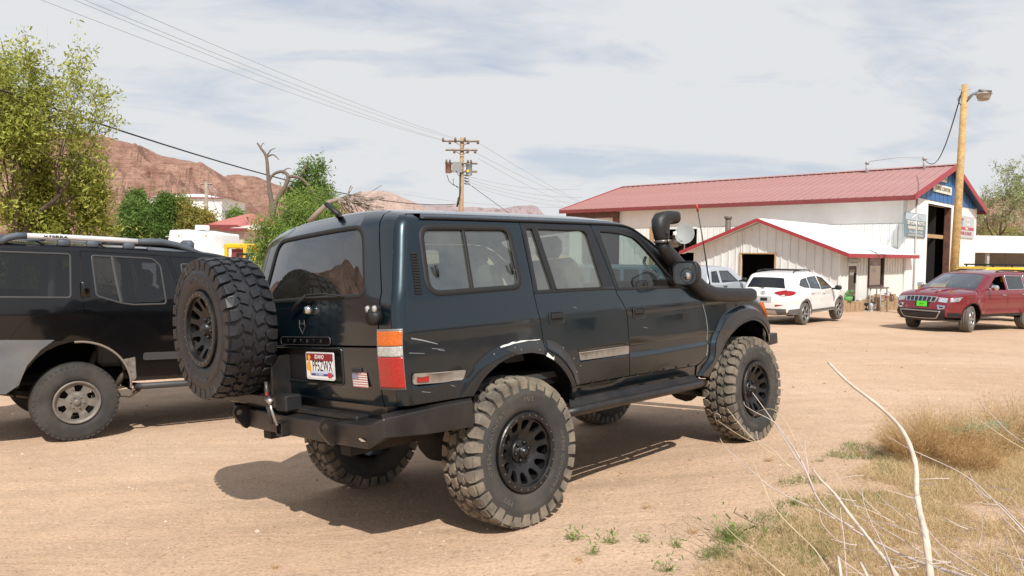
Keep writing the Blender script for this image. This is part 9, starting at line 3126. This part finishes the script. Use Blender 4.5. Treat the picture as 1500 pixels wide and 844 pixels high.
 for i,(u,v,H,lab)in enumerate(spots):
  g=on_ground(u,v);g.z=gz(g.x,g.y)
  e=empty('weed',tuple(g));tag(e,lab,'weed','small weeds in the sand')
  dry='dry' in lab or 'brown' in lab or 'dark weed' in lab
  n=240 if 'tuft' in lab else 46
  rad=.10 if 'tuft' in lab else .035
  a=rg.uniform(0,2*pi,n);r=rg.uniform(0,1,n)*rad
  S=np.stack([r*np.cos(a),r*np.sin(a),np.zeros(n)],1)
  d=rand_dirs(n,rg,1.0);d[:,2]=np.abs(d[:,2])
  ribbons('stems',S,d,H*rg.uniform(.5,1.1,n),rg.uniform(.3,1.0,n),rg.uniform(.0015,.003,n),'straw_brown' if dry else 'weed_green',rg.uniform(0,1,n),'stuff',rg,3,parent=e)
  m_=26 if not dry else 10
  Q=rg.normal(size=(m_,3))*np.array([rad*.8,rad*.8,H*.25])+np.array([0,0,H*.6]);Q[:,2]=np.abs(Q[:,2])
  leaf_cloud('leaves',Q,rg.uniform(.3,1,m_),H*.30,'weed_green' if not dry else 'straw_brown',e,rg,.6)
# gravel
 P,_=ground_pts([(-500,900),(-400,560),(300,480),(1200,480),(1900,560),(1900,900)],14000,rg)
 s=rg.uniform(.0025,.0075,len(P))*np.where(rg.random(len(P))<.06,2.4,1)
 base=np.array([(1,0,0),(-1,0,0),(0,1,0),(0,-1,0),(0,0,1),(0,0,-1)],float)
 V=base[None]*s[:,None,None]*rg.uniform(.6,1.3,(len(P),6,1));V=V+P[:,None,:];V[:,:,2]+=(s*.2)[:,None]
 f=np.array([(0,2,4),(2,1,4),(1,3,4),(3,0,4),(2,0,5),(1,2,5),(3,1,5),(0,3,5)])
 F_=(np.arange(len(P))*6)[:,None,None]+f[None]
 o=mesh_np('gravel',V.reshape(-1,3),F_.reshape(-1,3),M['pebble'],attrs={'tint':np.repeat(rg.uniform(0,1,len(P)),6)})
 o['kind']='stuff'
# litter of bits of bark and dry leaves
 P,_=ground_pts([(60,900),(60,700),(800,690),(1200,640),(1350,640),(1300,900)],1500,rg)
 k=fbm(P[:,0]*1.5,P[:,1]*1.5,3,15)>.55
 P=P[k];n=len(P);P[:,2]+=.004
 o=ribbons('ground_litter',P,rand_dirs(n,rg,.0)*np.array([1,1,.15]),rg.uniform(.008,.03,n),rg.uniform(.2,1,n),rg.uniform(.002,.006,n),'straw_brown',rg.uniform(0,.6,n),'stuff',rg,2)
leaf_mat('pebble',(0.28,0.17,0.12),(0.66,0.54,0.44),0.0)
def brush():
 """dead branches and brush pile, right foreground; outlines read off the photo at 1/2.604 scale from (1050,520)"""
 def Q(pts,d0,d1):
  out=[]
  n=len(pts)
  for i,(x,y)in enumerate(pts):
   u=1050+x/2.604;v=520+y/2.604
   out.append(at(u,v,d0+(d1-d0)*i/(n-1)))
  return out
 def smooth(pts):
  return[Vector(p)for p in catmull([tuple(p)for p in pts],3)]
 def stick(name,label,raw,d0,d1,r0,r1,mat,parent=None):
  pts=smooth(Q(raw,d0,d1))
  rs=np.linspace(r0,r1,len(pts))*(1+.10*np.sin(np.arange(len(pts))*2.3))
  c=pts[-1]if parent is None else Vector((0,0,0))
  mb=MB();mb.smooth=True;mb.tube([p-c for p in pts],list(rs),8 if r1>.004 else 5)
  o=mb.build(name,M[mat],parent)
  if parent is None:
   o.location=c;tag(o,label,'branch')
  return o
 stick('dead_branch','long pale bare branch curving up from the bottom right foreground',[(425,28),(470,75),(520,120),(600,180),(672,245),(715,300),(742,360),(760,430),(762,520),(775,600),(790,660),(800,720),(815,844),(820,900)],3.5,2.45,.0055,.0135,'dry_wood')
 stick('dead_branch','shorter pale branch slanting down right beside the long curved one',[(365,435),(400,480),(450,530),(500,600),(555,670),(600,730),(650,790),(690,850)],3.0,2.5,.0035,.0085,'dry_wood')
 e=empty('brush_pile',tuple(on_ground(1400,860)));tag(e,'tangled pile of thin grey white dry twigs in the right foreground','brush')
 inv=Matrix.Translation(-e.location)
 L_=[([(430,600),(480,640),(560,690),(640,730),(720,770),(800,800),(900,830),(1000,870)],3.1,2.5,.004,.0075,'dry_twig'),
 ([(135,142),(170,190),(220,260),(258,320),(300,390),(340,450),(370,520),(400,570),(440,612),(520,660)],3.7,2.9,.0015,.0050,'dry_twig'),
 ([(103,178),(110,195),(150,220),(210,250),(245,290),(290,350),(330,420),(372,520)],3.7,3.0,.0013,.0040,'dry_twig'),
 ([(140,235),(165,212),(210,207),(240,230),(270,270),(300,330)],3.65,3.2,.0012,.0022,'dry_twig_yellow'),
 ([(40,205),(100,280),(160,340),(230,390),(300,440),(360,500)],3.6,3.0,.0013,.0030,'dry_twig_yellow'),
 ([(0,248),(60,290),(120,325),(200,352),(280,430)],3.6,3.1,.0012,.0025,'dry_twig_yellow'),
 ([(12,318),(30,350),(60,380),(130,440),(200,500),(280,545),(380,590),(450,625)],3.5,2.9,.0014,.0034,'dry_twig'),
 ([(0,262),(-8,225),(10,228),(14,240)],3.6,3.55,.0010,.0014,'dry_twig'),
 ([(135,395),(150,440),(175,490),(205,560),(250,620),(320,690),(380,750),(440,845)],3.2,2.6,.0012,.0028,'dry_twig_yellow'),
 ([(20,640),(80,700),(160,760),(265,850)],2.9,2.5,.0014,.0026,'dry_twig_yellow'),
 ([(640,300),(700,340),(760,370),(850,410),(930,450),(1000,500),(1060,560),(1120,620),(1200,710)],3.3,2.7,.0012,.0036,'dry_twig'),
 ([(930,220),(1000,250),(1060,290),(1120,330),(1200,375)],3.4,3.0,.0014,.0028,'dry_twig_yellow'),
 ([(1000,170),(1050,230),(1120,300),(1200,350)],3.4,3.0,.0010,.0022,'dry_twig'),
 ([(960,440),(1000,520),(1080,570),(1130,620),(1200,690)],3.1,2.7,.0012,.0034,'dry_twig'),
 ([(930,450),(1010,540),(1070,600),(1120,650),(1200,720)],3.1,2.7,.0010,.0030,'dry_twig'),
 ([(462,768),(468,800),(476,860)],2.6,2.5,.0045,.0055,'dry_wood'),
 ([(545,790),(560,815),(585,870)],2.6,2.5,.0045,.0055,'dry_wood'),
 ([(475,500),(472,600),(485,700),(495,850)],2.9,2.6,.0010,.0024,'dry_twig'),
 ([(555,500),(560,560),(590,640),(640,740),(680,850)],2.9,2.5,.0010,.0024,'dry_twig'),
 ([(430,410),(520,560),(600,640),(700,700),(830,780),(1000,850)],3.1,2.6,.0010,.0030,'dry_twig'),
 ([(600,560),(700,590),(780,640),(850,720),(960,800),(1060,860)],3.0,2.6,.0010,.0030,'dry_twig'),
 ([(260,560),(275,590),(262,620)],3.0,2.95,.0010,.0012,'dry_twig_yellow'),
 ([(150,290),(160,330),(168,345)],3.4,3.35,.0010,.0012,'dry_twig'),
 ([(300,290),(320,340),(345,400),(350,470),(372,520)],3.2,3.0,.0010,.0024,'dry_twig'),
 ([(335,320),(340,380),(350,440)],3.15,3.0,.0010,.0020,'dry_twig'),
 ([(390,590),(400,640),(440,690),(480,720)],2.9,2.7,.0012,.0020,'dry_twig'),
 ([(640,800),(720,815),(800,800),(900,790)],2.6,2.6,.0020,.0030,'dry_twig')]
 for raw,d0,d1,r0,r1,m_ in L_:
  pts=smooth(Q(raw,d0,d1))
  rs=np.linspace(r0,r1,len(pts))
  mb=MB();mb.smooth=True;mb.tube([p-e.location for p in pts],list(rs),6)
  mb.build('branch',M[m_],e)
# finer random twigs in the pile
 r3=random.Random(8);tw=MB()
 for k in range(80):
  x=r3.uniform(380,1250);y=r3.uniform(480,840)
  a=r3.gauss(radians(38),.45);l=r3.uniform(60,260)
  pts=[]
  for i in range(5):
   pts.append((x,y));x+=cos(a)*l/5;y+=sin(a)*l/5;a+=r3.gauss(0,.12)
  d0=r3.uniform(2.6,3.1)-(y-480)/360*.35
  if r3.random()<.5:pts=pts
  P_=Q(pts,d0,d0-r3.uniform(0,.25))
  tw.tube([p-e.location for p in P_],list(np.linspace(.0007,.0017,5)),3,cap=False)
 t_=tw.build('twigs',M['dry_twig'],e);t_['kind']='stuff'
foreground()
brush()
# ------------------------------------------------ every loose piece an object of its own
def split_pieces(o):
 me=o.data
 n=len(me.vertices)
 par=list(range(n))
 def find(a):
  while par[a]!=a:
   par[a]=par[par[a]];a=par[a]
  return a
 for e in me.edges:
  a,b=find(e.vertices[0]),find(e.vertices[1])
  if a!=b:par[a]=b
 groups={}
 for p in me.polygons:groups.setdefault(find(p.vertices[0]),[]).append(p.index)
 if len(groups)<2:return
 for ids in groups.values():
  mp={};fs=[]
  for i in ids:
   fs.append([mp.setdefault(v,len(mp))for v in me.polygons[i].vertices])
  m2=bpy.data.meshes.new(me.name)
  vs=[None]*len(mp)
  for v,k in mp.items():vs[k]=tuple(me.vertices[v].co)
  m2.from_pydata(vs,[],fs)
  for m_ in me.materials:m2.materials.append(m_)
  m2.polygons.foreach_set('material_index',[me.polygons[i].material_index for i in ids])
  m2.polygons.foreach_set('use_smooth',[me.polygons[i].use_smooth for i in ids])
  q=o.copy();q.data=m2;COL.objects.link(q);q.name=o.name.split('.')[0]
  for md in q.modifiers:pass
 bpy.data.objects.remove(o)
SPLIT=('rail_foot','corner_post','bumpers','coil_springs','shock_absorbers','axles','roof_vents','rack_crossbars','roof_lamp','roof_crossbars','hood_creases','slider_legs','steering_rods','exhaust_and_shafts','grille','arm_braces','drop_leads','opening_frame','door_frame','eave_trim','verge_trim','door_jamb','door_track','stretcher','fascia','gable_wall','chassis_frame','latch_hook','bracket_bolts','lamp_face','wires','rear_wiper','stored_gear','inner_partition','suspension','rear_bumper','luggage','trim_lines','beam_bracket')
REN={'bumpers':'bumper','coil_springs':'coil_spring','shock_absorbers':'shock_absorber','axles':'axle','exhaust_and_shafts':'exhaust_pipe','roof_vents':'roof_vent','slider_legs':'slider_leg','steering_rods':'steering_rod','bracket_bolts':'bolt','wires':'wire','trim_lines':'trim_line','arm_braces':'arm_brace'}
for o_ in list(bpy.data.objects):
 b_=o_.name.split('.')[0]
 if o_.type=='MESH' and not o_.children and b_ in SPLIT:
  if b_ in REN:o_.name=REN[b_]
  split_pieces(o_)
for o_ in bpy.data.objects:
 b_=o_.name.split('.')[0]
 if o_.type=='MESH' and o_.parent is not None and b_ in('bolt_holes','sill_bolts','twigs','foliage','crown','leaves','stems','twiglets'):o_['kind']='stuff'
print('triangles',sum(len(p.vertices)-2 for m_ in set(o.data for o in bpy.data.objects if o.type=='MESH')for p in m_.polygons))
